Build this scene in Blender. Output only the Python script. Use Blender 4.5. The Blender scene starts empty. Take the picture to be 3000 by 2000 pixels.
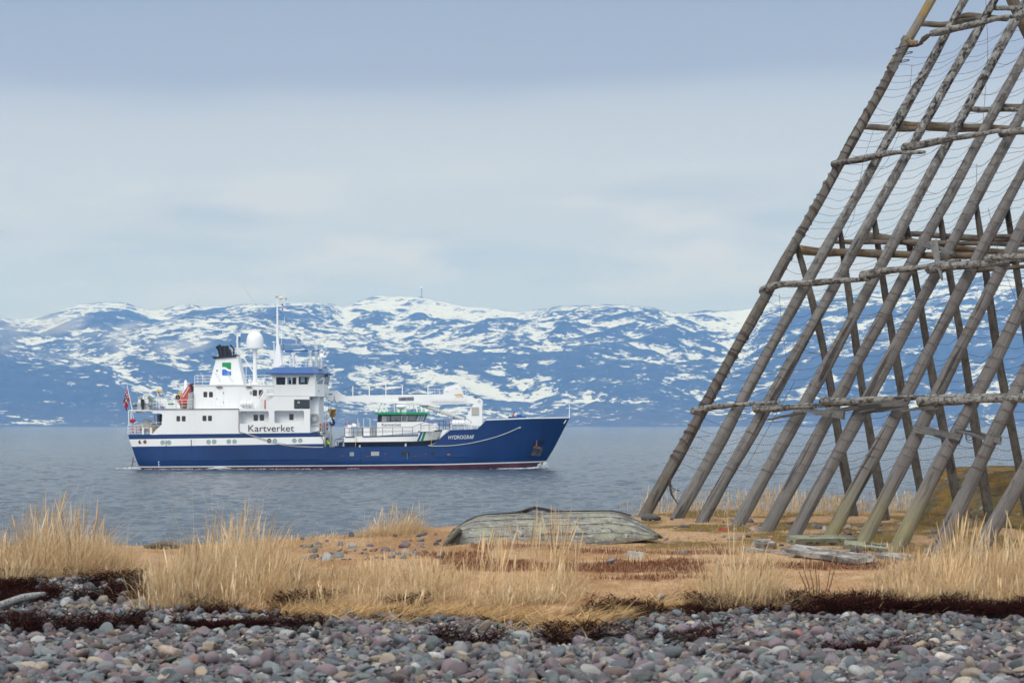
import bpy, math, random
import numpy as np
from mathutils import Vector, Matrix, Euler
from mathutils.geometry import tessellate_polygon
PI = math.pi
sc = bpy.context.scene
col = sc.collection
rnd = random.Random(7)
rng = np.random.default_rng(11)

# ------------------------------------------------------------------ survey of the place
# metres; x to the right, y away over the sound, z up from the water; the eye is 4.65 m above the water
FOC, CX, HY, EYE = 7083.0, 1500.0, 1243.0, 4.65
def P(px, py, y):
    return Vector(((px - CX) / FOC * y, y, EYE - (py - HY) / FOC * y))
def PX(px, y):
    return (px - CX) / FOC * y
def lin(c):
    c = c / 255.0
    return c / 12.92 if c <= 0.04045 else ((c + 0.055) / 1.055) ** 2.4
def rgb(r, g, b):
    return (lin(r), lin(g), lin(b))

# ------------------------------------------------------------------ numpy noise
def _hash(ix, iy, seed):
    h = (ix * 374761393 + iy * 668265263 + seed * 974634777) & 0xFFFFFFFF
    h = ((h ^ (h >> 13)) * 1274126177) & 0xFFFFFFFF
    h = h ^ (h >> 16)
    return (h & 0xFFFF) / 65535.0
def vnoise(x, y, seed=0):
    ix = np.floor(x).astype(np.int64); iy = np.floor(y).astype(np.int64)
    fx = x - ix; fy = y - iy
    fx = fx * fx * fx * (fx * (fx * 6 - 15) + 10); fy = fy * fy * fy * (fy * (fy * 6 - 15) + 10)
    a = _hash(ix, iy, seed); b = _hash(ix + 1, iy, seed)
    c = _hash(ix, iy + 1, seed); d = _hash(ix + 1, iy + 1, seed)
    return (a * (1 - fx) + b * fx) * (1 - fy) + (c * (1 - fx) + d * fx) * fy
def fbm(x, y, oct=5, seed=0, gain=0.5, ridge=False):
    s = np.zeros_like(x, dtype=float); a = 1.0; t = 0.0
    for k in range(oct):
        n = vnoise(x, y, seed + k * 17)
        if ridge: n = 1 - np.abs(2 * n - 1)
        s += a * n; t += a; a *= gain
        x, y = (x * 1.6 - y * 1.2) + 13.7, (x * 1.2 + y * 1.6) + 5.1
    return s / t

# ------------------------------------------------------------------ materials
MATS = {}
def _nt(name):
    m = bpy.data.materials.new(name); m.use_nodes = True
    nt = m.node_tree
    b = nt.nodes.get('Principled BSDF')
    return m, nt, b
def N(nt, t, **kw):
    n = nt.nodes.new(t)
    for k, v in kw.items(): setattr(n, k, v)
    return n
def L(nt, a, b): nt.links.new(a, b)
def ramp(nt, fac, stops, interp='LINEAR'):
    r = N(nt, 'ShaderNodeValToRGB'); r.color_ramp.interpolation = interp
    e = r.color_ramp.elements
    while len(e) < len(stops): e.new(0.5)
    for k, (p, c) in enumerate(stops):
        e[k].position = p; e[k].color = (c[0], c[1], c[2], 1) if not isinstance(c, (int, float)) else (c, c, c, 1)
    if fac is not None: L(nt, fac, r.inputs[0])
    return r
def mix(nt, fac, a, b, mode='MIX'):
    m = N(nt, 'ShaderNodeMix', data_type='RGBA', blend_type=mode)
    for s, v in ((0, fac), (6, a), (7, b)):
        if hasattr(v, 'is_output') or hasattr(v, 'links'): L(nt, v, m.inputs[s])
        elif isinstance(v, (int, float)): m.inputs[s].default_value = v
        else: m.inputs[s].default_value = (v[0], v[1], v[2], 1)
    return m.outputs[2]
def paint(name, c, rough=0.5, var=0.12, scale=0.6, streak=0.0, streak_col=(0.2, 0.1, 0.05), metal=0.0, bump=0.0, bscale=20, stretch=(1, 1, 1), spec=0.4):
    """a surface of one colour with cloudy wear, optional vertical run-off streaks and optional bump"""
    if name in MATS: return MATS[name]
    m, nt, b = _nt(name)
    tc = N(nt, 'ShaderNodeTexCoord'); mp = N(nt, 'ShaderNodeMapping'); mp.inputs[3].default_value = stretch
    L(nt, tc.outputs['Object'], mp.inputs[0])
    nz = N(nt, 'ShaderNodeTexNoise'); nz.inputs['Scale'].default_value = scale; nz.inputs['Detail'].default_value = 6
    L(nt, mp.outputs[0], nz.inputs[0])
    lo = tuple(x * (1 - var) for x in c); hi = tuple(min(1, x * (1 + var)) for x in c)
    r = ramp(nt, nz.outputs[0], [(0.3, lo), (0.7, hi)])
    out = r.outputs[0]
    if streak:
        mp2 = N(nt, 'ShaderNodeMapping'); mp2.inputs[3].default_value = (2.2, 2.2, 0.12)
        L(nt, tc.outputs['Object'], mp2.inputs[0])
        n2 = N(nt, 'ShaderNodeTexNoise'); n2.inputs['Scale'].default_value = 1.6; n2.inputs['Detail'].default_value = 5
        L(nt, mp2.outputs[0], n2.inputs[0])
        r2 = ramp(nt, n2.outputs[0], [(0.56, 0.0), (0.82, streak)])
        out = mix(nt, r2.outputs[0], out, streak_col)
    L(nt, out, b.inputs['Base Color'])
    b.inputs['Roughness'].default_value = rough; b.inputs['Metallic'].default_value = metal
    b.inputs['Specular IOR Level'].default_value = spec
    if bump:
        n3 = N(nt, 'ShaderNodeTexNoise'); n3.inputs['Scale'].default_value = bscale; n3.inputs['Detail'].default_value = 5
        L(nt, mp.outputs[0], n3.inputs[0])
        bp = N(nt, 'ShaderNodeBump'); bp.inputs['Strength'].default_value = bump; bp.inputs['Distance'].default_value = 0.02
        L(nt, n3.outputs[0], bp.inputs['Height']); L(nt, bp.outputs[0], b.inputs['Normal'])
    MATS[name] = m
    return m

# ------------------------------------------------------------------ mesh builder
class MB:
    def __init__(s): s.v = []; s.f = []; s.m = []
    def add(s, vs, fs, mi=0):
        o = len(s.v); s.v += [Vector(p) for p in vs]
        for f in fs: s.f.append([o + i for i in f]); s.m.append(mi)
        return s
    def box(s, c, size, mi=0, rot=None):
        hx, hy, hz = size[0] / 2, size[1] / 2, size[2] / 2
        R = rot if rot is not None else Matrix.Identity(3)
        vs = [Vector(c) + R @ Vector((x * hx, y * hy, z * hz)) for x in (-1, 1) for y in (-1, 1) for z in (-1, 1)]
        return s.add(vs, [(0, 1, 3, 2), (4, 6, 7, 5), (0, 4, 5, 1), (2, 3, 7, 6), (0, 2, 6, 4), (1, 5, 7, 3)], mi)
    def span(s, a, b, mi=0):
        a, b = Vector(a), Vector(b)
        return s.box((a + b) / 2, [abs(b[i] - a[i]) for i in range(3)], mi)
    def tube(s, pts, rad, n=8, mi=0, cap=True):
        pts = [Vector(p) for p in pts]
        if not hasattr(rad, '__len__'): rad = [rad] * len(pts)
        rings = []; up = None
        for i, p in enumerate(pts):
            a = pts[max(i - 1, 0)]; b = pts[min(i + 1, len(pts) - 1)]
            t = (b - a).normalized()
            if up is None:
                up = Vector((0, 0, 1)) if abs(t.z) < 0.9 else Vector((0, 1, 0))
            x = t.cross(up)
            if x.length < 1e-6: x = t.cross(Vector((1, 0, 0)))
            x.normalize(); y = x.cross(t).normalized(); up = y
            rings.append([p + (x * math.cos(2 * PI * k / n) + y * math.sin(2 * PI * k / n)) * rad[i] for k in range(n)])
        vs = [q for r in rings for q in r]; fs = []
        for i in range(len(pts) - 1):
            for k in range(n):
                k2 = (k + 1) % n
                fs.append((i * n + k, i * n + k2, (i + 1) * n + k2, (i + 1) * n + k))
        if cap:
            fs.append(tuple(range(n))[::-1]); fs.append(tuple((len(pts) - 1) * n + k for k in range(n)))
        return s.add(vs, fs, mi)
    def bar(s, a, b, w, h, mi=0):
        a, b = Vector(a), Vector(b); t = (b - a).normalized()
        up = Vector((0, 0, 1)) if abs(t.z) < 0.95 else Vector((0, 1, 0))
        x = t.cross(up).normalized() * (w / 2); y = x.cross(t).normalized() * (h / 2)
        vs = [p + x * i + y * j for p in (a, b) for i, j in ((-1, -1), (1, -1), (1, 1), (-1, 1))]
        return s.add(vs, [(3, 2, 1, 0), (4, 5, 6, 7), (0, 1, 5, 4), (1, 2, 6, 5), (2, 3, 7, 6), (3, 0, 4, 7)], mi)
    def prism(s, pts, depth, holes=(), mi=0, back=True):
        """outline (world points at one depth) pushed straight back by depth metres"""
        loops = [[Vector(p) for p in pts]] + [[Vector(p) for p in h] for h in holes]
        tris = tessellate_polygon(loops)
        flat = [p for l in loops for p in l]; n = len(flat)
        vs = flat + [p + Vector((0, depth, 0)) for p in flat]
        fs = [tuple(t) for t in tris]
        if back: fs += [tuple(n + i for i in reversed(t)) for t in tris]
        o = 0
        for l in loops:
            for k in range(len(l)):
                a, b = o + k, o + (k + 1) % len(l)
                fs.append((a, b, n + b, n + a))
            o += len(l)
        return s.add(vs, fs, mi)
    def lathe(s, c, prof, n=24, mi=0, axis='z', ang=2 * PI):
        c = Vector(c); vs = []; fs = []
        for (r, h) in prof:
            for k in range(n):
                a = ang * k / n
                d = {'z': (r * math.cos(a), r * math.sin(a), h), 'y': (r * math.cos(a), h, r * math.sin(a)), 'x': (h, r * math.cos(a), r * math.sin(a))}[axis]
                vs.append(c + Vector(d))
        for i in range(len(prof) - 1):
            for k in range(n):
                k2 = (k + 1) % n
                fs.append((i * n + k, i * n + k2, (i + 1) * n + k2, (i + 1) * n + k))
        fs.append(tuple(range(n))[::-1]); fs.append(tuple((len(prof) - 1) * n + k for k in range(n)))
        return s.add(vs, fs, mi)
    def ball(s, c, r, n=12, mi=0):
        if not hasattr(r, '__len__'): r = (r, r, r)
        pr = [(math.sin(PI * i / n), -math.cos(PI * i / n)) for i in range(n + 1)]
        t = MB().lathe((0, 0, 0), [(max(a, 1e-4), h) for a, h in pr], 2 * n)
        return s.add([Vector(c) + Vector((p.x * r[0], p.y * r[1], p.z * r[2])) for p in t.v], t.f, mi)
    def torus(s, c, R, r, axis='y', n=24, k=8, mi=0):
        c = Vector(c); pts = []
        for i in range(n):
            a = 2 * PI * i / n
            d = {'y': Vector((math.cos(a), 0, math.sin(a))), 'z': Vector((math.cos(a), math.sin(a), 0)), 'x': Vector((0, math.cos(a), math.sin(a)))}[axis]
            pts.append(d)
        ax = {'x': Vector((1, 0, 0)), 'y': Vector((0, 1, 0)), 'z': Vector((0, 0, 1))}[axis]
        vs = [c + d * (R + r * math.cos(2 * PI * j / k)) + ax * r * math.sin(2 * PI * j / k) for d in pts for j in range(k)]
        fs = [(i * k + j, i * k + (j + 1) % k, ((i + 1) % n) * k + (j + 1) % k, ((i + 1) % n) * k + j) for i in range(n) for j in range(k)]
        return s.add(vs, fs, mi)
    def build(s, name, mats, parent=None, smooth=True, loc=None, angle=35):
        return link_mesh(name, [tuple(p) for p in s.v], s.f, mats, parent, s.m, smooth, loc, angle)

def world_origin(o):
    v = Vector((0, 0, 0))
    while o is not None: v += o.location; o = o.parent
    return v
def link_mesh(name, vs, fs, mats, parent=None, mi=None, smooth=True, loc=None, angle=35):
    if not isinstance(mats, (list, tuple)): mats = [mats]
    a = np.array(vs, dtype=float)
    if parent is not None: org = world_origin(parent)
    elif loc is not None: org = Vector(loc)
    else:
        mn, mx = a.min(0), a.max(0); org = Vector(((mn[0] + mx[0]) / 2, (mn[1] + mx[1]) / 2, mn[2]))
    a = a - np.array(org)
    me = bpy.data.meshes.new(name); me.from_pydata([tuple(p) for p in a], [], [tuple(f) for f in fs])
    for m in mats: me.materials.append(m)
    if mi is not None and len(mats) > 1: me.polygons.foreach_set('material_index', mi)
    bmfix(me)
    if smooth:
        me.polygons.foreach_set('use_smooth', [True] * len(me.polygons)); me.set_sharp_from_angle(angle=math.radians(angle))
    o = bpy.data.objects.new(name, me); col.objects.link(o)
    if parent is not None: o.parent = parent
    else: o.location = org
    return o
def bmfix(me):
    import bmesh
    b = bmesh.new(); b.from_mesh(me)
    bmesh.ops.recalc_face_normals(b, faces=b.faces)
    b.to_mesh(me); b.free(); me.update()
def big_mesh(name, V, Fq, mats, loc=(0, 0, 0), colors=None, smooth=True, mi=None, parent=None):
    """numpy arrays straight into a mesh; Fq is (n,3) or (n,4)"""
    me = bpy.data.meshes.new(name); k = Fq.shape[1]
    V = np.asarray(V, dtype=np.float32) - np.array(loc, dtype=np.float32)
    me.vertices.add(len(V)); me.vertices.foreach_set('co', V.ravel())
    me.loops.add(Fq.size); me.loops.foreach_set('vertex_index', Fq.astype(np.int32).ravel())
    me.polygons.add(len(Fq)); me.polygons.foreach_set('loop_start', np.arange(0, Fq.size, k, dtype=np.int32))
    me.polygons.foreach_set('loop_total', np.full(len(Fq), k, dtype=np.int32))
    if not isinstance(mats, (list, tuple)): mats = [mats]
    for m in mats: me.materials.append(m)
    if mi is not None: me.polygons.foreach_set('material_index', mi.astype(np.int32))
    me.polygons.foreach_set('use_smooth', np.full(len(Fq), smooth))
    me.update(calc_edges=True)
    if colors is not None:
        at = me.color_attributes.new('tint', 'FLOAT_COLOR', 'POINT')
        c4 = np.ones((len(V), 4), dtype=np.float32); c4[:, :3] = colors
        at.data.foreach_set('color', c4.ravel())
    o = bpy.data.objects.new(name, me); col.objects.link(o); o.location = loc
    if parent is not None: o.parent = parent
    return o
def tag(o, label=None, cat=None, group=None, kind=None):
    if label: o['label'] = label
    if cat: o['category'] = cat
    if group: o['group'] = group
    if kind: o['kind'] = kind
    return o
def thing(name, loc, label, cat, group=None):
    o = bpy.data.objects.new(name, None); col.objects.link(o); o.location = loc; o.empty_display_size = 0.2
    return tag(o, label, cat, group)
def copy_tree(src, loc, label=None, children=None):
    c = src.copy(); col.objects.link(c); c.location = loc
    if label: c['label'] = label
    for ch in list(src.children):
        d = ch.copy(); col.objects.link(d); d.parent = c
        for g in list(ch.children):
            e = g.copy(); col.objects.link(e); e.parent = d
    return c
def text_mesh(s, p0, width, height, mat, parent, name, depth=0.012, shear=0.0, slope=0.0, spacing=1.0):
    """lettering as a thin mesh on a face looking towards -y; p0 = lower left corner of the word"""
    cu = bpy.data.curves.new(name, 'FONT'); cu.body = s; cu.extrude = 0.02; cu.space_character = spacing; cu.shear = shear
    t = bpy.data.objects.new(name + '_tmp', cu); col.objects.link(t)
    bpy.context.view_layer.update()
    me = bpy.data.meshes.new_from_object(t.evaluated_get(bpy.context.evaluated_depsgraph_get()))
    bpy.data.objects.remove(t); bpy.data.curves.remove(cu)
    v = np.array([tuple(q.co) for q in me.vertices]); mn, mx = v.min(0), v.max(0)
    org = world_origin(parent)
    for q in me.vertices:
        x = (q.co.x - mn[0]) / (mx[0] - mn[0]) * width; z = (q.co.y - mn[1]) / (mx[1] - mn[1]) * height + x * slope
        y = -(q.co.z - mn[2]) / max(mx[2] - mn[2], 1e-6) * depth
        q.co = Vector(p0) + Vector((x, y, z)) - org
    me.materials.clear(); me.materials.append(mat); me.name = name
    o = bpy.data.objects.new(name, me); col.objects.link(o); o.parent = parent
    bmfix(me)
    return o
# ------------------------------------------------------------------ camera, light, sky
cam = bpy.data.cameras.new('camera'); co = bpy.data.objects.new('camera', cam); col.objects.link(co)
co.location = (0, 0, EYE); co.rotation_euler = (PI / 2, 0, 0)
cam.sensor_width = 36; cam.lens = 36 * FOC / 3000; cam.shift_y = (HY - 1000) / 3000.0
cam.clip_start = 0.5; cam.clip_end = 40000
cam.dof.use_dof = True; cam.dof.focus_distance = 48.0; cam.dof.aperture_fstop = 10
sc.camera = co
sc.view_settings.view_transform = 'Standard'; sc.view_settings.look = 'None'
sc.view_settings.exposure = 0.0; sc.view_settings.gamma = 1
cy = sc.cycles
cy.use_denoising = True
try: cy.denoiser = 'OPENIMAGEDENOISE'
except Exception: pass
cy.max_bounces = 6; cy.diffuse_bounces = 3; cy.glossy_bounces = 3; cy.transmission_bounces = 4; cy.transparent_max_bounces = 8; cy.volume_bounces = 1
cy.sample_clamp_indirect = 5
cy.use_adaptive_sampling = True; cy.adaptive_threshold = 0.01

SUN_EL, SUN_AZ = math.radians(34), math.radians(203)     # azimuth clockwise from +y: behind the camera, a little to the left
sd = Vector((math.sin(SUN_AZ) * math.cos(SUN_EL), math.cos(SUN_AZ) * math.cos(SUN_EL), math.sin(SUN_EL)))
sl = bpy.data.lights.new('sun', 'SUN'); so = bpy.data.objects.new('sun', sl); col.objects.link(so)
sl.energy = 1.5; sl.angle = math.radians(25); sl.color = (1.0, 0.96, 0.9)
so.rotation_euler = sd.to_track_quat('Z', 'Y').to_euler(); so.location = (0, -20, 60)

w = bpy.data.worlds.new('World'); sc.world = w; w.use_nodes = True
nt = w.node_tree
for n in list(nt.nodes): nt.nodes.remove(n)
wo = N(nt, 'ShaderNodeOutputWorld')
sky = N(nt, 'ShaderNodeTexSky'); sky.sky_type = 'NISHITA'; sky.sun_disc = False
sky.sun_elevation = SUN_EL; sky.sun_rotation = SUN_AZ; sky.air_density = 1.0; sky.dust_density = 2.0
bg1 = N(nt, 'ShaderNodeBackground'); bg1.inputs[1].default_value = 0.08; L(nt, sky.outputs[0], bg1.inputs[0])
tc = N(nt, 'ShaderNodeTexCoord'); sep = N(nt, 'ShaderNodeSeparateXYZ'); L(nt, tc.outputs['Generated'], sep.inputs[0])
def cloud_noise(sx, sz, scale, detail, off=(0, 0, 0)):
    mp = N(nt, 'ShaderNodeMapping'); mp.inputs[1].default_value = off; mp.inputs[3].default_value = (sx, sx, sz)
    L(nt, tc.outputs['Generated'], mp.inputs[0])
    nz = N(nt, 'ShaderNodeTexNoise'); nz.inputs['Scale'].default_value = scale; nz.inputs['Detail'].default_value = detail
    nz.inputs['Roughness'].default_value = 0.5
    L(nt, mp.outputs[0], nz.inputs[0]); return nz.outputs[0]
def math_n(op, a, b=None, c=None):
    m = N(nt, 'ShaderNodeMath', operation=op)
    for k, v in enumerate((a, b, c)):
        if v is None: continue
        if isinstance(v, (int, float)): m.inputs[k].default_value = v
        else: L(nt, v, m.inputs[k])
    return m.outputs[0]
n_big = cloud_noise(1.0, 7.0, 4.0, 3, (1.3, 0.2, 0.4))
n_mid = cloud_noise(1.0, 4.0, 12.0, 9, (0.55, 0.9, 0.0))
warp = math_n('MULTIPLY', math_n('SUBTRACT', n_big, 0.5), 0.035)
zz = math_n('ADD', sep.outputs[2], warp)
zz = math_n('MULTIPLY_ADD', sep.outputs[0], -0.012, zz)
lay = ramp(nt, zz, [(0.0, (.50, .585, .655)), (.050, (.50, .595, .665)), (.075, (.55, .63, .69)), (.100, (.585, .66, .715)),
                    (.126, (.545, .61, .67)), (.138, (.485, .55, .63)), (.1475, (.375, .435, .535)), (.175, (.33, .395, .488)), (.21, (.39, .45, .54)),
                    (.27, (.72, .775, .825)), (.55, (1.02, 1.07, 1.13)), (1.0, (1.25, 1.30, 1.36))])
# puffs of paler cloud low down and dark rags between them
puff = ramp(nt, n_mid, [(0.47, 0.0), (0.63, 1.0)])
low = ramp(nt, sep.outputs[2], [(0.035, 0.0), (0.062, 1.0), (0.085, 1.0), (0.115, 0.0)])
pf = math_n('MULTIPLY', math_n('MULTIPLY', puff.outputs[0], low.outputs[0]), 0.65)
c1 = mix(nt, pf, lay.outputs[0], (.70, .735, .765))
rag = ramp(nt, cloud_noise(1.0, 6.0, 9.0, 5, (4.1, 2.0, 0.0)), [(0.50, 0.0), (0.68, 0.7)])
rg = math_n('MULTIPLY', rag.outputs[0], low.outputs[0])
c2 = mix(nt, rg, c1, (.40, .50, .59))
rear = ramp(nt, math_n('MULTIPLY', sep.outputs[1], -1.0), [(0.0, .74), (0.5, 1.0)])   # unseen sky behind the camera made brighter to light the ship
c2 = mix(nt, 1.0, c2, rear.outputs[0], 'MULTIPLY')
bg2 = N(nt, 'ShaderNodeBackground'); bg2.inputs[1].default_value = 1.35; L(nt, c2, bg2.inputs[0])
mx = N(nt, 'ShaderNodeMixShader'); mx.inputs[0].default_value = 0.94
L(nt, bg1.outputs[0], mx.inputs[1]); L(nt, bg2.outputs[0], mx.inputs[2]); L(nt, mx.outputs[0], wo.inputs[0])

# ------------------------------------------------------------------ water
m, nt, b = _nt('sea_water')
tc = N(nt, 'ShaderNodeTexCoord')
b.inputs['Base Color'].default_value = (0.025, 0.05, 0.075, 1); b.inputs['Roughness'].default_value = 0.12; b.inputs['IOR'].default_value = 1.33
def wn(sx, sy, scale, det, rough=0.55):
    mp = N(nt, 'ShaderNodeMapping'); mp.inputs[3].default_value = (sx, sy, 1); L(nt, tc.outputs['Object'], mp.inputs[0])
    z = N(nt, 'ShaderNodeTexNoise'); z.inputs['Scale'].default_value = scale; z.inputs['Detail'].default_value = det; z.inputs['Roughness'].default_value = rough
    L(nt, mp.outputs[0], z.inputs[0]); return z.outputs[0]
bp2 = N(nt, 'ShaderNodeBump'); bp2.inputs['Strength'].default_value = 1.0; bp2.inputs['Distance'].default_value = 0.095
L(nt, wn(1, 1.0, 4.6, 5, .66), bp2.inputs['Height'])
bp = N(nt, 'ShaderNodeBump'); bp.inputs['Strength'].default_value = 1.0; bp.inputs['Distance'].default_value = 0.17
L(nt, wn(1.0, 1.5, 0.8, 4), bp.inputs['Height']); L(nt, bp2.outputs[0], bp.inputs['Normal'])
L(nt, bp.outputs[0], b.inputs['Normal'])
MATS['sea_water'] = m
# real swell between 25 m and 1200 m, flat beyond; rows thin out with distance
ys = [14.0]
while ys[-1] < 1400: ys.append(ys[-1] * 1.0035 + 0.02)
ys = np.array(ys + [1600, 2000, 2600, 3500, 5000, 7200, 9500]); nx = 420
t = np.linspace(-1, 1, nx)
half = np.where(ys < 1500, ys * 0.32 + 12, ys * 0.6 + 400)
X = t[None, :] * half[:, None]; Y = np.repeat(ys[:, None], nx, 1)
h = (fbm(X * 0.55 + Y * 0.10, Y * 0.80 - X * 0.07, 4, 3) - 0.5) * 0.22 + (fbm(X * 2.0, Y * 2.6, 3, 9) - 0.5) * 0.16
h *= np.clip((1400 - Y) / 1000, 0, 1)
V = np.stack([X, Y, h], -1).reshape(-1, 3)
r_, c_ = np.meshgrid(np.arange(len(ys) - 1), np.arange(nx - 1), indexing='ij'); i0 = (r_ * nx + c_).ravel()
Fq = np.stack([i0, i0 + 1, i0 + nx + 1, i0 + nx], 1)
water = big_mesh('water', V, Fq, MATS['sea_water']); tag(water, kind='structure')

# ------------------------------------------------------------------ hills across the sound
sk = [(-600, 935), (-200, 925), (0, 931), (51, 937), (115, 928), (166, 912), (230, 893), (293, 884), (370, 886), (408, 900), (459, 908), (510, 895), (561, 890), (600, 898),
      (714, 889), (816, 890), (918, 886), (969, 890), (1008, 902), (1046, 882), (1097, 866), (1148, 869), (1224, 872), (1275, 880), (1352, 899), (1441, 901), (1518, 914), (1569, 908),
      (1620, 899), (1696, 893), (1773, 889), (1850, 893), (1913, 899), (1964, 913), (2003, 916), (2066, 906), (2168, 908), (2219, 900), (2276, 883), (2449, 866), (2560, 856), (2659, 844),
      (2774, 817), (2889, 802), (3000, 791), (3400, 770), (4000, 800)]
sx = np.array([a for a, _ in sk], float); sy = np.array([b for _, b in sk], float)
nxh, nyh = 860, 400
px = np.linspace(-700, 3900, nxh); yd = np.concatenate([np.linspace(6430, 9300, nyh - 14), np.linspace(9400, 11500, 14)])
PXg, Yg = np.meshgrid(px, yd); Xg = (PXg - CX) / FOC * 7600.0 * (0.72 + 0.28 * Yg / 7600.0)
az = CX + Xg / Yg * FOC
crest = 8300 + 500 * np.exp(-((az - 1120) / 190) ** 2) - 350 * np.exp(-((az - 1780) / 260) ** 2) - 500 * np.clip((az - 2150) / 500, 0, 1.2) + 200 * np.sin(az / 190.0)
Hc = (HY - np.interp(az, sx, sy)) / FOC * crest + EYE
shore = 6500 + 60 * (fbm(Xg / 400, Xg * 0, 3, 5) - 0.5) - 70 * np.exp(-((az - 1850) / 300) ** 2)
s = (Yg - shore) / (crest - shore)
def spur(pts, y0, front, rear, back=0.35):
    a_, b_ = np.array(pts, float).T
    f = np.interp(az, a_, b_) + (fbm(Xg / 260, Xg * 0 + y0, 4, 51) - 0.5) * 14
    top = (HY - f) / FOC * y0 + EYE
    d = Yg - y0 - 160 * (fbm(Xg / 500, Xg * 0 + y0, 3, 61) - 0.5)
    u = np.where(d < 0, d / front, d / rear)
    return top * np.where(d < 0, np.clip(1 - u * u, 0, 1) ** 0.9, np.clip(1 - back * np.abs(u), 0.0, 1)) - np.where(np.abs(u) >= 1, 60, 0)
spurs = [spur([(-400, 1200), (0, 1120), (180, 1050), (330, 985), (480, 950), (600, 933), (700, 930), (850, 945), (1000, 975), (1200, 1012), (1400, 1070), (1600, 1140), (1750, 1220), (1800, 1290)], 7450, 760, 500),
         spur([(900, 1290), (1000, 1200), (1100, 1100), (1200, 1030), (1330, 975), (1420, 945), (1500, 938), (1620, 945), (1750, 962), (1900, 1005), (2050, 1070), (2250, 1160), (2350, 1280)], 7700, 800, 500),
         spur([(1850, 1290), (1960, 1225), (2100, 1150), (2300, 1055), (2500, 985), (2700, 938), (3000, 890), (3500, 880), (4000, 950)], 7150, 560, 600),
         spur([(-700, 1020), (-300, 1020), (0, 1010), (150, 1030), (300, 1060), (420, 1100), (560, 1170), (650, 1290)], 7000, 460, 500)]
warp_ = (fbm(Xg / 520, Yg / 520, 4, 21) - 0.5)
s2 = np.clip(s + 0.30 * warp_ * np.clip(s * 4, 0, 1) * np.clip((1 - s) * 4, 0, 1), 0, 1)
prof = np.interp(s2, [0, .05, .16, .30, .36, .42, .58, .64, .70, .86, .91, 1.0], [0, .035, .16, .46, .50, .49, .74, .77, .755, .93, .955, 1.0])
rough = (fbm(Xg / 330, Yg / 240, 7, 33, 0.55, True) - 0.55)
Z = Hc * prof + rough * 85 * np.clip(s * 6, 0, 1) * np.clip((1.0 - s) * 3.0 + 0.10, 0.10, 1)
ang = (Hc - EYE) / crest
Zlim = ang * Yg * 0.992 + EYE
Z = np.where(s < 0.93, np.minimum(Z, Zlim - 4 * (1 - s)), Z)
for sp in spurs:
    Z = np.maximum(Z, np.where((s > 0) & (s < 0.93), np.minimum(sp + rough * 60 * np.clip(s * 6, 0, 1), Zlim - 6), -99))
Z = np.where(s > 1, Hc - (s - 1) * 500 + rough * 5, Z)
Z = np.where(s < 0, -6, Z - 1.0)
V = np.stack([Xg, Yg, Z], -1).reshape(-1, 3)
def blur(a, k):
    for ax in (0, 1):
        c = np.cumsum(np.pad(a, [(k + 1, k) if q == ax else (0, 0) for q in (0, 1)], mode='edge'), ax)
        a = (np.take(c, np.arange(2 * k + 1, c.shape[ax]), ax) - np.take(c, np.arange(0, c.shape[ax] - 2 * k - 1), ax)) / (2 * k + 1)
    return a
hollow = np.clip(0.5 - (Z - blur(Z, 5)) / 16.0, 0, 1); hollow2 = np.clip(0.5 - (Z - blur(Z, 18)) / 46.0, 0, 1)
steep = np.clip(np.hypot(np.gradient(Z, axis=1) / 5.0, np.gradient(Z, axis=0) / 7.4) * 1.1, 0, 1)
hcol = np.stack([hollow, hollow2, steep], -1).reshape(-1, 3)
r_, c_ = np.meshgrid(np.arange(nyh - 1), np.arange(nxh - 1), indexing='ij'); i0 = (r_ * nxh + c_).ravel()
m, nt, b = _nt('snowy_fell')
tc = N(nt, 'ShaderNodeTexCoord'); sepz = N(nt, 'ShaderNodeSeparateXYZ'); L(nt, tc.outputs['Object'], sepz.inputs[0])
wz0 = N(nt, 'ShaderNodeTexNoise'); wz0.inputs['Scale'].default_value = 0.0042; wz0.inputs['Detail'].default_value = 3; L(nt, tc.outputs['Object'], wz0.inputs[0])
wv0 = N(nt, 'ShaderNodeVectorMath', operation='MULTIPLY_ADD'); L(nt, wz0.outputs['Color'], wv0.inputs[0]); wv0.inputs[1].default_value = (260, 260, 60); L(nt, tc.outputs['Object'], wv0.inputs[2])
def hn(sx, sy, sz, scale, det, rough=0.6, off=0):
    mp = N(nt, 'ShaderNodeMapping'); mp.inputs[1].default_value = (off, off, 0); mp.inputs[3].default_value = (sx, sy, sz); L(nt, wv0.outputs[0], mp.inputs[0])
    z = N(nt, 'ShaderNodeTexNoise'); z.inputs['Scale'].default_value = scale; z.inputs['Detail'].default_value = det; z.inputs['Roughness'].default_value = rough
    L(nt, mp.outputs[0], z.inputs[0]); return z.outputs[0]
def mn(op, a, b_=None, c=None):
    q = N(nt, 'ShaderNodeMath', operation=op)
    for k, v in enumerate((a, b_, c)):
        if v is None: continue
        if isinstance(v, (int, float)): q.inputs[k].default_value = v
        else: L(nt, v, q.inputs[k])
    return q.outputs[0]
na = hn(.80, .80, 1.6, 0.011, 8, 0.66); nb = hn(1, .8, 1, 0.0017, 3, 0.5, 3.0); nc = hn(.50, .62, 2.2, 0.042, 6, 0.68, 7)
at = N(nt, 'ShaderNodeAttribute', attribute_name='tint'); ats = N(nt, 'ShaderNodeSeparateXYZ'); L(nt, at.outputs['Color'], ats.inputs[0])
alt = ramp(nt, mn('DIVIDE', sepz.outputs[2], 420.0), [(0.03, -0.1 + 0.1), (0.10, 0.36), (0.45, 0.48), (0.70, 0.58), (1.0, 0.80)])
nd = hn(.45, .6, 2.2, 0.11, 4, 0.62, 11)
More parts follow.
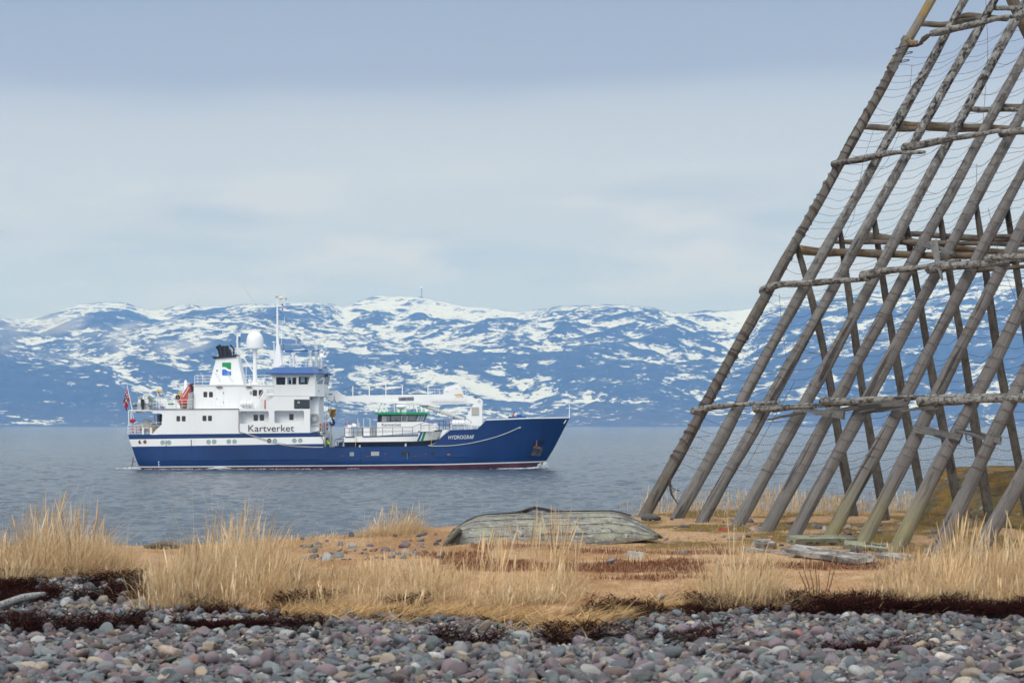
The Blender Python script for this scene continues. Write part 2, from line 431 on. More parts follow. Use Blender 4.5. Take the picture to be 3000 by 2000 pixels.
sm = mn('ADD', mn('MULTIPLY_ADD', na, 0.62, -0.31), mn('MULTIPLY_ADD', nc, 1.20, -0.60))
sm = mn('ADD', sm, mn('MULTIPLY_ADD', nd, 0.85, -0.425))
sm = mn('ADD', sm, mn('MULTIPLY_ADD', nb, 0.40, -0.20))
sm = mn('ADD', sm, mn('MULTIPLY_ADD', alt.outputs[0], 0.50, -0.25))
sm = mn('ADD', sm, mn('MULTIPLY_ADD', ats.outputs[0], 0.40, -0.20))
sm = mn('ADD', sm, mn('MULTIPLY_ADD', ats.outputs[1], 0.30, -0.15))
sm = mn('ADD', sm, mn('MULTIPLY_ADD', ats.outputs[2], -0.22, 0.575))
snow = ramp(nt, sm, [(0.478, 0.0), (0.55, 1.0)])
rock = ramp(nt, nc, [(0.3, (.016, .022, .032)), (0.7, (.060, .062, .066))])
heath = mix(nt, ramp(nt, mn('DIVIDE', sepz.outputs[2], 420.0), [(0.03, 0.35), (0.16, 0.0)]).outputs[0], rock.outputs[0], (.10, .085, .08))
L(nt, mix(nt, snow.outputs[0], heath, (.56, .63, .69)), b.inputs['Base Color']); b.inputs['Roughness'].default_value = 0.9; b.inputs['Specular IOR Level'].default_value = 0.1
hills = big_mesh('hills', V, np.stack([i0, i0 + 1, i0 + nxh + 1, i0 + nxh], 1), m, colors=hcol); tag(hills, kind='structure')

# the weather-radar tower on the top
tY = 8780.0
tb = P(1235, 869, tY); k = tY / FOC
rt = thing('radar_tower', tb - Vector((0, 0, 8)), 'tiny round-topped radar tower standing on the highest snowy hilltop', 'tower')
mbt = MB(); mbt.box(tb + Vector((-2 * k, 0, -2 * k)), (13 * k, 10 * k, 6 * k)); mbt.build('building', paint('tower_concrete', (.26, .28, .30), .8), rt)
mbt = MB(); mbt.lathe(tb, [(2.0 * k, -6 * k), (1.9 * k, 22 * k), (2.8 * k, 22.5 * k), (2.8 * k, 24 * k)], 16); mbt.build('shaft', paint('tower_concrete', (.26, .28, .30), .8), rt)
mbt = MB(); mbt.ball(tb + Vector((0, 0, 27 * k)), 3.4 * k); mbt.build('radome', paint('white_radome', (.8, .82, .84), .5), rt)

# ------------------------------------------------------------------ haze over the sound
m = bpy.data.materials.new('thin_haze'); m.use_nodes = True; nt = m.node_tree
for n in list(nt.nodes): nt.nodes.remove(n)
mo = N(nt, 'ShaderNodeOutputMaterial'); pv = N(nt, 'ShaderNodeVolumePrincipled')
pv.inputs['Color'].default_value = (.15, .39, .97, 1); pv.inputs['Absorption Color'].default_value = (1, 1, 1, 1)
pv.inputs['Density'].default_value = 0.000145; pv.inputs['Anisotropy'].default_value = 0.0
L(nt, pv.outputs[0], mo.inputs['Volume'])
hz = MB(); hz.span((-5600, -400, -8), (5600, 11700, 640)); ho = hz.build('haze', m, smooth=False); tag(ho, kind='stuff')
# ------------------------------------------------------------------ the survey ship
YS = 251.4                                   # distance to the near side of the hull
MPP = YS / FOC                               # metres per survey unit there
def A(u, v): return (340 + u / 2.8, 840 + v / 2.8)
def B(u, v): return (1000 + u / 3.2667, 1050 + v / 3.2667)
def C(u, v): return (360 + u / 4.9, 1080 + v / 4.9)
def D(u, v): return (600 + u / 5.2275, 840 + v / 5.2275)
def E(u, v): return (900 + u / 6.5333, 1080 + v / 6.5333)
def Fz(u, v): return (1100 + u / 6.5333, 1100 + v / 6.5333)
def G(u, v): return (370 + u / 8.711, 1130 + v / 8.711)
def S(pt, d=0.0): return P(pt[0], pt[1], YS + d)
def SS(fn, pts, d=0.0): return [S(fn(*p), d) for p in pts]
YC = YS + 5.0
ship = thing('survey_ship', P(1020, 1374, YC) * 1.0, 'long dark blue and white survey ship with a crane, sailing on the sound', 'ship')
ship.location.z = 0.0
white = paint('ship_white', (.80, .82, .84), .42, .03, .35, .22, (.60, .54, .46))
white_b = paint('clean_white', (.82, .84, .86), .4, .03, .5)
blue = paint('hull_blue', (.005, .034, .135), .42, .22, .25, .30, (.015, .07, .19))
blue2 = paint('deck_blue', (.015, .085, .28), .35, .10, .5)
red_af = paint('antifouling', (.10, .030, .040), .7, .5, .5, .5, (.10, .11, .12))
black = paint('black_steel', (.012, .012, .014), .5, .3, 2)
dark = paint('dark_glass', (.016, .020, .024), .08, .2, 1.0, spec=0.8)
glassy = paint('pale_glass', (.30, .42, .42), .08, .1, 1.0, spec=0.8)
grey = paint('grey_paint', (.33, .35, .36), .55, .12, 1.0)
lgrey = paint('light_grey_paint', (.52, .55, .57), .5, .08, 1.0)
rust = paint('rust_brown', (.16, .07, .04), .8, .4, 4)
orange = paint('lifebuoy_orange', (.62, .10, .035), .5, .2, 4)
redp = paint('crane_red', (.50, .055, .035), .45, .25, 1.5)
yellow = paint('warning_yellow', (.72, .42, .03), .5, .12, 3)
green = paint('sign_green', (.01, .28, .09), .45, .05, 3)
greyrub = paint('grey_rubber', (.24, .29, .30), .55, .12, 4)
rope_m = paint('pale_rope', (.46, .47, .46), .8, .2, 20)
textm = paint('lettering_dark', (.060, .045, .060), .5, .05, 3)
textw = paint('lettering_white', (.78, .80, .82), .5, .03, 3)

# ---- hull
def lx(pt): return PX(pt[0], YS)
def lz(py): return EYE - (py - HY) * MPP
stern_z, stern_x = zip(*sorted([(lz(A(0, v)[1]), lx(A(u, 0))) for u, v in ((95, 1212), (100, 1250), (122, 1310), (150, 1395), (185, 1485), (215, 1540))]))
stem_z, stem_x = zip(*sorted([(lz(B(0, v)[1]), lx(B(u, 0))) for u, v in ((2195, 567), (2110, 735), (2040, 870), (1965, 990), (1940, 1030), (1880, 1110))]))
def xs(z): return float(np.interp(z, stern_z, stern_x))
def xe(z): return float(np.interp(z, stem_z, stem_x))
top_pts = [A(95, 1212), A(1000, 1203), A(1640, 1195), A(1708, 1229), A(1710, 1309), B(0, 850), B(860, 835), B(1042, 685), B(1300, 675), B(1386, 590), B(1800, 574), B(2195, 567)]
tx = [lx(p) for p in top_pts]; tz = [lz(p[1]) for p in top_pts]
def curve(pts):
    a = [lx(p) for p in pts]; b = [lz(p[1]) for p in pts]
    return lambda x: float(np.interp(x, a, b))
zw0 = curve([A(185, 1482), B(0, 1028), B(1000, 1017), B(1965, 996)]); zw1 = curve([A(185, 1472), B(0, 1019), B(1000, 1007), B(1965, 985)])
zb_ = curve([A(122, 1310), A(1000, 1296), A(1710, 1286)]); zwh = curve([A(100, 1250), A(1000, 1238), A(1710, 1229)])
ztop = lambda x: float(np.interp(x, tx, tz))
XB = lx((1240, 0)); XAFT = lx(A(1709, 0))
def hb(x, z):
    h = 5.0
    if x > XB:
        t = min(1, (x - XB) / max(xe(z) - XB, .1)); h = 5.0 * max(0.0, 1 - t ** 2.2) ** 0.85
    sx_ = xs(z) + 3.0
    if x < sx_: h -= 0.55 * ((sx_ - x) / 3.0) ** 2
    if z < 1.0: h *= 1 - 0.05 * (1.0 - z) ** 2
    return h
colx = sorted(set(list(np.linspace(xs(6) - .01, xe(6) + .01, 90)) + tx + [XAFT + .001, XAFT - .001] + list(np.linspace(xs(6), xs(-1), 10)) + list(np.linspace(xe(-1), xe(6), 26))))
hull = MB()
def strip(lo, hi, n, mi, xa=-1e9, xb=1e9):
    cs = [x for x in colx if xa - 1e-6 <= x <= xb + 1e-6]
    for side in (-1, 1):
        vs = []; fs = []
        for x in cs:
            a, b_ = lo(x), max(hi(x), lo(x))
            for k in range(n + 1):
                z = a + (b_ - a) * k / n
                x2 = min(max(x, xs(z)), xe(z))
                vs.append((x2, YC + side * hb(x2, z), z))
        for i in range(len(cs) - 1):
            for k in range(n):
                q = [i * (n + 1) + k, (i + 1) * (n + 1) + k, (i + 1) * (n + 1) + k + 1, i * (n + 1) + k + 1]
                pts = [Vector(vs[j]) for j in q]
                if ((pts[2] - pts[0]).cross(pts[3] - pts[1])).length > 1e-5: fs.append(q if side < 0 else q[::-1])
        hull.add(vs, fs, mi)
strip(lambda x: -1.4, zw0, 4, 2); strip(zw0, zw1, 1, 1)
strip(zw1, zb_, 7, 0, xb=XAFT - .001); strip(zb_, zwh, 3, 1, xb=XAFT - .001); strip(zwh, ztop, 2, 0, xb=XAFT - .001)
strip(zw1, ztop, 12, 0, xa=XAFT + .001)
# transom
zs_ = list(np.linspace(-1.4, ztop(xs(4.6)), 14)); vs = []
for z in zs_: vs += [(xs(z), YC - hb(xs(z), z), z), (xs(z), YC + hb(xs(z), z), z)]
hull.add(vs, [(2 * i, 2 * i + 1, 2 * i + 3, 2 * i + 2) for i in range(len(zs_) - 1)], 0)
hull.build('hull', [blue, white, red_af], ship, angle=25)
dk = MB(); vs = []
cs = [x for x in colx if xs(4) < x < xe(4.6)]
for x in cs:
    z = ztop(x) - (0.15 if x < XAFT else 0.85); h = hb(x, z) - .02; vs += [(x, YC - h, z), (x, YC + h, z)]
dk.add(vs, [(2 * i, 2 * i + 1, 2 * i + 3, 2 * i + 2) for i in range(len(cs) - 1)])
dk.build('deck', grey, ship)
def hull_bar(fn, p, q, h, name, mt, out=0.05):
    b = MB(); a, c = fn(*p), fn(*q); n = 12; pts = []
    for k in range(n + 1):
        x = lx((a[0] + (c[0] - a[0]) * k / n, 0)); z = lz(a[1] + (c[1] - a[1]) * k / n)
        pts.append((x, YC - hb(x, z) - .01, z))
    for i in range(n): b.bar(pts[i], pts[i + 1], out, h)
    return b.build(name, mt, ship)
hull_bar(A, (370, 1421), (1670, 1409), .10, 'rubbing_strake', blue, .12)
hull_bar(B, (880, 938), (1240, 935), .12, 'rubbing_strake', blue, .12)
hull_bar(A, (410, 1255), (410, 1470), .04, 'weld_seam', blue, .07); hull_bar(A, (617, 1252), (617, 1465), .04, 'weld_seam', blue, .07)
# portholes
for u, v, r, kind in ((195, 1272, 13, 0), (237, 1270, 13, 0), (382, 1276, 17, 1), (434, 1276, 17, 1), (759, 1271, 16.5, 1), (805, 1269, 16.5, 1), (925, 1268, 16.5, 1), (972, 1268, 16.5, 1),
                      (1256, 1262, 16.5, 2), (1303, 1262, 16.5, 1), (1463, 1260, 16.5, 1), (1511, 1259, 16.5, 1)):
    q = A(u, v); x, z = lx(q), lz(q[1]); r_m = r / 2.8 * MPP; c = (x, YC - hb(x, z), z)
    b = MB(); b.torus(c, r_m, .035, 'y', 24, 6); pr = b.build('porthole', [grey if kind == 1 else rust], ship)
    b = MB(); b.lathe(c, [(r_m, -.012), (r_m, .06)], 24, axis='y'); b.build('glass', {0: rust, 1: glassy, 2: dark}[kind], pr)
# freeing ports and hull openings on the waist
for u0, v0, u1, v1, nb_, mt in ((83, 895, 119, 932, 3, grey), (288, 890, 359, 929, 6, lgrey), (578, 889, 650, 926, 6, dark), (863, 887, 891, 920, 3, dark)):
    a, c = B(u0, v0), B(u1, v1); y = YC - hb(lx(a), lz(a[1]))
    b = MB(); b.span((lx(a), y - .015, lz(a[1])), (lx(c), y + .2, lz(c[1]))); po = b.build('freeing_port', dark if mt is dark else grey, ship)
    b = MB()
    for k in range(nb_ + 1):
        x = lx(a) + (lx(c) - lx(a)) * k / nb_; b.bar((x, y - .03, lz(a[1])), (x, y - .03, lz(c[1])), .05, .03)
    b.build('grille', mt if mt is not dark else black, po)
for u, v, ru, rv, mt in ((420, 914, 11, 7, rust), (805, 914, 11, 7, rust), (190, 897, 9, 5, black), (190, 928, 8, 6, black), (190, 962, 9, 7, black), (190, 993, 9, 7, black), (1025, 918, 16, 6, orange)):
    q = B(u, v); x, z = lx(q), lz(q[1]); b = MB(); b.ball((x, YC - hb(x, z), z), (ru / 3.2667 * MPP, .03, rv / 3.2667 * MPP), 8); b.build('scupper', mt, ship)
for u0, u1, v in ((228, 270, 935), (690, 730, 934), (0, 28, 933)):
    hull_bar(B, (u0, v), (u1, v), .09, 'fender_lug', rust, .10)
# anchor pocket: black face proud of the plating, for the shade inside
q = [B(*p) for p in ((1855, 790), (1955, 790), (1920, 950), (1800, 945))]
b = MB(); o_ = []
for p in q:
    x, z = lx(p), lz(p[1]); o_.append((x, YC - hb(x, z) - .02, z))
b.prism(o_, .10); ap = b.build('dark_pocket_face', black, ship)
b = MB(); o_ = []
for p in [B(*p) for p in ((1838, 860), (1935, 850), (1912, 935), (1815, 932))]:
    x, z = lx(p), lz(p[1]); o_.append((x, YC - hb(x, z) - .035, z))
b.prism(o_, .01); b.build('pocket_plate', paint('scuffed_steel', (.09, .09, .10), .6, .5, 3, .7, (.20, .08, .04)), ap)
b = MB(); x, z = lx(B(1872, 830)), lz(B(0, 830)[1]); y = YC - hb(x, z) - .10
b.tube([(x, y, z + .5), (x - .05, y, z - .35)], .09); b.bar((x - .5, y, z - .15), (x + .38, y, z - .30), .14, .16); b.build('anchor', rust, ap)
b = MB()
for u, v, du in ((2150, 600, 12), ):
    b.tube([(lx(B(u - du, v + 22)), YC - .55, lz(B(0, v + 22)[1])), (lx(B(u + du, v - 14)), YC - .42, lz(B(0, v - 14)[1]))], .06)
b.build('bow_fitting', lgrey, ship)
# bow rail edge and bits on the forecastle
b = MB(); n = 24; pts = []
for k in range(n + 1):
    x = lx(B(1386 + (2195 - 1386) * k / n, 0)); z = ztop(x); pts.append((x, YC - hb(x, z), z + .03))
b.tube(pts, .07, 6); b.build('bulwark_rail', white, ship)
b = MB(); b.tube([S(B(2183, 568), 5), S(B(2183, 500), 5), S(B(2182, 432), 5)], [.06, .05, .03], 6); b.build('jackstaff', white_b, ship)
b = MB(); b.box(S(B(1685, 575), 4), (1.9, 1.4, .5)); b.tube([S(B(1650, 560), 4), S(B(1655, 505), 4)], .03, 6); b.box(S(B(1705, 560), 4), (.5, .5, .5)); b.build('windlass', blue2, ship)
b = MB(); b.ball(S(B(1645, 556), 3.5), (.14, .14, .30), 8); b.build('anchor_ball', redp, ship)
# draught marks
for v in (1436, 1454, 1470):
    q = A(349, v); b = MB(); b.box((lx(q), YC - hb(lx(q), lz(q[1])) - .012, lz(q[1])), (.12, .02, .10)); b.build('draught_mark', textw, ship)
# plimsoll mark
q = B(113, 1052); c = (lx(q), YC - hb(lx(q), lz(q[1])) - .012, lz(q[1])); b = MB(); b.torus(c, .19, .018, 'y', 20, 4); b.box(c, (1.3, .02, .035)); b.build('load_line_mark', lgrey, ship)

# names on the hull
q = B(1026, 772); tm = text_mesh('HYDROGRAF', (lx(q), YS, lz(q[1])), 243 / 3.2667 * MPP, 36 / 3.2667 * MPP, textw, ship, 'ship_name', slope=.02)
for v_ in tm.data.vertices:                 # lay the letters on the curved plating
    wx_ = v_.co.x + ship.location.x; wz_ = v_.co.z + ship.location.z
    v_.co.y += (YC - hb(wx_, wz_) - .03) - YS
q = A(1085, 1187); text_mesh('Kartverket', (lx(q), YS - .03, lz(q[1])), 375 / 2.8 * MPP, 54 / 2.8 * MPP, textm, ship, 'agency_name', slope=.006)

# ---- deckhouse on the main deck, with its two open galleries
def rrect(u0, v0, u1, v1, r, fn, d, n=4):
    pts = []
    for cx, cy, a0 in ((u1 - r, v0 + r, -90), (u1 - r, v1 - r, 0), (u0 + r, v1 - r, 90), (u0 + r, v0 + r, 180)):
        for k in range(n + 1):
            a = math.radians(a0 + 90 * k / n); pts.append((cx + r * math.cos(a), cy + r * math.sin(a)))
    return SS(fn, pts, d)
b = MB()
outer = [(290, 1212), (332, 1170), (375, 1130), (379, 1048), (370, 1037), (300, 1037), (300, 1007), (1005, 1000), (1215, 1000), (1215, 965), (1296, 896), (1586, 896), (1590, 1005), (1590, 1196), (1000, 1204)]
b.prism(SS(A, outer), 9.9, [rrect(1012, 1018, 1252, 1122, 12, A, 0), rrect(1298, 1015, 1542, 1117, 12, A, 0)])
b.build('deckhouse', white, ship)
b = MB(); b.span(S(A(1000, 1012), 1.25), S(A(1560, 1128), 1.45)); b.build('gallery_wall', white, ship)
def wall_window(fn, u0, v0, u1, v1, d, mt=None, fr=None, r=6, name='window'):
    b = MB(); b.prism(rrect(u0 - 2, v0 - 2, u1 + 2, v1 + 2, r, fn, d - .025), .06); f = b.build(name, fr or rust, ship)
    b = MB(); b.prism(rrect(u0 + 1, v0 + 1, u1 - 1, v1 - 1, r - 1, fn, d - .032), .05); b.build('pane', mt or dark, f)
for u0, v0, u1, v1 in ((497, 1060, 523, 1100), (541, 1060, 568, 1100), (711, 1057, 739, 1097), (756, 1057, 784, 1097)): wall_window(A, u0, v0, u1, v1, 0)
for u0, v0, u1, v1 in ((1130, 1050, 1162, 1096), (1180, 1050, 1212, 1094), (1423, 1045, 1454, 1090)): wall_window(A, u0, v0, u1, v1, 1.25)
for u0, v0, u1, v1 in ((718, 862, 746, 903), (764, 862, 792, 903), (1122, 846, 1155, 892), (1172, 846, 1204, 890)): wall_window(A, u0, v0, u1, v1, 1.4)
wall_window(A, 1462, 925, 1587, 997, 0, r=3, name='open_hatch')
for (u, v), R_, mt in (((1498, 948), .09, white_b), ((1480, 976), .07, green)):
    b = MB(); b.torus(S(A(u, v), -.05), R_, .025, 'y', 12, 6); b.build('hose_reel', mt, ship)
# white edge strip under the boat deck, drain pipe and rub marks
b = MB(); b.bar(S(A(300, 1004), -.04), S(A(1008, 999), -.04), .12, .05); b.build('deck_edge', rust, ship)
b = MB(); b.tube(SS(A, [(1008, 1004), (1008, 1170), (1012, 1190), (1030, 1197)], -.06), .035, 6); b.build('drain_pipe', rust, ship)
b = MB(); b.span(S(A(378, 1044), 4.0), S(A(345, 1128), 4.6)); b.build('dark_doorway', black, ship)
# upper deckhouse
b = MB(); b.span(S(A(637, 809), 1.4), S(A(1296, 1002), 1.4) + Vector((0, 7.2, 0))); b.build('upper_deckhouse', white, ship)
b = MB(); b.span(S(A(630, 804), 1.3), S(A(1290, 811), 1.3) + Vector((0, 7.4, 0))); b.build('deck_edge', white_b, ship)
b = MB(); b.prism(rrect(820, 845, 882, 980, 5, A, 1.34), .08); dr = b.build('door', white_b, ship)
for u, v in ((880, 870), (880, 947)):
    b = MB(); b.bar(S(A(u, v - 9), 1.32), S(A(u, v + 9), 1.32), .04, .04); b.build('hinge', rust, dr)
b = MB(); b.bar(S(A(826, 912), 1.32), S(A(826, 925), 1.32), .05, .04); b.build('handle', rust, dr)
for u in (847, 1088):
    b = MB(); b.box(S(A(u, 821), 1.25), (.62, .25, .07)); b.build('deck_lamp', rust, ship)
b = MB(); b.span(S(A(1098, 855), 1.33), S(A(1113, 880), 1.40)); b.build('vent_grille', grey, ship)
b = MB(); b.span(S(A(590, 870), .9), S(A(636, 1000), 1.9)); b.build('locker', grey, ship)
b = MB(); b.span(S(A(405, 945), .3), S(A(498, 999), 1.2)); lk = b.build('deck_box', white_b, ship)
b = MB(); b.span(S(A(428, 954), .27), S(A(472, 967), .32)); b.build('green_label', green, lk)

# railings: posts and bars in one mesh each
def railing(fn, base, height, bars, step, d, name='railing', mt=None, r=.022, dd=None, par=None):
    """base: polyline in survey units, height in the same units"""
    b = MB(); mt = mt or white_b
    P_ = [Vector((u, v, 0)) for u, v in base]
    seg = [(P_[i + 1] - P_[i]).length for i in range(len(P_) - 1)]; tot = sum(seg)
    def at(s):
        for i, l in enumerate(seg):
            if s <= l + 1e-6: return P_[i].lerp(P_[i + 1], s / l if l else 0)
            s -= l
        return P_[-1]
    n = max(1, round(tot / step))
    dep = lambda s: d if dd is None else d + dd * s / tot
    for k in range(n + 1):
        s = tot * k / n; p = at(s); b.tube([S(fn(p.x, p.y), dep(s)), S(fn(p.x, p.y - height), dep(s))], r, 5)
    cuts = sorted(set([tot * k / n for k in range(n + 1)] + [sum(seg[:i]) for i in range(len(seg) + 1)]))
    for j in range(1, bars + 1):
        b.tube([S(fn(at(s).x, at(s).y - height * j / bars), dep(s)) for s in cuts], r if j == bars else r * .75, 5)
    return b.build(name, mt, par or ship)
railing(A, [(645, 803), (1285, 800)], 74, 3, 62, 1.45); railing(A, [(645, 800), (1285, 797)], 72, 3, 62, 8.4)
railing(A, [(646, 803), (672, 795)], 74, 3, 30, 1.45, dd=7)
railing(A, [(303, 1003), (636, 998)], 74, 3, 46, .15); railing(A, [(636, 998), (1005, 996)], 76, 3, 75, .15)
railing(A, [(303, 1003), (330, 995)], 74, 3, 30, .15, dd=9); railing(A, [(330, 995), (500, 993)], 86, 3, 45, 9.4)
railing(A, [(97, 1208), (215, 1206)], 74, 3, 58, .5); railing(A, [(99, 1208), (130, 1203)], 74, 3, 20, .5, dd=8.5); railing(A, [(285, 1130), (376, 1128)], 16, 1, 60, .4)
railing(D, [(1050, 1226), (1640, 1226)], 92, 2, 85, .6); railing(D, [(1640, 1226), (1740, 1226), (1806, 1226)], 100, 2, 33, .8, dd=3); railing(D, [(1050, 1222), (1700, 1222)], 90, 2, 85, 8.8)
# slanting inside stair to the wheelhouse
b = MB(); b.bar(S(A(1135, 993), .6), S(A(1236, 838), .6), .10, .22); b.bar(S(A(1236, 838), .6), S(A(1290, 836), .6), .10, .10)
b.tube(SS(A, [(1148, 940), (1222, 822), (1290, 818)], .6), .025, 6); b.tube(SS(A, [(1180, 930), (1240, 858), (1290, 855)], .6), .025, 6)
for u, v in ((1180, 928), (1222, 862), (1290, 845)): b.tube([S(A(u, v + 2), .6), S(A(u, v - 30), .6)], .025, 6)
b.build('stair', white_b, ship)
b = MB(); b.span(S(A(1240, 845), .7), S(A(1292, 890), .8)); b.build('stair_landing', white_b, ship)
b = MB(); b.span(S(A(1217, 928), -.06), S(A(1228, 1000), .1)); b.build('fire_cabinet', redp, ship)

# ---- wheelhouse
def ring(fn, near0, near1, front, y, dn, dc, fn_front=None):
    """plan outline at one height: near side, slanted corner, front, then mirrored"""
    z = S(fn(0, y), 0).z
    x0, x1, x2 = (lx(fn(near0, 0)), lx(fn(near1, 0)), lx(fn(front, 0)))
    yn, yc_ = YS + dn, YS + dc
    return [(x0, yn, z), (x1, yn, z), (x2, yc_, z), (x2, 2 * YC - yc_, z), (x1, 2 * YC - yn, z), (x0, 2 * YC - yn, z)]
def loft(rings, mi=0, caps=True):
    b = MB(); n = len(rings[0]); vs = [p for r in rings for p in r]
    fs = [(i * n + k, i * n + (k + 1) % n, (i + 1) * n + (k + 1) % n, (i + 1) * n + k) for i in range(len(rings) - 1) for k in range(n)]
    if caps: fs += [tuple(range(n)), tuple(range((len(rings) - 1) * n, len(rings) * n))]
    return b.add(vs, fs, mi)
wh = loft([ring(A, 1293, 1634, 1690, 898, 0, 2.0), ring(A, 1293, 1634, 1690, 802, 0, 2.0), ring(A, 1276, 1622, 1712, 712, -.25, 2.1)])
wh.build('wheelhouse', white, ship, angle=15)
rf = loft([ring(D, 950, 1668, 1885, 1334, -.75, 2.2), ring(D, 952, 1670, 1888, 1322, -.75, 2.2), ring(D, 1045, 1640, 1752, 1236, .5, 2.6)])
rf.build('wheelhouse_roof', blue2, ship, angle=15)
def lean_quad(fn, pts, d0, d1, v0, v1, off=.03, u0=None, u1=None):
    out = []
    for u, v in pts:
        d = d0 + (d1 - d0) * (v - v0) / (v1 - v0)
        out.append(S(fn(u, v), d - off))
    return out
def lean_window(pts, name='window', mull=None, glass=None, d0=-.25, d1=0.0):
    cx = sum(p[0] for p in pts) / len(pts); cy = sum(p[1] for p in pts) / len(pts)
    big = [(cx + (u - cx) * 1.06, cy + (v - cy) * 1.07) for u, v in pts]
    b = MB(); b.prism(lean_quad(D, big, d0, d1, 1330, 1490, .02), .05); f = b.build(name, white_b if mull else rust, ship)
    b = MB(); b.prism(lean_quad(D, pts, d0, d1, 1330, 1490, .03), .04); b.build('pane', glass or dark, f)
    if mull:
        b = MB()
        for m_ in mull: b.bar(*lean_quad(D, [(m_, pts[0][1]), (m_, pts[2][1])], d0, d1, 1330, 1490, .05), .07, .05)
        b.build('mullion', white_b, f)
skyglass = paint('window_glass', (.20, .27, .32), .06, .35, 1.2, spec=0.9)
lean_window([(1102, 1386), (1224, 1386), (1230, 1394), (1228, 1488), (1222, 1495), (1106, 1493), (1098, 1486), (1096, 1394)])
lean_window([(1262, 1385), (1402, 1385), (1400, 1490), (1264, 1490)], mull=(1332,), glass=skyglass)
lean_window([(1446, 1380), (1596, 1382), (1600, 1392), (1574, 1486), (1444, 1488), (1438, 1478)], glass=skyglass)
# dim things seen in those windows: console and two chairs
b = MB(); b.prism(lean_quad(D, [(1284, 1420), (1296, 1412), (1310, 1440), (1318, 1420), (1330, 1440), (1326, 1489), (1290, 1489)], -.25, 0, 1330, 1490, .055), .02); b.prism(lean_quad(D, [(1342, 1489), (1342, 1410), (1366, 1390), (1396, 1392), (1396, 1489)], -.25, 0, 1330, 1490, .055), .02)
b.prism(lean_quad(D, [(1441, 1470), (1500, 1462), (1576, 1470), (1572, 1486), (1444, 1487)], -.25, 0, 1330, 1490, .055), .02); b.prism(lean_quad(D, [(1440, 1382), (1470, 1382), (1468, 1462), (1441, 1462)], -.25, 0, 1330, 1490, .055), .02); b.prism(lean_quad(D, [(1530, 1384), (1572, 1384), (1566, 1470), (1530, 1470)], -.25, 0, 1330, 1490, .055), .02)
b.build('bridge_interior', dark, ship)
# slanted corner window and front windows
def quad_on(a, b_, c, d_, s0, s1, t0, t1, off):
    a, b_, c, d_ = map(Vector, (a, b_, c, d_)); f = lambda s, t: (a.lerp(b_, s)).lerp(d_.lerp(c, s), t)
    n = (b_ - a).cross(d_ - a).normalized(); 
    if n.y > 0: n = -n
    return [f(s, t) + n * off for s, t in ((s0, t0), (s1, t0), (s1, t1), (s0, t1))], n
r1 = ring(A, 1293, 1634, 1690, 802, 0, 2.0); r2 = ring(A, 1276, 1622, 1712, 712, -.25, 2.1)
q4, n4 = quad_on(r1[1], r1[2], r2[2], r2[1], .16, .82, .08, .86, .03)
b = MB(); b.add(q4 + [p - n4 * .06 for p in q4], [(0, 1, 2, 3), (4, 5, 6, 7), (0, 1, 5, 4), (1, 2, 6, 5), (2, 3, 7, 6), (3, 0, 4, 7)]); b.build('window', skyglass, ship)
for k in range(4):
    a_ = [Vector(r1[2]), Vector(r1[3]), Vector(r2[3]), Vector(r2[2])]
    f = lambda s, t: a_[0].lerp(a_[1], s).lerp(a_[3].lerp(a_[2], s), t)
    q = [f(s, t) + Vector((.03, 0, 0)) for s, t in ((k / 4 + .03, .1), (k / 4 + .22, .1), (k / 4 + .22, .85), (k / 4 + .03, .85))]
    b = MB(); b.add(q + [p - Vector((.06, 0, 0)) for p in q], [(0, 1, 2, 3), (4, 5, 6, 7), (0, 1, 5, 4), (1, 2, 6, 5), (2, 3, 7, 6), (3, 0, 4, 7)]); b.build('window', dark, ship)
b = MB(); b.box(S(D(1815, 1370), 2.0), (.95, .8, .12)); b.box(S(D(1868, 1335), 2.2), (.25, .4, .3))
for k in range(5): b.bar(S(D(1770 + k * 18, 1385), 2.0), S(D(1735 + k * 16, 1470), 2.0), .03, .03)
b.build('window_wipers', black, ship)
b = MB(); b.span(S(A(1650, 845), .75), S(A(1668, 862), .9)); b.build('vent_grille', grey, ship)
for u, v, d, r in ((1848, 1215, 2.4, .22), (1778, 1250, 1.8, .18)):
    b = MB(); b.ball(S(D(u, v), d), r, 8); b.build('searchlight', grey, ship)
# recessed front below the wheelhouse, with its round fan housing
b = MB(); b.prism(SS(A, [(1590, 898), (1660, 898), (1662, 1180), (1590, 1196)], 1.2), 7.0); b.build('front_bulkhead', white, ship)
b = MB(); b.span(S(A(1598, 1040), 1.0), S(A(1658, 1136), 1.25)); fh = b.build('fan_housing', lgrey, ship)
b = MB(); b.torus(S(A(1627, 1080), .98), .30, .06, 'y', 20, 6); b.torus(S(A(1627, 1080), .98), .46, .05, 'y', 20, 6); b.build('fan_ring', grey, fh)
b = MB(); b.bar(S(A(1600, 925), .3), S(A(1610, 910), .3), .12, .12); b.build('floodlight', black, ship)

# ---- funnel, emblem, exhausts
b = MB(); b.prism(SS(A, [(765, 802), (822, 588), (992, 566), (1046, 802)], 3.2), 3.4); fn_ = b.build('funnel', white, ship)
b = MB(); b.prism(SS(A, [(782, 570), (800, 590), (986, 574), (986, 552), (975, 556), (850, 572)], 3.0), 3.8); b.build('funnel_cap', black, fn_)
b = MB()
for pts, r in (([(868, 582), (858, 520), (836, 482)], .22), ([(898, 575), (897, 484)], .25), ([(932, 572), (925, 530), (905, 510)], .20), ([(965, 568), (967, 510), (938, 476)], .06)):
    b.tube(SS(A, pts, 4.6), r * 1.4, 10)
b.prism(SS(A, [(836, 480), (875, 492), (878, 575), (850, 578), (852, 520)], 4.5), .5); b.build('exhaust_pipes', black, fn_)
b = MB(); b.prism(rrect(262, 1155, 405, 1358, 8, D, 3.17), .05); em = b.build('emblem', textw, fn_)
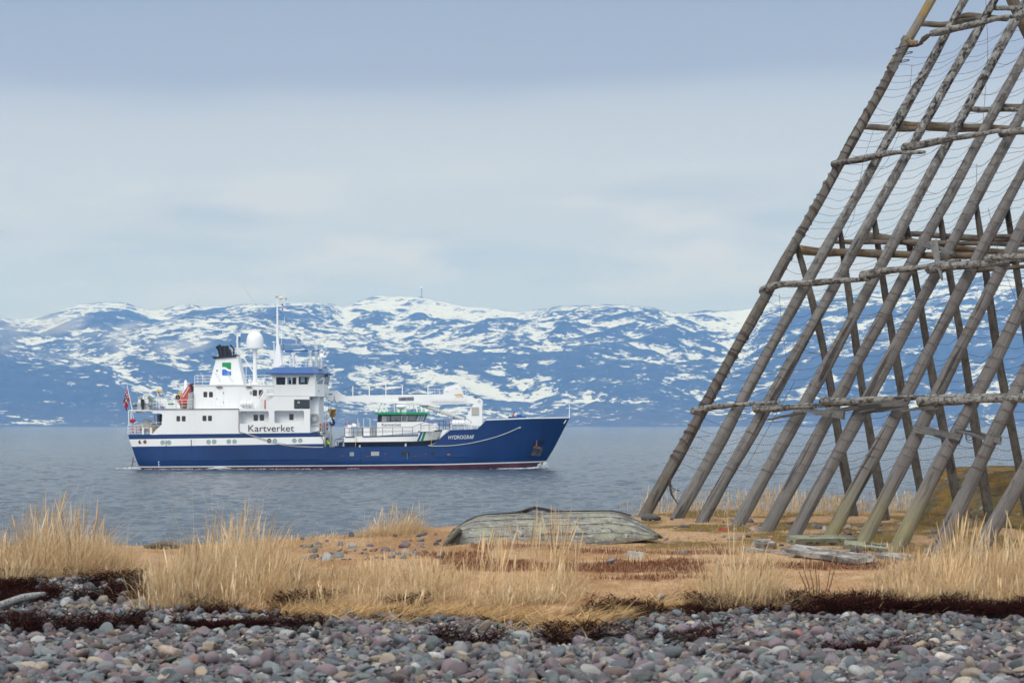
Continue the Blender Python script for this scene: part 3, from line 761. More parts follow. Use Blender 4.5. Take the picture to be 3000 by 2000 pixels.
b = MB(); b.prism(SS(D, [(265, 1158), (402, 1158), (402, 1262), (385, 1266), (362, 1258), (335, 1238), (312, 1227), (288, 1224), (265, 1230)], 3.16), .03); b.build('emblem_green', green, ship if False else fn_)
b = MB(); b.prism(SS(D, [(265, 1274), (285, 1264), (308, 1264), (332, 1278), (356, 1294), (380, 1298), (402, 1290), (402, 1355), (265, 1355)], 3.16), .03); b.build('emblem_blue', paint('emblem_blue_paint', (.01, .12, .60), .45, .05, 3), fn_)
b = MB()
for p, q in (((270, 1310), (300, 1285)), ((300, 1285), (310, 1350)), ((300, 1320), (340, 1300)), ((340, 1300), (350, 1350)), ((340, 1310), (398, 1320)), ((370, 1300), (385, 1350)), ((268, 1335), (330, 1335))): b.bar(S(D(*p), 3.15), S(D(*q), 3.15), .02, .02)
b.build('emblem_lines', paint('emblem_pale', (.25, .5, .75), .5, .05, 3), fn_)
b = MB(); b.span(S(A(822, 681), 3.17), S(A(836, 694), 3.3)); b.build('funnel_sign', green, fn_)
for u in (700, 822, 918):
    b = MB(); b.bar(S(A(u - 10, 706), 2.2), S(A(u + 30, 785), 2.2), .05, .05); b.bar(S(A(u + 2, 706), 2.2), S(A(u + 42, 785), 2.2), .05, .05); b.build('ladder', lgrey, ship)

# ---- lattice aft mast with its long aerial, and the satellite dome
b = MB(); d = 5.0
b.tube(SS(D, [(508, 1495), (500, 948), (497, 708)], d), [.13, .11, .07], 8)
b.tube(SS(D, [(272, 706), (725, 706)], d), .035, 6); b.tube(SS(D, [(272, 706), (275, 680)], d), .04, 6)
b.bar(S(D(448, 712), d), S(D(497, 760), d), .06, .06); b.bar(S(D(548, 715), d), S(D(500, 765), d), .06, .06); b.box(S(D(530, 738), d), (.22, .2, .3))
b.tube(SS(D, [(275, 948), (760, 942)], d), .06, 6); b.tube(SS(D, [(165, 1103), (270, 955)], d), .05, 6); b.tube(SS(D, [(165, 1103), (465, 958)], d), .05, 6)
b.tube(SS(D, [(518, 955), (860, 1492)], d), .065, 6); b.tube(SS(D, [(530, 1060), (700, 952)], d), .04, 6); b.tube(SS(D, [(530, 1058), (740, 1035)], d), .05, 6); b.tube(SS(D, [(520, 1180), (590, 1440)], d), .05, 6)
b.tube(SS(D, [(275, 950), (275, 1060)], d), .03, 6)
b.torus(S(D(487, 838), d), .09, .02, 'y', 12, 5); b.tube(SS(D, [(533, 760), (535, 800), (515, 850)], d), .03, 6, 1)
b.build('aft_mast', [white_b, black], ship)
b = MB(); b.tube(SS(D, [(820, 350), (960, 560), (1110, 810)], 5), .012, 4); b.build('whip_aerial', grey, ship)
b = MB(); b.tube(SS(D, [(590, 0), (800, 300)], 5), .010, 4); b.build('whip_aerial', grey, ship)
b = MB(); c0 = S(D(767, 935), 5.0); k = MPP / 5.2275 * 1.02
b.lathe(c0, [(.0001, -14 * k), (70 * k, -14 * k), (128 * k, -8 * k), (130 * k, 2 * k), (129 * k, 110 * k), (124 * k, 150 * k), (110 * k, 190 * k), (88 * k, 220 * k), (58 * k, 240 * k), (28 * k, 248 * k), (.001, 250 * k)], 32); b.build('satellite_dome', white_b, ship)
b = MB(); b.lathe(c0, [(85 * k, -560 * k), (32 * k, -520 * k), (30 * k, -225 * k), (27 * k, -222 * k), (26 * k, -70 * k), (52 * k, -25 * k), (52 * k, -10 * k)], 20); b.build('dome_pedestal', white_b, ship)
b = MB()
for u, v in ((650, 1006), (880, 1006)): b.tube(SS(D, [(u, v + 40), (u, v), (767, v - 2)], 5.0), .03, 6)
b.tube(SS(D, [(640, 1045), (745, 1035)], 5), .05, 6); b.tube(SS(D, [(805, 1030), (1055, 1056)], 5), .06, 6); b.build('mast_stay', white_b, ship)
for u in (690, 900):
    b = MB(); b.lathe(S(D(u, 1490), 3), [(.10, 0), (.10, .32), (.20, .34), (.20, .48), (.02, .52)], 12); b.build('deck_vent', white_b, ship)
b = MB(); b.tube(SS(D, [(633, 1495), (633, 1230)], 2), .03, 5); b.build('vent_pipe', white_b, ship)

# ---- main mast over the wheelhouse
b = MB(); b.prism(SS(D, [(1056, 1232), (1092, 882), (1140, 882), (1186, 1232)], 4.4), 1.2)
b.tube(SS(D, [(1116, 890), (1112, 500), (1110, 140)], 5), [.16, .10, .07], 8)
for v, u0, u1 in ((300, 1088, 1200), (430, 1092, 1140), (528, 1100, 1228), (640, 1078, 1200), (706, 1082, 1150), (216, 1110, 1216)): b.tube(SS(D, [(u0, v), (u1, v)], 5), .035, 6)
b.bar(S(D(1125, 580), 5), S(D(1215, 532), 5), .05, .05); b.tube(SS(D, [(1220, 545), (1220, 455)], 5), .02, 5); b.tube(SS(D, [(1168, 640), (1168, 580)], 5), .03, 5); b.tube(SS(D, [(1216, 240), (1216, 150)], 5), .04, 5)
b.tube(SS(D, [(1060, 850), (1062, 1230)], 4.6), .05, 6); b.lathe(S(D(1060, 850), 4.6), [(.02, -.06), (.2, .0), (.2, .08), (.02, .1)], 10)
b.tube(SS(D, [(1176, 640), (1172, 890)], 5), .025, 5); b.build('main_mast', white_b, ship)
b = MB(); c1 = S(D(1162, 186), 5); b.lathe(c1, [(.02, 0), (.26, .02), (.30, .10), (.24, .20), (.12, .25), (.01, .26)], 18); b.tube([c1, c1 - Vector((0, 0, .3))], .05, 6); b.build('satellite_dome', paint('cream_dome', (.75, .70, .62), .5, .03, 2), ship)
b = MB(); b.box(S(D(1097, 155), 5), (.18, .18, .2)); b.box(S(D(1126, 150), 5), (.44, .2, .08)); b.build('mast_head_lamp', grey, ship)
b = MB(); b.box(S(D(1244, 175), 5), (.2, .2, .06)); b.box(S(D(1244, 190), 5), (.14, .14, .20)); b.tube(SS(D, [(1216, 226), (1244, 195)], 5), .02, 5); b.build('mast_head_lamp', grey, ship)
for u, v in ((1190, 277), (1190, 346), (1207, 891), (1207, 959)):
    b = MB(); b.lathe(S(D(u, v), 5), [(.07, -.09), (.08, 0), (.07, .09)], 10); b.build('navigation_lamp', paint('lamp_red', (.22, .02, .02), .4, .1, 3), ship)
b = MB(); b.tube(SS(D, [(1136, 350), (1400, 750), (1580, 985)], 5), .012, 4); b.tube(SS(D, [(1136, 440), (1400, 760), (1560, 975)], 5), .012, 4); b.tube(SS(D, [(1088, 440), (640, 950), (520, 1060)], 5), .012, 4); b.build('rigging_wire', black, ship)
# radar, tripod, gantry
b = MB(); b.bar(S(D(1215, 988), 4), S(D(1770, 976), 4), .16, .13); ra = b.build('radar_scanner', blue2, ship)
for u, v, r in ((1216, 988, .09), (1785, 978, .12)):
    b = MB(); b.ball(S(D(u, v), 3.95), r, 8); b.build('scanner_end', white_b, ra)
b = MB(); b.lathe(S(D(1360, 1040), 4.2), [(.10, -1.25), (.12, -.2), (.24, 0), (.26, .16), (.16, .22), (.08, .34)], 14); b.tube(SS(D, [(1370, 1068), (1115, 1228)], 4.2), .06, 6); b.tube(SS(D, [(1375, 1068), (1430, 1226)], 4.2), .06, 6); b.tube(SS(D, [(1170, 1088), (1350, 1080)], 4.2), .04, 6); b.build('radar_pedestal', white_b, ship)
b = MB(); b.span(S(D(1683, 872), 4.6), S(D(1730, 1226), 5.0)); b.tube(SS(D, [(1325, 884), (1690, 882)], 4.8), .05, 6); b.tube(SS(D, [(1400, 884), (1400, 800)], 4.8), .05, 6); b.tube(SS(D, [(1150, 880), (1330, 884)], 4.8), .02, 5); b.bar(S(D(1650, 885), 4.8), S(D(1685, 930), 4.8), .08, .08); b.build('gantry_post', lgrey, ship)
b = MB(); b.lathe(S(D(1620, 1225), 3), [(.25, 0), (.22, .5), (.10, .7), (.10, 1.4), (.16, 1.45), (.16, 1.7), (.02, 1.75)], 12); b.tube(SS(D, [(1586, 1226), (1586, 950)], 3), .025, 5); b.tube(SS(D, [(1755, 1226), (1755, 970)], 3), .035, 5); b.build('instrument_post', lgrey, ship)
b = MB(); b.lathe(S(D(1785, 1050), 3), [(.14, -.25), (.16, 0), (.14, .25)], 10); b.tube(SS(D, [(1785, 1226), (1785, 1070)], 3), .04, 6); b.build('lamp_housing', white_b, ship)
b = MB(); b.ball(S(D(1790, 1049), 2.82), .10, 8); lm, lnt, lb = _nt('lit_lamp'); lb.inputs['Emission Color'].default_value = (1, .62, .35, 1); lb.inputs['Emission Strength'].default_value = 2.0; b.build('lit_lamp', lm, ship)
# ---- after deck: frame, boat cradle, winches
b = MB(); b.tube(SS(G, [(66, 1005), (60, 660), (66, 635), (92, 626), (668, 632)], .6), .055, 8); b.build('stern_frame', white_b, ship)
b = MB(); b.tube(SS(G, [(122, 1000), (122, 660), (140, 640), (660, 636)], 8.8), .055, 8); b.build('stern_frame', white_b, ship)
b = MB(); b.span(S(G(140, 648), 1.0), S(G(500, 690), 8.0)); b.build('cradle_beam', lgrey, ship)
b = MB(); b.span(S(G(500, 640), .8), S(G(668, 660), 8.0)); b.build('cradle_beam', white_b, ship)
b = MB(); b.tube(SS(G, [(158, 690), (212, 960)], 6), .05, 6); b.build('frame_strut', white_b, ship)
b = MB()
for u in (722, 832): b.tube(SS(G, [(u, 705), (u, 992)], 3), .03, 5)
for v in (745, 805, 865, 927): b.tube(SS(G, [(722, v), (832, v)], 3), .025, 5)
b.build('ladder', grey, ship)
for u0 in (405, 605):
    b = MB(); b.span(S(G(u0, 1062), .25), S(G(u0 + 58, 1250), .75)); b.build('bollard', white_b, ship)
b = MB(); b.span(S(G(465, 1062), .9), S(G(603, 1082), 1.6)); b.span(S(G(465, 1062), .9), S(G(480, 1215), 1.6)); b.span(S(G(590, 1062), .9), S(G(603, 1215), 1.6)); b.span(S(G(500, 1095), 1.2), S(G(570, 1180), 1.6)); b.build('winch_frame', paint('rusty_white', (.62, .52, .42), .7, .35, 4), ship)
b = MB(); b.lathe(S(G(540, 1062), 3.2), [(1.05, 0), (1.0, .25), (.55, .65), (.2, .85), (.02, .88)], 14); b.build('covered_winch', paint('grey_canvas', (.40, .42, .42), .9, .2, 3, bump=.5), ship)
b = MB(); b.torus(S(G(760, 1120), 2.0), .42, .06, 'y', 20, 6); b.lathe(S(G(760, 1120), 2.2), [(.40, 0), (.40, .5)], 20, axis='y'); b.build('rope_drum', paint('drum_tan', (.40, .33, .24), .8, .3, 5), ship)
b = MB()
for p, q in (((140, 1395), (137, 1440)), ((137, 1440), (128, 1482)), ((140, 1430), (160, 1430))): b.tube(SS(A, [p, q], .9), .05, 6)
b.build('stern_pipe', rust, ship)
b = MB(); b.span(S(G(870, 500), 3), S(G(900, 560), 3.6)); b.span(S(G(920, 500), 3), S(G(948, 560), 3.6)); b.build('battery_box', rust, ship)
# yellow-topped equipment frame
b = MB(); b.span(S(G(745, 112), 2.5), S(G(945, 150), 3.4), 1)
for p, q in (((785, 150), (862, 590)), ((905, 150), (1050, 350)), ((800, 160), (845, 290)), ((850, 300), (900, 480))): b.bar(S(G(*p), 2.6), S(G(*q), 2.6), .08, .08)
b.span(S(G(845, 185), 2.6), S(G(915, 225), 2.8)); b.bar(S(G(815, 150), 2.7), S(G(860, 290), 2.7), .14, .10, 2)
b.build('equipment_frame', [lgrey, yellow, rust], ship)
# folded red deck crane
b = MB(); b.prism(SS(A, [(508, 952), (534, 905), (562, 850), (600, 800), (634, 788), (640, 830), (612, 872), (586, 912), (580, 955), (520, 958)], 2.6), .8); kc = b.build('knuckle_crane', redp, ship)
b = MB(); b.prism(SS(A, [(518, 955), (582, 955), (576, 998), (530, 998)], 2.7), .7); b.build('crane_base', rust, kc)
b = MB(); b.prism(SS(A, [(606, 800), (640, 792), (641, 852), (618, 862)], 2.5), .9); b.build('crane_joint', black, kc)
b = MB(); b.prism(SS(A, [(486, 938), (500, 890), (515, 868), (540, 866), (528, 900), (505, 938)], 2.9), .5); b.build('crane_boom_tip', yellow, kc)
b = MB(); b.torus(S(A(506, 905), 2.7), .18, .08, 'y', 16, 6); b.build('crane_hose_coil', black, kc)
b = MB(); b.bar(S(A(548, 905), 2.57), S(A(598, 822), 2.57), .03, .10); b.build('crane_lettering_stripe', lgrey, kc)
b = MB(); b.lathe(S(A(571, 845), 4.5), [(.20, -.6), (.19, .75), (.13, .9), (.10, 1.0), (.05, 1.04)], 12); b.build('vent_mast', white_b, ship)

# ---- deck crane on the foredeck
cr = MB(); cr.prism(SS(Fz, [(1850, 960), (1715, 932), (1718, 835), (1845, 590), (1868, 556), (1890, 470), (1935, 442), (2000, 436), (2042, 462), (2052, 500), (2040, 600), (2044, 935), (2010, 962)], 4.3), 1.6)
crane = cr.build('deck_crane', white, ship)
b = MB(); b.prism(SS(E, [(290, 420), (565, 415), (700, 525), (870, 518), (1306, 504)], 4.4) + SS(Fz, [(1030, 358), (1310, 350), (1690, 362), (1870, 408), (1990, 440), (2020, 490), (1985, 530), (1880, 536), (1500, 546), (850, 566), (250, 522)], 4.4) + SS(E, [(1306, 646), (800, 622), (622, 616), (562, 640), (546, 612), (510, 482), (345, 485), (290, 485)], 4.4), .95)
boom = b.build('crane_boom', white, crane)
b = MB(); b.lathe(S(Fz(1985, 490), 4.25), [(.16, 0), (.16, .1), (.06, .12)][::-1], 16, axis='y'); b.build('pivot_pin', lgrey, crane)
b = MB(); b.span(S(Fz(1840, 602), 4.2), S(Fz(1980, 755), 4.3)); b.build('control_cabinet', paint('cabinet_taupe', (.40, .39, .37), .6, .06, 2), crane)
b = MB()
for k in range(7): b.tube(SS(Fz, [(2040, 540 + k * 52), (2066, 575 + k * 52)], 4.8), .025, 5)
b.build('rungs', white_b, crane)
b = MB(); b.tube(SS(Fz, [(850, 562), (985, 598)], 4.8), .14, 10); b.tube(SS(Fz, [(985, 598), (1700, 838)], 4.8), .20, 12)
for u, v in ((985, 598), (1235, 690), (1508, 790)): b.tube(SS(Fz, [(u - 4, v - 2), (u + 4, v + 2)], 4.8), .225, 12, 1)
b.build('hydraulic_cylinder', [lgrey, black], crane)
b = MB(); b.prism(SS(Fz, [(1303, 356), (1310, 262), (1338, 216), (1400, 206), (1535, 160), (1570, 158), (1600, 172), (1632, 226), (1690, 360)], 4.55), .7); b.ball(S(Fz(1545, 235), 4.5), .12, 8); b.ball(S(Fz(1368, 290), 4.5), .12, 8); b.build('winch_housing', white, crane)
b = MB(); b.prism(SS(Fz, [(1510, 362), (1545, 352), (1650, 350), (1690, 410), (1560, 412)], 4.36), .05); b.build('rust_patch', paint('rust_stain', (.62, .42, .24), .7, .3, 2.5), crane)
b = MB(); b.prism(SS(Fz, [(1870, 402), (1910, 402), (1950, 432), (1930, 436)], 4.3), .9); b.build('cable_guide', black, crane)
railing(Fz, [(1050, 358), (1730, 364)], 100, 2, 85, 4.2, par=crane); railing(Fz, [(1060, 462), (1700, 458)], 62, 1, 240, 3.9, par=crane)
b = MB(); b.bar(S(Fz(1050, 462), 4.0), S(Fz(1705, 460), 4.0), .12, .06); b.build('platform', white_b, crane)
for u in (110, 268, 426, 584, 826, 838):
    b = MB(); b.bar(S(B(u, 356), 4.5), S(B(u, 250 if u > 400 else 262), 4.5), .10 if u < 800 else .06, .10); b.build('boom_post', white_b, crane)
b = MB()
for lv, sag in ((2, 7), (42, 8), (78, 8)):
    us = [-230 + 0, 110, 268, 426, 584, 826]
    for a_, c_ in zip(us[:-1], us[1:]):
        pts = []
        for k in range(7):
            t = k / 6; u = a_ + (c_ - a_) * t
            if a_ < 0: u = 12 + (110 - 12) * t; v = 300 + 10 * (lv > 2) + (258 + lv - 300) * t * t
            else: v = 256 + lv + sag * 4 * t * (1 - t)
            pts.append(S(B(u, v), 4.5))
        b.tube(pts, .014, 4, 0, False)
b.build('rope_handrail', black, crane)
b = MB(); b.prism(SS(Fz, [(442, 418), (730, 408), (731, 474), (445, 482)], 4.36), .03); sg = b.build('load_sign', paint('sign_navy', (.010, .020, .085), .5, .05, 2), crane)
text_mesh('SWL 12,7 TONS 12,4 M', S(Fz(452, 444), 4.35), 268 / 6.5333 * MPP, 22 / 6.5333 * MPP, textw, crane, 'sign_line', depth=.008, slope=.025)
text_mesh('SWL 11   TONS 14,50 M', S(Fz(454, 474), 4.35), 268 / 6.5333 * MPP, 22 / 6.5333 * MPP, textw, crane, 'sign_line', depth=.008, slope=.025)
b = MB(); b.prism(SS(E, [(385, 482), (516, 480), (518, 560), (500, 605), (455, 628), (408, 604), (386, 560)], 4.2), 1.3); b.build('boom_head', white, crane)
b = MB(); b.tube(SS(E, [(398, 598), (425, 622), (455, 632), (485, 622), (508, 598)], 4.4), .035, 6); b.span(S(E(412, 478), 4.15), S(E(482, 494), 4.25)); b.build('sheave_rim', black, crane)
b = MB(); b.bar(S(E(140, 668), 4), S(E(345, 500), 4), .30, .30); b.build('boom_rest', white, ship)

# hook block hanging from the boom
hk = thing('hook_block', S(E(475, 1075), 4.8), 'yellow and black striped crane hook block hanging over the ship deck', 'hook block')
b = MB(); b.prism(SS(E, [(395, 770), (564, 770), (526, 930), (435, 930)], 4.6), .4); bl = b.build('block', yellow, hk)
b = MB()
for k in range(8):
    u = 408 + k * 21
    lo = max(430, u - 62); 
    p, q = (u + 10, 772), (u - 46, 928)
    if q[0] < 437: q = (437 + (u - 408) * .05, 928 - (437 - q[0]) * 2.75) if u > 408 else (405, 800)
    if p[0] > 560: p = (545, 850)
    b.bar(S(E(*p), 4.59), S(E(*q), 4.59), .02, .075)
b.build('black_stripes', black, bl)
b = MB(); b.ball(S(E(475, 835), 4.58), (.10, .04, .10), 8); b.build('pin', rust, bl)
b = MB(); b.tube(SS(E, [(475, 925), (475, 965)], 4.8), .07, 8)
pts = [(475, 960), (500, 985), (515, 1020), (508, 1055), (480, 1073), (450, 1062), (437, 1035), (442, 1012)]
b.tube(SS(E, pts, 4.8), [.09, .11, .13, .14, .14, .11, .08, .03], 8); b.build('hook', black, hk)
b = MB(); b.tube(SS(E, [(400, 600), (414, 772)], 4.8), .018, 5); b.tube(SS(E, [(562, 628), (547, 772)], 4.8), .018, 5); b.build('wire_rope', black, hk)
b = MB(); b.tube(SS(E, [(458, 1070), (440, 1180), (412, 1310), (408, 1480)], 4.8), .018, 5); b.tube(SS(E, [(462, 1072), (464, 1280), (467, 1490)], 4.8), .018, 5); b.build('sling', black, hk)

# ---- waist: bulwark end, ladder, posts
b = MB(); b.prism(SS(E, [(338, 1022), (384, 1018), (384, 1190), (440, 1215), (500, 1290), (502, 1500), (338, 1500)], 7.6), .15); b.build('bulwark_end', white, ship)
b = MB()
for u in (266, 338): b.bar(S(E(u, 1035), 6), S(E(u, 1262), 6), .06, .06)
for k in range(10): b.bar(S(E(266, 1045 + k * 22), 6), S(E(338, 1045 + k * 22), 6), .05, .07)
b.build('ladder', grey, ship)
for u, v0, v1 in ((222, 858, 1040), (251, 850, 1032), (375, 856, 1020)):
    b = MB(); b.bar(S(E(u, v0), 5), S(E(u, v1), 5), .09, .09); b.build('crane_rest_post', lgrey, ship)
b = MB(); b.torus(S(E(270, 1225), .4), .10, .03, 'y', 14, 6); b.build('fairlead', white_b, ship)
b = MB(); b.span(S(E(494, 1415), 3), S(E(528, 1490), 3.5)); b.build('winch_motor', grey, ship)
b = MB(); b.tube(SS(E, [(195, 1222), (265, 1290), (305, 1350), (318, 1450)], -.05), .03, 5); b.build('cable', rust, ship)
# mooring ropes slung along the side
def rope(fn, pts, r, name='side_rope'):
    out = []
    n = 24; us = [p[0] for p in pts]; vs_ = [p[1] for p in pts]
    for k in range(n + 1):
        u = us[0] + (us[-1] - us[0]) * k / n; v = float(np.interp(u, us, vs_)); q = fn(u, v); x, z = lx(q), lz(q[1]); out.append((x, YC - hb(x, z) - .06, z))
    b = MB(); b.tube(out, r, 5); return b.build(name, rope_m, ship)
rope(B, [(832, 832), (870, 836), (1000, 836), (1100, 829), (1200, 816), (1300, 797), (1400, 773), (1500, 744), (1600, 707), (1700, 662)], .045)
rope(A, [(1020, 1192), (1060, 1199), (1120, 1224), (1200, 1251), (1300, 1281), (1400, 1302), (1500, 1312), (1600, 1316), (1700, 1316)], .028)
rope(A, [(1040, 1194), (1100, 1211), (1200, 1242), (1300, 1270), (1400, 1291), (1500, 1304), (1600, 1311), (1700, 1313)], .022)
b = MB(); b.ball((lx(B(1705, 0)), YC - hb(lx(B(1705, 0)), 4) - .03, lz(B(0, 660)[1])), (.16, .05, .13), 8); b.build('hawse_lip', grey, ship)
b = MB(); b.tube([(lx(B(632, 0)), YS - .08, lz(B(0, v)[1])) for v in (905, 935, 962)], .03, 5); b.build('loose_rope_end', paint('teal_rope', (.05, .35, .33), .8, .2, 5), ship)
b = MB(); b.prism(SS(Fz, [(1284, 1040), (1406, 1037), (1232, 1192), (1222, 1200)], 3.0), 4.0); b.build('bulwark_wing', white, ship)
b = MB()
for p, q in (((1715, 850), (1715, 1035)), ((1835, 850), (1850, 1035)), ((1775, 900), (1775, 1030)), ((1745, 930), (1735, 1030)), ((1800, 930), (1815, 1030)), ((1710, 855), (1840, 852)), ((1745, 930), (1805, 930)), ((1735, 985), (1815, 985))): b.bar(S(Fz(*p), 2.2), S(Fz(*q), 2.2), .06, .06)
b.build('raft_frame', white_b, ship)
b = MB(); b.tube(SS(Fz, [(1700, 830), (1760, 830), (1820, 870), (1850, 960), (1845, 1025)], 3), .025, 5); b.build('hydraulic_hose', black, ship)
railing(Fz, [(1455, 1035), (1930, 1035), (2060, 960)], 110, 2, 130, 1.2)
b = MB()
for k in range(6): b.bar(S(Fz(1440, 850 + k * 30), 1.5), S(Fz(1440, 872 + k * 30), 1.5), .09, .09, k % 2)
b.build('marker_post', [redp, white_b], ship)

# ---- life rafts, lifebuoys, extinguisher: they hang or lie in cradles
def raft(c, r, half, label):
    t = thing('life_raft', c - Vector((0, 0, r)), label, 'life raft', 'white life raft canisters on the ship')
    b = MB(); b.lathe(c, [(.02, -half), (r * .8, -half + .02), (r * .95, -half + .1), (r, -half + .22), (r, half - .22), (r * .95, half - .1), (r * .8, half - .02), (.02, half)], 20, axis='x'); b.build('canister', white_b, t)
    b = MB()
    for k in (-.45, -.02, .02, .45): b.torus(c + Vector((half * k, 0, 0)), r + .01, .018, 'x', 20, 5)
    b.build('band', lgrey, t)
    b = MB()
    for k in (-.5, .5): b.span(c + Vector((half * k - .05, -r * .8, -r - .12)), c + Vector((half * k + .05, r * .8, -r * .7)))
    b.build('cradle', grey, t)
raft(S(A(1071, 960), .5), 25 / 2.8 * MPP, 53 / 2.8 * MPP, 'white life raft canister at the railing below the wheelhouse')
raft(S(Fz(1588, 905), 1.8), 58 / 6.53 * MPP, 122 / 6.53 * MPP, 'white life raft canister on the foredeck beside the crane column')
def lifebuoy(c, R, axis, label):
    b = MB(); b.torus(c, R, R * .28, axis, 24, 8)
    nf = len(b.f)
    for i in range(nf):
        if (i // 8) % 6 == 0: b.m[i] = 1
    o = b.build('lifebuoy', [orange, white_b]); tag(o, label, 'lifebuoy', 'orange lifebuoys on the ship')
lifebuoy(S(G(205, 1115), .7), 66 / 8.711 * MPP, 'y', 'orange and white lifebuoy on the stern railing, facing the shore')
lifebuoy(S(G(370, 1100), 4.0), 66 / 8.711 * MPP, 'x', 'orange lifebuoy turned sideways further in on the stern deck')
lifebuoy(S(E(250, 1108), 3.0), 60 / 6.533 * MPP, 'x', 'orange lifebuoy seen edge on against the front of the deckhouse')
lifebuoy(S(E(385, 1102), 6.5), 60 / 6.533 * MPP, 'x', 'orange lifebuoy seen edge on by the hook block post')
b = MB(); c = S(G(162, 888), 1.2); b.ball(c, (82 / 8.711 * MPP, .30, 52 / 8.711 * MPP), 12); b.tube([c + Vector((-.1, 0, -.2)), c + Vector((-.1, 0, -.5))], .03, 5); o = b.build('float', paint('float_red', (.48, .012, .03), .6, .2, 3)); tag(o, 'round red marker float hung at the ship stern', 'float')
b = MB(); c = S(A(1181, 908), 1.2); b.lathe(c, [(.02, -.22), (.10, -.2), (.10, .14), (.04, .2), (.04, .26)], 10); o = b.build('fire_extinguisher', redp); tag(o, 'small red extinguisher hung by the upper deckhouse windows', 'extinguisher')

# ---- rubber dinghy standing athwart on the stern cradle
dg = thing('rubber_dinghy', S(G(405, 620), 2.5), 'grey rubber dinghy with outboard engine on the stern cradle', 'dinghy')
for sx_, u in ((1, 205), (-1, 610)):
    p0 = S(G(u, 482), .9); r = 60 / 8.711 * MPP
    b = MB(); b.tube([p0 + Vector((0, -.28, 0)), p0 + Vector((0, 0, 0)), p0 + Vector((0, 2.4, .05)), p0 + Vector((sx_ * .16, 3.4, .35)), p0 + Vector((sx_ * .45, 4.2, .62)), p0 + Vector((sx_ * .82, 4.6, .72))], [r * .35, r, r, r, r * .95, r * .9], 14); b.build('inflatable_tube', greyrub, dg)
b = MB(); b.prism(SS(G, [(268, 440), (555, 440), (600, 520), (572, 612), (405, 640), (272, 612)], 1.1), 3.2); b.build('dinghy_hull', lgrey, dg)
b = MB(); b.span(S(G(300, 345), 1.0), S(G(570, 450), 1.5)); b.build('transom', white_b, dg)
b = MB(); b.span(S(G(418, 255), 2.2), S(G(560, 440), 3.0)); cs_ = b.build('console', white_b, dg)
b = MB(); b.torus(S(G(495, 300), 2.15), .16, .02, 'y', 16, 5); b.build('steering_wheel', rust, cs_)
b = MB(); b.prism(SS(G, [(428, 258), (436, 180), (566, 180), (572, 258)], 2.9), .04); b.build('windscreen', paint('screen_grey', (.42, .47, .52), .2, .05, 2), cs_)
b = MB(); b.prism(SS(G, [(366, 345), (440, 340), (452, 420), (440, 545), (424, 560), (420, 610), (395, 612), (392, 555), (374, 540)], .6), .45); b.build('outboard_motor', black, dg)
b = MB(); b.tube(SS(G, [(316, 345), (415, 285)], 3.5), .24, 10); b.tube(SS(G, [(565, 285), (680, 350)], 3.5), .24, 10); b.build('bow_tube', greyrub, dg)

# ---- ensign on its staff
b = MB(); b.tube(SS(G, [(22, 8), (150, 610), (155, 640)], 5), [.035, .05, .05], 6); b.ball(S(G(20, 4), 5), .05, 6); b.build('flagstaff', white_b, ship)
fl_t = S(G(25, 75), 5); fl_b = S(G(95, 385), 5)
us = [0, 2, 4, 6, 7, 9, 10, 12, 14, 16, 18, 20, 22]; vs_ = [0, 2, 4, 6, 7, 9, 10, 12, 14, 16]
V_, F_, M_ = [], [], []
for v in vs_:
    for u in us:
        p = fl_t.lerp(fl_b, v / 16.0); t = u / 22.0
        dx = -(.30 + .25 * math.sin(v / 16 * 3.0)) * t ** .8 * 1.0 + .05 * math.sin(u * 1.3 + v * .4) * t; dz = -1.05 * t ** 1.25
        V_.append(p + Vector((dx, .16 * math.sin(u * .75 + v * .25) * t ** .5, dz)))
for j in range(len(vs_) - 1):
    for i in range(len(us) - 1):
        a_ = j * len(us) + i; F_.append((a_, a_ + 1, a_ + len(us) + 1, a_ + len(us)))
        uc = (us[i] + us[i + 1]) / 2; vc = (vs_[j] + vs_[j + 1]) / 2
        M_.append(2 if 7 < uc < 9 or 7 < vc < 9 else 1 if 6 < uc < 10 or 6 < vc < 10 else 0)
fo = link_mesh('flag', [tuple(p) for p in V_], F_, [paint('flag_red', (.42, .015, .035), .7, .08, 3), paint('flag_white', (.75, .75, .75), .7, .04, 3), paint('flag_blue', (.01, .02, .12), .7, .05, 3)], None, M_, True)
md = fo.modifiers.new('cloth', 'SOLIDIFY'); md.thickness = .012
tag(fo, 'red flag with a white-edged blue cross hanging at the ship stern', 'flag')

# ---- survey launch lying in the waist
wb = thing('survey_launch', S(E(1500, 1490), 3.0) , 'small white and black launch with a green roof, carried on the ship deck', 'boat')
def FF(px_, py_): return ((px_ - 1100) * 6.5333, (py_ - 1100) * 6.5333)
WY = YS + 3.0; WC = WY + 1.9; wm = WY / FOC
wx = lambda pt: PX(pt[0], WY)
wz = lambda py: EYE - (py - HY) / FOC * WY
xa = wx(E(705, 0)); xbow = wx(Fz(1290, 0)); xbow0 = wx(Fz(1060, 0))
sheer = lambda x: float(np.interp(x, [xa, wx(Fz(812, 0)), wx(Fz(818, 0)), xbow], [wz(E(0, 1300)[1]), wz(Fz(0, 1150)[1]), wz(Fz(0, 1068)[1]), wz(Fz(0, 1046)[1])]))
chine = lambda x: float(np.interp(x, [xa, wx(Fz(800, 0)), xbow], [wz(E(0, 1402)[1]), wz(Fz(0, 1256)[1]), wz(Fz(0, 1215)[1])]))
keel = lambda x: float(np.interp(x, [xa, wx(Fz(700, 0)), wx(Fz(1060, 0)), wx(Fz(1190, 0)), xbow], [wz(E(0, 1488)[1]), wz(Fz(0, 1350)[1]), wz(Fz(0, 1325)[1]), wz(Fz(0, 1240)[1]), wz(Fz(0, 1060)[1])]))
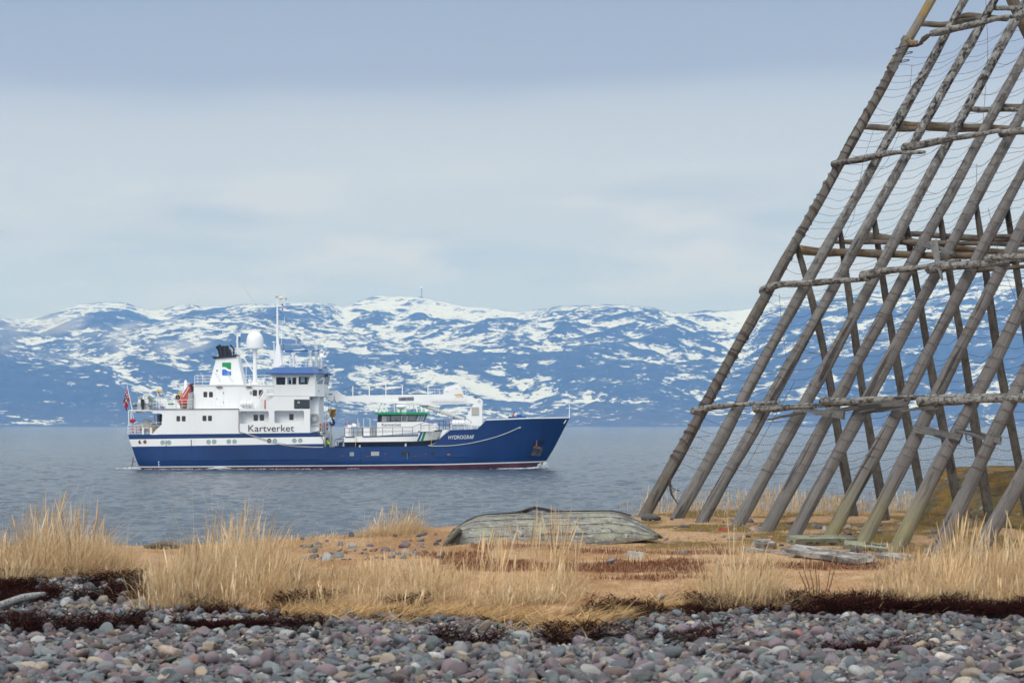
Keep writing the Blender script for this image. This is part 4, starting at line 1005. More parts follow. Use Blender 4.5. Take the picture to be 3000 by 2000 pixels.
def wb_half(x, z):
    e = xbow0 + (xbow - xbow0) * min(1, max(0, (z - wz(Fz(0, 1325)[1])) / (wz(Fz(0, 1046)[1]) - wz(Fz(0, 1325)[1]))))
    t = max(0, (x - xa - 4.5) / max(e - xa - 4.5, .1)); return 1.9 * max(0, 1 - min(t, 1) ** 2.4)
b = MB(); xs_w = sorted(list(np.linspace(xa, xbow, 44)) + [wx(Fz(812, 0)), wx(Fz(818, 0))])
for side in (-1, 1):
    for lo, hi, mi in ((keel, chine, 1), (chine, sheer, 0)):
        vs = []; fs = []; n = 4
        for x in xs_w:
            a_, c_ = min(lo(x), hi(x)), hi(x)
            if mi == 0: a_ = max(a_, min(keel(x), c_))
            for k in range(n + 1):
                z = a_ + (c_ - a_) * k / n; h = wb_half(x, z) * ((.55 + .45 * k / n) if mi == 1 else 1.0); vs.append((x, WC + side * h, z))
        for i in range(len(xs_w) - 1):
            for k in range(n): fs.append((i * (n + 1) + k, (i + 1) * (n + 1) + k, (i + 1) * (n + 1) + k + 1, i * (n + 1) + k + 1))
        b.add(vs, fs, mi)
vs = []
for x in xs_w: vs += [(x, WC - wb_half(x, sheer(x)), sheer(x)), (x, WC + wb_half(x, sheer(x)), sheer(x))]
b.add(vs, [(2 * i, 2 * i + 1, 2 * i + 3, 2 * i + 2) for i in range(len(xs_w) - 1)], 0)
z_ = [keel(xa), chine(xa), sheer(xa)]; b.add([(xa, WC - 1.0, z_[0]), (xa, WC + 1.0, z_[0]), (xa, WC - 1.9, z_[1]), (xa, WC + 1.9, z_[1]), (xa, WC - 1.9, z_[2]), (xa, WC + 1.9, z_[2])], [(0, 1, 3, 2), (2, 3, 5, 4)], 0)
b.build('launch_hull', [white_b, paint('launch_black', (.018, .020, .022), .5, .2, 1)], wb, angle=30)
def wbar(p, q, h, mt, name, out=.06):
    a_, c_ = p, q; n = 14; pts = []
    for k in range(n + 1):
        x = wx((a_[0] + (c_[0] - a_[0]) * k / n, 0)); z = wz(a_[1] + (c_[1] - a_[1]) * k / n); pts.append((x, WC - wb_half(x, z) - .02, z))
    b = MB()
    for i in range(n): b.bar(pts[i], pts[i + 1], out, h)
    return b.build(name, mt, wb)
wbar(E(722, 1304), E(912, 1306), .10, black, 'rubbing_strip'); wbar(E(1064, 1300), Fz(812, 1142), .10, black, 'rubbing_strip'); wbar(Fz(815, 1070), Fz(1278, 1050), .12, black, 'rubbing_strip')
for pts, mt in (([(790, 1252), (832, 1252), (902, 1080), (862, 1080)], blue2), ([(858, 1252), (905, 1252), (962, 1078), (918, 1080)], green)):
    o_ = []
    for u, v in pts:
        q = Fz(u, v); x, z = wx(q), wz(q[1]); o_.append((x, WC - wb_half(x, z) - .03, z))
    b = MB(); b.prism(o_, .02); b.build('hull_stripe', mt, wb)
b = MB(); b.bar(Vector((wx(E(936, 0)), WY - .10, wz(E(0, 1300)[1]))), Vector((wx(E(922, 0)), WY - .10, wz(E(0, 1492)[1]))), .03, .11); b.build('lashing_strap', paint('strap_yellow', (.62, .52, .22), .8, .1, 3), wb)
b = MB(); b.bar(Vector((wx(Fz(1098, 0)), WY - .02, wz(Fz(0, 1035)[1]))), Vector((wx(Fz(1064, 0)), WY - .12, wz(Fz(0, 1335)[1]))), .03, .09); b.build('lashing_strap', paint('strap_lime', (.62, .60, .18), .8, .1, 3), wb)
W = lambda fn, pts, d: SS(fn, pts, d)
b = MB(); b.prism(W(Fz, [(32, 890), (905, 880), (950, 890), (1095, 928), (1130, 1000), (1130, 1062), (820, 1075), (30, 1152)], 3.5), 2.8); cb = b.build('cabin', white_b, wb)
b = MB(); b.prism(W(Fz, [(30, 892), (50, 742), (985, 732), (908, 882)], 3.55), 2.7); b.build('window_band', black, cb)
for pts, mt in (([(125, 768), (215, 768), (215, 880), (118, 880)], lgrey), ([(222, 766), (278, 765), (276, 878), (222, 878)], grey), ([(300, 762), (484, 758), (482, 874), (300, 876)], grey), ([(500, 762), (606, 758), (606, 868), (500, 870)], grey), ([(626, 755), (800, 750), (765, 868), (626, 872)], grey), ([(822, 750), (868, 749), (830, 868), (780, 868)], skyglass), ([(882, 748), (920, 747), (868, 872), (840, 870)], skyglass), ([(932, 745), (968, 745), (905, 872), (878, 874)], skyglass)):
    b = MB(); b.prism(W(Fz, pts, 3.52), .05); b.build('cabin_window', paint('dim_glass', (.10, .115, .12), .08, .45, 1.6, spec=.8) if mt is grey else (paint('dim_glass_pale', (.26, .28, .28), .1, .3, 1.6, spec=.8) if mt is lgrey else skyglass), cb)
b = MB(); pts = W(Fz, [(500, 762), (606, 758), (606, 868), (500, 870)], 3.50)
for i in range(4): b.bar(pts[i], pts[(i + 1) % 4], .05, .03)
b.build('window_frame', lgrey, cb)
b = MB(); b.prism(W(Fz, [(-12, 712), (0, 746), (890, 742), (1025, 738), (1030, 722), (985, 710), (880, 696), (0, 706)], 3.3), 3.2); rf_ = b.build('launch_roof', green, wb)
text_mesh('Lomvi', S(Fz(512, 735), 3.28), 78 / 6.5333 * MPP, 24 / 6.5333 * MPP, textw, wb, 'launch_name', depth=.01, slope=.02)
text_mesh('Kartverket', S(Fz(122, 966), 3.48), 372 / 6.5333 * MPP, 56 / 6.5333 * MPP, textm, wb, 'agency_name', depth=.01, slope=.01)
b = MB()
for p, q in (((150, 528), (78, 706)), ((242, 530), (166, 702)), ((758, 545), (802, 692)), ((866, 588), (892, 682))): b.bar(S(Fz(*p), 4), S(Fz(*q), 4), .14, .14)
b.bar(S(Fz(60, 515), 4), S(Fz(845, 506), 4), .12, .12); b.tube(SS(Fz, [(362, 520), (362, 695)], 4), .04, 6); b.build('roof_gantry', white_b, wb)
b = MB(); b.span(S(Fz(392, 562), 3.9), S(Fz(585, 592), 4.3)); b.span(S(Fz(420, 612), 4), S(Fz(500, 698), 4.5)); b.lathe(S(Fz(488, 598), 4.1), [(.28, -.14), (.52, -.06), (.55, .06), (.45, .16), (.05, .2)], 16); b.prism(SS(Fz, [(470, 695), (480, 640), (560, 635), (600, 695)], 4), .5); b.build('launch_radar', white_b, wb)
for u0 in (120, 205):
    b = MB(); b.span(S(Fz(u0, 630), 4), S(Fz(u0 + 36, 688), 4.2)); b.build('loudhailer', white_b, wb)
for u in (22, 975):
    b = MB(); b.ball(S(Fz(u, 682), 3.8), .18, 8); b.build('searchlight', white_b, wb)
for u, v in ((75, 560), (272, 600), (655, 560), (735, 560), (845, 540), (925, 610)):
    b = MB(); b.tube(SS(Fz, [(u, 698), (u, v)], 4.5), .022, 5); b.build('aerial', lgrey, wb)
dk_rail = dict(name='launch_railing', mt=paint('dark_rail', (.05, .03, .04), .5, .2, 2), r=.026, par=wb)
railing(E, [(722, 1302), (1055, 1302)], 168, 2, 90, 3.1, **dk_rail)
railing(Fz, [(-242, 1152), (710, 1142)], 155, 2, 190, 3.05, **dk_rail)
b = MB(); b.tube(SS(Fz, [(710, 985), (960, 882), (1345, 868)], 3.1), .026, 5); b.tube(SS(Fz, [(870, 952), (1215, 940), (1415, 945)], 3.1), .02, 5)
for u, v0, v1 in ((868, 920, 1070), (1025, 880, 1058), (1220, 872, 1040), (1300, 870, 1030), (1345, 868, 1030)): b.tube(SS(Fz, [(u, v0), (u, v1)], 3.1), .026, 5)
b.tube(SS(Fz, [(1345, 885), (1422, 888), (1418, 1030)], 3.1), .03, 5); b.build('bow_railing', dk_rail['mt'], wb)
b = MB(); b.lathe(S(Fz(1145, 1035), 3.6), [(.26, -.05), (.26, .2), (.34, .3), (.30, .52), (.12, .66), (.02, .7)], 14); b.build('bow_fender', white_b, wb)
# lockers and gear on the launch's after deck
b = MB(); b.span(S(E(728, 1110), 3.6), S(E(850, 1292), 5.2)); b.build('engine_box', white_b, wb)
b = MB(); b.span(S(E(775, 1072), 3.8), S(E(860, 1112), 5)); b.build('engine_hatch', white_b, wb)
b = MB(); b.lathe(S(E(900, 1100), 4.5), [(.30, -.06), (.33, .02), (.22, .22), (.08, .3)], 12); b.tube(SS(E, [(900, 1065), (870, 1040)], 4.5), .05, 6); b.build('capstan', white_b, wb)
b = MB(); b.span(S(E(1080, 1118), 3.9), S(E(1212, 1280), 5)); b.build('locker', white_b, wb)
for u0, v0, u1, v1 in ((930, 1180, 1065, 1270), (1215, 1130, 1320, 1290)):
    b = MB(); b.span(S(E(u0, v0), 3.8), S(E(u1, v1), 5)); b.build('deck_machinery', grey, wb)
for u, v0 in ((967, 948), (1078, 945), (1202, 950), (990, 1030)):
    b = MB(); b.bar(S(E(u, v0), 4.2), S(E(u + 4, 1130), 4.2), .09, .09); b.build('davit_post', lgrey, wb)
for u, v in ((700, 1005), (772, 992)):
    b = MB(); b.tube(SS(E, [(u, v), (u + 20, v + 90)], 5), .02, 4); b.build('flag_stick', lgrey, wb)
    b = MB(); b.prism(SS(E, [(u, v), (u + 14, v + 20), (u + 48, v + 72), (u + 12, v + 66)], 5), .03); b.build('small_flag', MATS['flag_red'], wb)
# trailer cradle behind the launch
b = MB(); b.bar(S(E(545, 1350), 4), S(E(705, 1350), 4), .08, .08); b.bar(S(E(545, 1350), 4), S(E(515, 1410), 4), .05, .05); b.bar(S(E(575, 1385), 4), S(E(575, 1490), 4), .07, .07); b.bar(S(E(600, 1340), 4), S(E(720, 1280), 4), .05, .05); b.bar(S(E(590, 1490), 4), S(E(700, 1380), 4), .10, .10)
b.lathe(S(E(640, 1440), 4), [(.22, -.2), (.26, 0), (.22, .2)], 14, axis='y'); b.build('launch_cradle', black, ship)
for q in (Fz(578, 1325), E(1006, 1488)):
    b = MB(); b.box(S(q, 1.5), (.17, .3, .30)); b.build('cradle_chock', lgrey, ship)

# ---- deckhand in a yellow jacket
feet = S(E(398, 1320), 2.5); feet.z -= 1.76
pe = thing('person', feet, 'person in a bright yellow-green jacket and dark trousers standing below the crane hook', 'person')
def skin_body(name, verts, edges, radii, mt, parent, sub=1):
    me = bpy.data.meshes.new(name); org = world_origin(parent)
    me.from_pydata([tuple(Vector(v)) for v in verts], edges, []); me.materials.append(mt)
    o = bpy.data.objects.new(name, me); col.objects.link(o); o.parent = parent
    md = o.modifiers.new('skin', 'SKIN'); md.use_smooth_shade = True
    for i, r in enumerate(radii):
        me.skin_vertices[0].data[i].radius = (r, r) if not hasattr(r, '__len__') else r
    me.skin_vertices[0].data[0].use_root = True
    md2 = o.modifiers.new('sub', 'SUBSURF'); md2.levels = sub; md2.render_levels = sub
    return o
hv = paint('hi_vis', (.45, .72, .02), .7, .15, 6); skinm = paint('skin', (.45, .26, .19), .6, .08, 5); trou = paint('dark_trousers', (.02, .022, .03), .8, .2, 6)
# one body: pelvis, spine, neck, head, arms reaching forward to the sling, legs
bv = [(0, 0, .92), (-.02, 0, 1.10), (-.05, 0, 1.32), (-.08, 0, 1.46), (-.12, 0, 1.56), (-.14, 0, 1.66), (-.13, 0, 1.74),
      (-.05, -.18, 1.40), (.05, -.25, 1.16), (.20, -.20, 1.04), (.27, -.18, 1.02), (-.05, .18, 1.40), (.06, .25, 1.18), (.22, .20, 1.10), (.29, .18, 1.08),
      (0, -.10, .88), (.03, -.11, .48), (-.02, -.11, .10), (.10, -.11, .04), (0, .10, .88), (-.10, .11, .48), (-.16, .11, .10), (-.04, .11, .04)]
be = [(0, 1), (1, 2), (2, 3), (3, 4), (4, 5), (5, 6), (2, 7), (7, 8), (8, 9), (9, 10), (2, 11), (11, 12), (12, 13), (13, 14), (0, 15), (15, 16), (16, 17), (17, 18), (0, 19), (19, 20), (20, 21), (21, 22)]
br = [.15, .15, .16, .08, .07, .095, .07, .075, .055, .045, .04, .075, .055, .045, .04, .10, .07, .05, .045, .10, .07, .05, .045]
skin_body('body', bv, be, br, trou, pe)
jv = [(0, 0, .86), (-.02, 0, 1.10), (-.05, 0, 1.34), (-.08, 0, 1.47), (-.05, -.19, 1.41), (.05, -.26, 1.16), (.19, -.20, 1.05), (-.05, .19, 1.41), (.06, .26, 1.18), (.21, .20, 1.11)]
skin_body('jacket', jv, [(0, 1), (1, 2), (2, 3), (2, 4), (4, 5), (5, 6), (2, 7), (7, 8), (8, 9)], [.19, .18, .19, .11, .10, .085, .07, .10, .085, .07], hv, pe)
b = MB(); b.ball(feet + Vector((-.15, 0, 1.655)), (.10, .085, .115), 10); b.tube([feet + Vector((-.25, 0, 1.65)), feet + Vector((-.275, 0, 1.63))], [.02, .012], 6); b.build('face', skinm, pe)
b = MB(); b.ball(feet + Vector((-.12, 0, 1.69)), (.125, .115, .115), 10); b.build('hood', black, pe)

# ---- foam where the hull meets the sea
fm, fnt, fb = _nt('sea_foam')
tc_ = N(fnt, 'ShaderNodeTexCoord'); nz_ = N(fnt, 'ShaderNodeTexNoise'); nz_.inputs['Scale'].default_value = 2.2; nz_.inputs['Detail'].default_value = 6; L(fnt, tc_.outputs['Object'], nz_.inputs[0])
L(fnt, ramp(fnt, nz_.outputs[0], [(.35, (.45, .52, .58)), (.6, (.78, .81, .84))]).outputs[0], fb.inputs['Base Color']); fb.inputs['Roughness'].default_value = .8
MATS['sea_foam'] = fm
fv, ff = [], []
def foam_blob(x, y, z, r):
    t = MB().ball((x, y, z), (r * rnd.uniform(.9, 1.9), r, r * rnd.uniform(.5, .9)), 4); o = len(fv); fv.extend(t.v); ff.extend([[o + i for i in f] for f in t.f])
for k in range(420):
    t = rnd.random() ** 1.6; x = lx(B(1960 - 520 * t, 0)) + rnd.uniform(-.2, .3); side = -1 if rnd.random() < .8 else 1
    hgt = .55 * math.exp(-((t - .06) / .07) ** 2) + .14 * math.exp(-t * 2.5)
    foam_blob(x, YC + side * (hb(x, 0.2) + rnd.uniform(.0, .35 + .5 * t)), .02 + hgt * rnd.random(), rnd.uniform(.03, .11) * (1 - .5 * t))
for k in range(160):
    x = lx(A(rnd.gauss(860, 34), 0)); foam_blob(x, YS - rnd.uniform(.05, .5), .03 + .3 * rnd.random() * math.exp(-abs(x - lx(A(860, 0))) * 1.2), rnd.uniform(.03, .08))
for k in range(260):
    x = lx(A(190 + 1500 * rnd.random(), 0)); foam_blob(x, YS - rnd.uniform(.02, .5), .04, rnd.uniform(.02, .05))
for k in range(200):
    x = lx(A(190 - 200 * rnd.random() ** 1.5, 0)); foam_blob(x, YC + rnd.uniform(-4.6, 4), .05, rnd.uniform(.03, .08))
o = link_mesh('foam', [tuple(p) for p in fv], ff, fm, None, None, True, (lx(A(1000, 0)), YS, 0)); tag(o, kind='stuff')

# ---- thin exhaust haze drifting aft from the funnel over the water
sm_ = bpy.data.materials.new('exhaust_smoke'); sm_.use_nodes = True; nt = sm_.node_tree
for n in list(nt.nodes): nt.nodes.remove(n)
mo = N(nt, 'ShaderNodeOutputMaterial'); vs_n = N(nt, 'ShaderNodeVolumeScatter'); vs_n.inputs['Color'].default_value = (.92, .94, .96, 1)
tc = N(nt, 'ShaderNodeTexCoord'); mp = N(nt, 'ShaderNodeMapping'); mp.inputs[3].default_value = (.16, .16, .34); L(nt, tc.outputs['Object'], mp.inputs[0])
nz = N(nt, 'ShaderNodeTexNoise'); nz.inputs['Scale'].default_value = 1.0; nz.inputs['Detail'].default_value = 4; nz.inputs['Distortion'].default_value = .6; L(nt, mp.outputs[0], nz.inputs[0])
dn = ramp(nt, nz.outputs[0], [(.46, 0.0), (.72, 1.0)])
gr = N(nt, 'ShaderNodeTexCoord'); sp = N(nt, 'ShaderNodeSeparateXYZ'); L(nt, gr.outputs['Generated'], sp.inputs[0])
ex = ramp(nt, sp.outputs[2], [(0.0, 0.0), (.35, 1.0), (.65, 1.0), (1.0, 0.0)]); ey = ramp(nt, sp.outputs[1], [(0.0, 0.0), (.4, 1.0), (.6, 1.0), (1.0, 0.0)]); exx = ramp(nt, sp.outputs[0], [(0.0, .55), (.8, 1.0), (1.0, .3)])
def mm(a_, b_): q = N(nt, 'ShaderNodeMath', operation='MULTIPLY'); L(nt, a_, q.inputs[0]); (L(nt, b_, q.inputs[1]) if not isinstance(b_, float) else setattr(q.inputs[1], 'default_value', b_)); return q.outputs[0]
L(nt, mm(mm(mm(mm(dn.outputs[0], ex.outputs[0]), ey.outputs[0]), exx.outputs[0]), 0.55), vs_n.inputs['Density']); L(nt, vs_n.outputs[0], mo.inputs['Volume'])
b = MB(); pts = SS(A, [(832, 470), (760, 448), (560, 455), (380, 490), (100, 420), (-180, 420), (-560, 400), (-960, 400)], 4.6)
b.tube(pts, [.35, .9, 1.5, 1.9, 2.3, 2.5, 2.8, 3.0], 10); o = b.build('smoke', sm_); tag(o, kind='stuff')
# ------------------------------------------------------------------ lie of the land on this side
def smooth(t): t = np.clip(t, 0, 1); return t * t * (3 - 2 * t)
EDGE_PX = [-900, 0, 410, 445, 800, 1000, 1400, 1650, 1800, 2000, 2200, 2500, 3000, 3900]
EDGE_Y = [17.2, 17.2, 17.0, 14.75, 14.55, 14.4, 14.2, 13.7, 14.2, 15.0, 15.2, 15.1, 14.8, 14.8]
FAR_PX = [-900, 0, 400, 900, 1150, 1300, 1700, 1900, 3000, 3900]
FAR_Y = [20.5, 20.5, 20.5, 20.8, 22, 23, 25, 26.5, 28.0, 29]
def land_px(x, y): return CX + x / y * FOC
def edge_y(x, y):
    return np.interp(land_px(x, y), EDGE_PX, EDGE_Y) + (fbm(np.asarray(x) * 2.1, np.asarray(x) * 0 + 3.3, 4, 71) - 0.5) * 0.5
def ground(x, y):
    x = np.asarray(x, float); y = np.asarray(y, float)
    px = land_px(x, y)
    beach = np.interp(y, [6, 11, 12.5, 14, 17.2, 30], [1.22, 1.18, 1.165, 1.135, 1.10, 1.0])
    grass = np.interp(y, [13.4, 15, 16, 17.5, 19, 22, 25.3, 40], [1.09, 1.055, 1.035, 1.015, 1.0, .985, .972, .972])
    grass = grass + 0.05 * smooth((950 - px) / 500)
    w = smooth((y - edge_y(x, y)) / 0.45)
    dep = beach * (1 - w) + grass * w
    d = np.maximum(0, y - np.interp(px, FAR_PX, FAR_Y))
    dep = dep + 0.22 * d * d / (d + 1.0)
    dep = np.minimum(dep, 5.4)
    n = (fbm(x * 0.9, y * 0.9, 3, 81) - 0.5) * 0.07 * w + (fbm(x * 5, y * 5, 4, 83) - 0.5) * 0.030
    return EYE - dep + n
def gz(x, y): return float(ground(np.array([x]), np.array([y]))[0])
def on_ground(px, py):
    y = 1.0 * FOC / (py - HY)
    for _ in range(6): y = (EYE - gz((px - CX) / FOC * y, y)) * FOC / (py - HY)
    x = (px - CX) / FOC * y
    return Vector((x, y, gz(x, y)))

# ------------------------------------------------------------------ weathered wood
def wood(name, base, dark, mott=0.0, top_mott=0.0, tint=None, tint_amt=0.0, foot=None, white=0.0, grain=1.0):
    if name in MATS: return MATS[name]
    m, nt, b = _nt(name)
    tc = N(nt, 'ShaderNodeTexCoord'); oi = N(nt, 'ShaderNodeObjectInfo')
    def nn(sc_, det, rough=.6, st=(1, 1, 1), off=0):
        vm = N(nt, 'ShaderNodeVectorMath', operation='MULTIPLY_ADD'); L(nt, tc.outputs['Object'], vm.inputs[0]); vm.inputs[1].default_value = st
        cmb = N(nt, 'ShaderNodeCombineXYZ'); mu = N(nt, 'ShaderNodeMath', operation='MULTIPLY_ADD'); L(nt, oi.outputs['Random'], mu.inputs[0]); mu.inputs[1].default_value = 37.0; mu.inputs[2].default_value = off
        for k in range(3): L(nt, mu.outputs[0], cmb.inputs[k])
        L(nt, cmb.outputs[0], vm.inputs[2])
        z = N(nt, 'ShaderNodeTexNoise'); z.inputs['Scale'].default_value = sc_; z.inputs['Detail'].default_value = det; z.inputs['Roughness'].default_value = rough
        L(nt, vm.outputs[0], z.inputs[0]); return z.outputs[0]
    g1 = nn(28, 5, .65, (1, 1, .05)); g2 = nn(2.2, 4, .6, (1, 1, .5), 5); g3 = nn(75, 3, .6, (1, 1, .03), 9)
    c = ramp(nt, g1, [(.28, dark), (.46, base), (.75, tuple(min(1, x * 1.35) for x in base))]).outputs[0]
    c = mix(nt, ramp(nt, g2, [(.35, 0.0), (.7, .55)]).outputs[0], c, tuple(x * .62 for x in base))
    c = mix(nt, ramp(nt, nn(15, 3, .5, (1, 1, .055), 51), [(.60, 0.0), (.635, .8)]).outputs[0], c, tuple(x * .6 for x in dark))   # long drying cracks
    c = mix(nt, ramp(nt, nn(9, 2, .5, (1, 1, .7), 61), [(.70, 0.0), (.74, .7)]).outputs[0], c, dark)                             # knots
    if tint: c = mix(nt, ramp(nt, nn(5, 5, .65, (1, 1, .6), 15), [(.42, 0.0), (.62, tint_amt)]).outputs[0], c, tint)
    sp = N(nt, 'ShaderNodeSeparateXYZ'); L(nt, tc.outputs['Object'], sp.inputs[0])
    if foot:
        f = N(nt, 'ShaderNodeMath', operation='MULTIPLY'); L(nt, ramp(nt, sp.outputs[2], [(0.35, 1.0), (1.0, 0.0)]).outputs[0], f.inputs[0]); L(nt, ramp(nt, nn(6, 4, .6, (1, 1, .4), 25), [(.30, .25), (.6, 1.0)]).outputs[0], f.inputs[1])
        c = mix(nt, f.outputs[0], c, foot)
    if mott or top_mott:
        spots = ramp(nt, nn(22, 6, .75, (1, 1, .55), 31), [(.50, 0.0), (.555, 1.0)])
        amt = N(nt, 'ShaderNodeMath', operation='MULTIPLY'); L(nt, spots.outputs[0], amt.inputs[0])
        if top_mott:
            dv = N(nt, 'ShaderNodeMath', operation='DIVIDE'); L(nt, sp.outputs[2], dv.inputs[0]); dv.inputs[1].default_value = 7.0
            rr = ramp(nt, dv.outputs[0], [(.48, mott), (.74, max(mott, top_mott))]); L(nt, rr.outputs[0], amt.inputs[1])
        else: amt.inputs[1].default_value = mott
        if white:
            wv = N(nt, 'ShaderNodeMath', operation='MULTIPLY'); L(nt, ramp(nt, nn(17, 5, .7, (1, 1, .6), 41), [(.47, 0.0), (.56, white)]).outputs[0], wv.inputs[0]); wv.inputs[1].default_value = 1.0
            if top_mott: L(nt, ramp(nt, dv.outputs[0], [(.45, .12), (.72, 1.0)]).outputs[0], wv.inputs[1])
            c = mix(nt, wv.outputs[0], c, (.40, .41, .39))
        c = mix(nt, amt.outputs[0], c, (.022, .018, .015))
    L(nt, c, b.inputs['Base Color']); b.inputs['Roughness'].default_value = .85; b.inputs['Specular IOR Level'].default_value = .2
    bp = N(nt, 'ShaderNodeBump'); bp.inputs['Strength'].default_value = .8; bp.inputs['Distance'].default_value = .012 * grain
    ad = N(nt, 'ShaderNodeMath', operation='ADD'); L(nt, g1, ad.inputs[0]); L(nt, g3, ad.inputs[1]); L(nt, ad.outputs[0], bp.inputs['Height']); L(nt, bp.outputs[0], b.inputs['Normal'])
    MATS[name] = m
    return m
GW, GD = (.158, .148, .142), (.050, .046, .043)
w_leg = wood('weathered_pole', GW, GD, .10, .30, white=.25)
w_legm = wood('mottled_pole', (.168, .160, .154), GD, .04, .95, white=.5)
w_legy = wood('lichen_foot_pole', GW, GD, .06, .25, foot=(.27, .245, .12))
w_first = wood('dark_edge_pole', (.150, .142, .132), (.045, .040, .036), .25, .2, tint=(.14, .12, .09), tint_amt=.5)
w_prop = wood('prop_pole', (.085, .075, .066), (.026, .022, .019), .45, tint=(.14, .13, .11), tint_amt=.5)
w_birch = wood('birch_branch', (.245, .228, .205), (.07, .06, .05), .85, white=.30)
w_log = wood('brown_log', (.165, .135, .105), (.05, .040, .030), .25)
w_orange = wood('orange_lichen_log', (.165, .135, .105), (.05, .040, .030), .25, tint=(.26, .15, .03), tint_amt=.6)
w_yellow = wood('yellow_lichen_pole', (.22, .20, .165), (.08, .06, .04), .15, tint=(.30, .18, .02), tint_amt=.8)
w_plank = wood('grey_plank', (.155, .15, .145), (.05, .045, .042), .2)

def pole(name, pts, rad, mt, parent, n=12, wob=.06, knots=0, per=10, flat=1.0):
    """round timber along a path; the mesh runs along its own local z so that the grain follows the timber"""
    pts = [Vector(p) for p in pts]
    if not hasattr(rad, '__len__'): rad = [rad] * len(pts)
    a, c = pts[0], pts[-1]; q = (c - a).to_track_quat('Z', 'Y'); qi = q.inverted(); Ltot = (c - a).length
    # resample with a gentle curve
    cum = [0]
    for i in range(len(pts) - 1): cum.append(cum[-1] + (pts[i + 1] - pts[i]).length)
    m_ = max(6, int(per * cum[-1])) ; out = []; rr = []
    ph = [rnd.uniform(0, 6.28) for _ in range(6)]; kn = [(rnd.random(), rnd.uniform(.06, .22), rnd.uniform(0, 6.28)) for _ in range(knots)]
    for k in range(m_ + 1):
        s = cum[-1] * k / m_
        i = max(0, min(len(pts) - 2, next((j for j in range(len(pts) - 1) if s <= cum[j + 1] + 1e-9), len(pts) - 2)))
        t = (s - cum[i]) / max(cum[i + 1] - cum[i], 1e-6)
        if len(pts) > 2:                                   # Catmull-Rom through the given points
            p0 = pts[max(i - 1, 0)]; p1 = pts[i]; p2 = pts[i + 1]; p3 = pts[min(i + 2, len(pts) - 1)]
            p = .5 * ((2 * p1) + (p2 - p0) * t + (2 * p0 - 5 * p1 + 4 * p2 - p3) * t * t + (3 * p1 - p0 - 3 * p2 + p3) * t ** 3)
        else: p = pts[i].lerp(pts[i + 1], t)
        r = rad[i] + (rad[i + 1] - rad[i]) * t
        amp = wob * r
        p = qi @ (p - a) + Vector((amp * math.sin(s * 2.1 + ph[0]) + amp * .6 * math.sin(s * 5.3 + ph[1]), amp * math.sin(s * 1.7 + ph[2]) + amp * .6 * math.sin(s * 4.7 + ph[3]), 0))
        out.append(p); rr.append(r * (1 + wob * .6 * math.sin(s * 3.3 + ph[4]) + wob * .4 * math.sin(s * 9 + ph[5])))
    b = MB(); b.tube(out, rr, n)
    nv = len(out)
    for i in range(nv):
        for k in range(n):
            v = b.v[i * n + k]; d = v - out[i]; ang = 2 * PI * k / n; g = 1 + wob * .35 * math.sin(ang * 3 + ph[0] + i * .25) + .25 * wob * math.sin(ang * 5 + ph[2])
            for (kp, ka, kphi) in kn:
                ds = (i / max(nv - 1, 1) - kp) * Ltot
                g += ka * math.exp(-(ds / .05) ** 2) * max(0, math.cos(ang - kphi))
            b.v[i * n + k] = out[i] + Vector((d.x * g, d.y * g * flat, d.z))
    me = bpy.data.meshes.new(name); me.from_pydata([tuple(v) for v in b.v], [], [tuple(f) for f in b.f]); me.materials.append(mt)
    me.polygons.foreach_set('use_smooth', [len(f) == 4 for f in b.f]); me.update()
    o = bpy.data.objects.new(name, me); col.objects.link(o)
    o.rotation_mode = 'QUATERNION'; o.rotation_quaternion = q
    if parent is not None: o.parent = parent; o.location = a - world_origin(parent)
    else: o.location = a
    return o

# broken boards nailed across
def board(name, p, q_, w0, w1, th, mt, parent, face=None):
    a, c = Vector(p), Vector(q_); ax = (c - a).normalized(); qt = ax.to_track_quat('Z', 'Y'); view = (Vector((0, 0, EYE)) - a).normalized() if face is None else Vector(face).normalized()
    side = ax.cross(view).normalized(); nn_ = ax.cross(side).normalized()
    R = Matrix((side, nn_, ax)).transposed(); Ln = (c - a).length; b = MB()
    prof = []; m_ = 8
    for k in range(m_ + 1):
        t = k / m_; w_ = (w0 + (w1 - w0) * t) / 2; j = rnd.uniform(-.004, .004)
        for sx_, sy_ in ((-1, -1), (1, -1), (1, 1), (-1, 1)): prof.append(Vector((sx_ * w_ + j + (rnd.uniform(-.25, .25) * w_ if k in (0, m_) and sx_ > 0 else 0), sy_ * th / 2, Ln * t + (rnd.uniform(-.03, .03) if k in (0, m_) else 0))))
    fs = [(3, 2, 1, 0), tuple(4 * m_ + i for i in range(4))]
    for k in range(m_):
        for i in range(4): fs.append((4 * k + i, 4 * k + (i + 1) % 4, 4 * k + 4 + (i + 1) % 4, 4 * k + 4 + i))
    me = bpy.data.meshes.new(name); me.from_pydata([tuple(v) for v in prof], [], fs); me.materials.append(mt); me.update(); bmfix(me)
    o = bpy.data.objects.new(name, me); col.objects.link(o); o.rotation_mode = 'QUATERNION'; o.rotation_quaternion = R.to_quaternion()
    if parent is not None: o.parent = parent; o.location = a - world_origin(parent)
    else: o.location = a
    return o
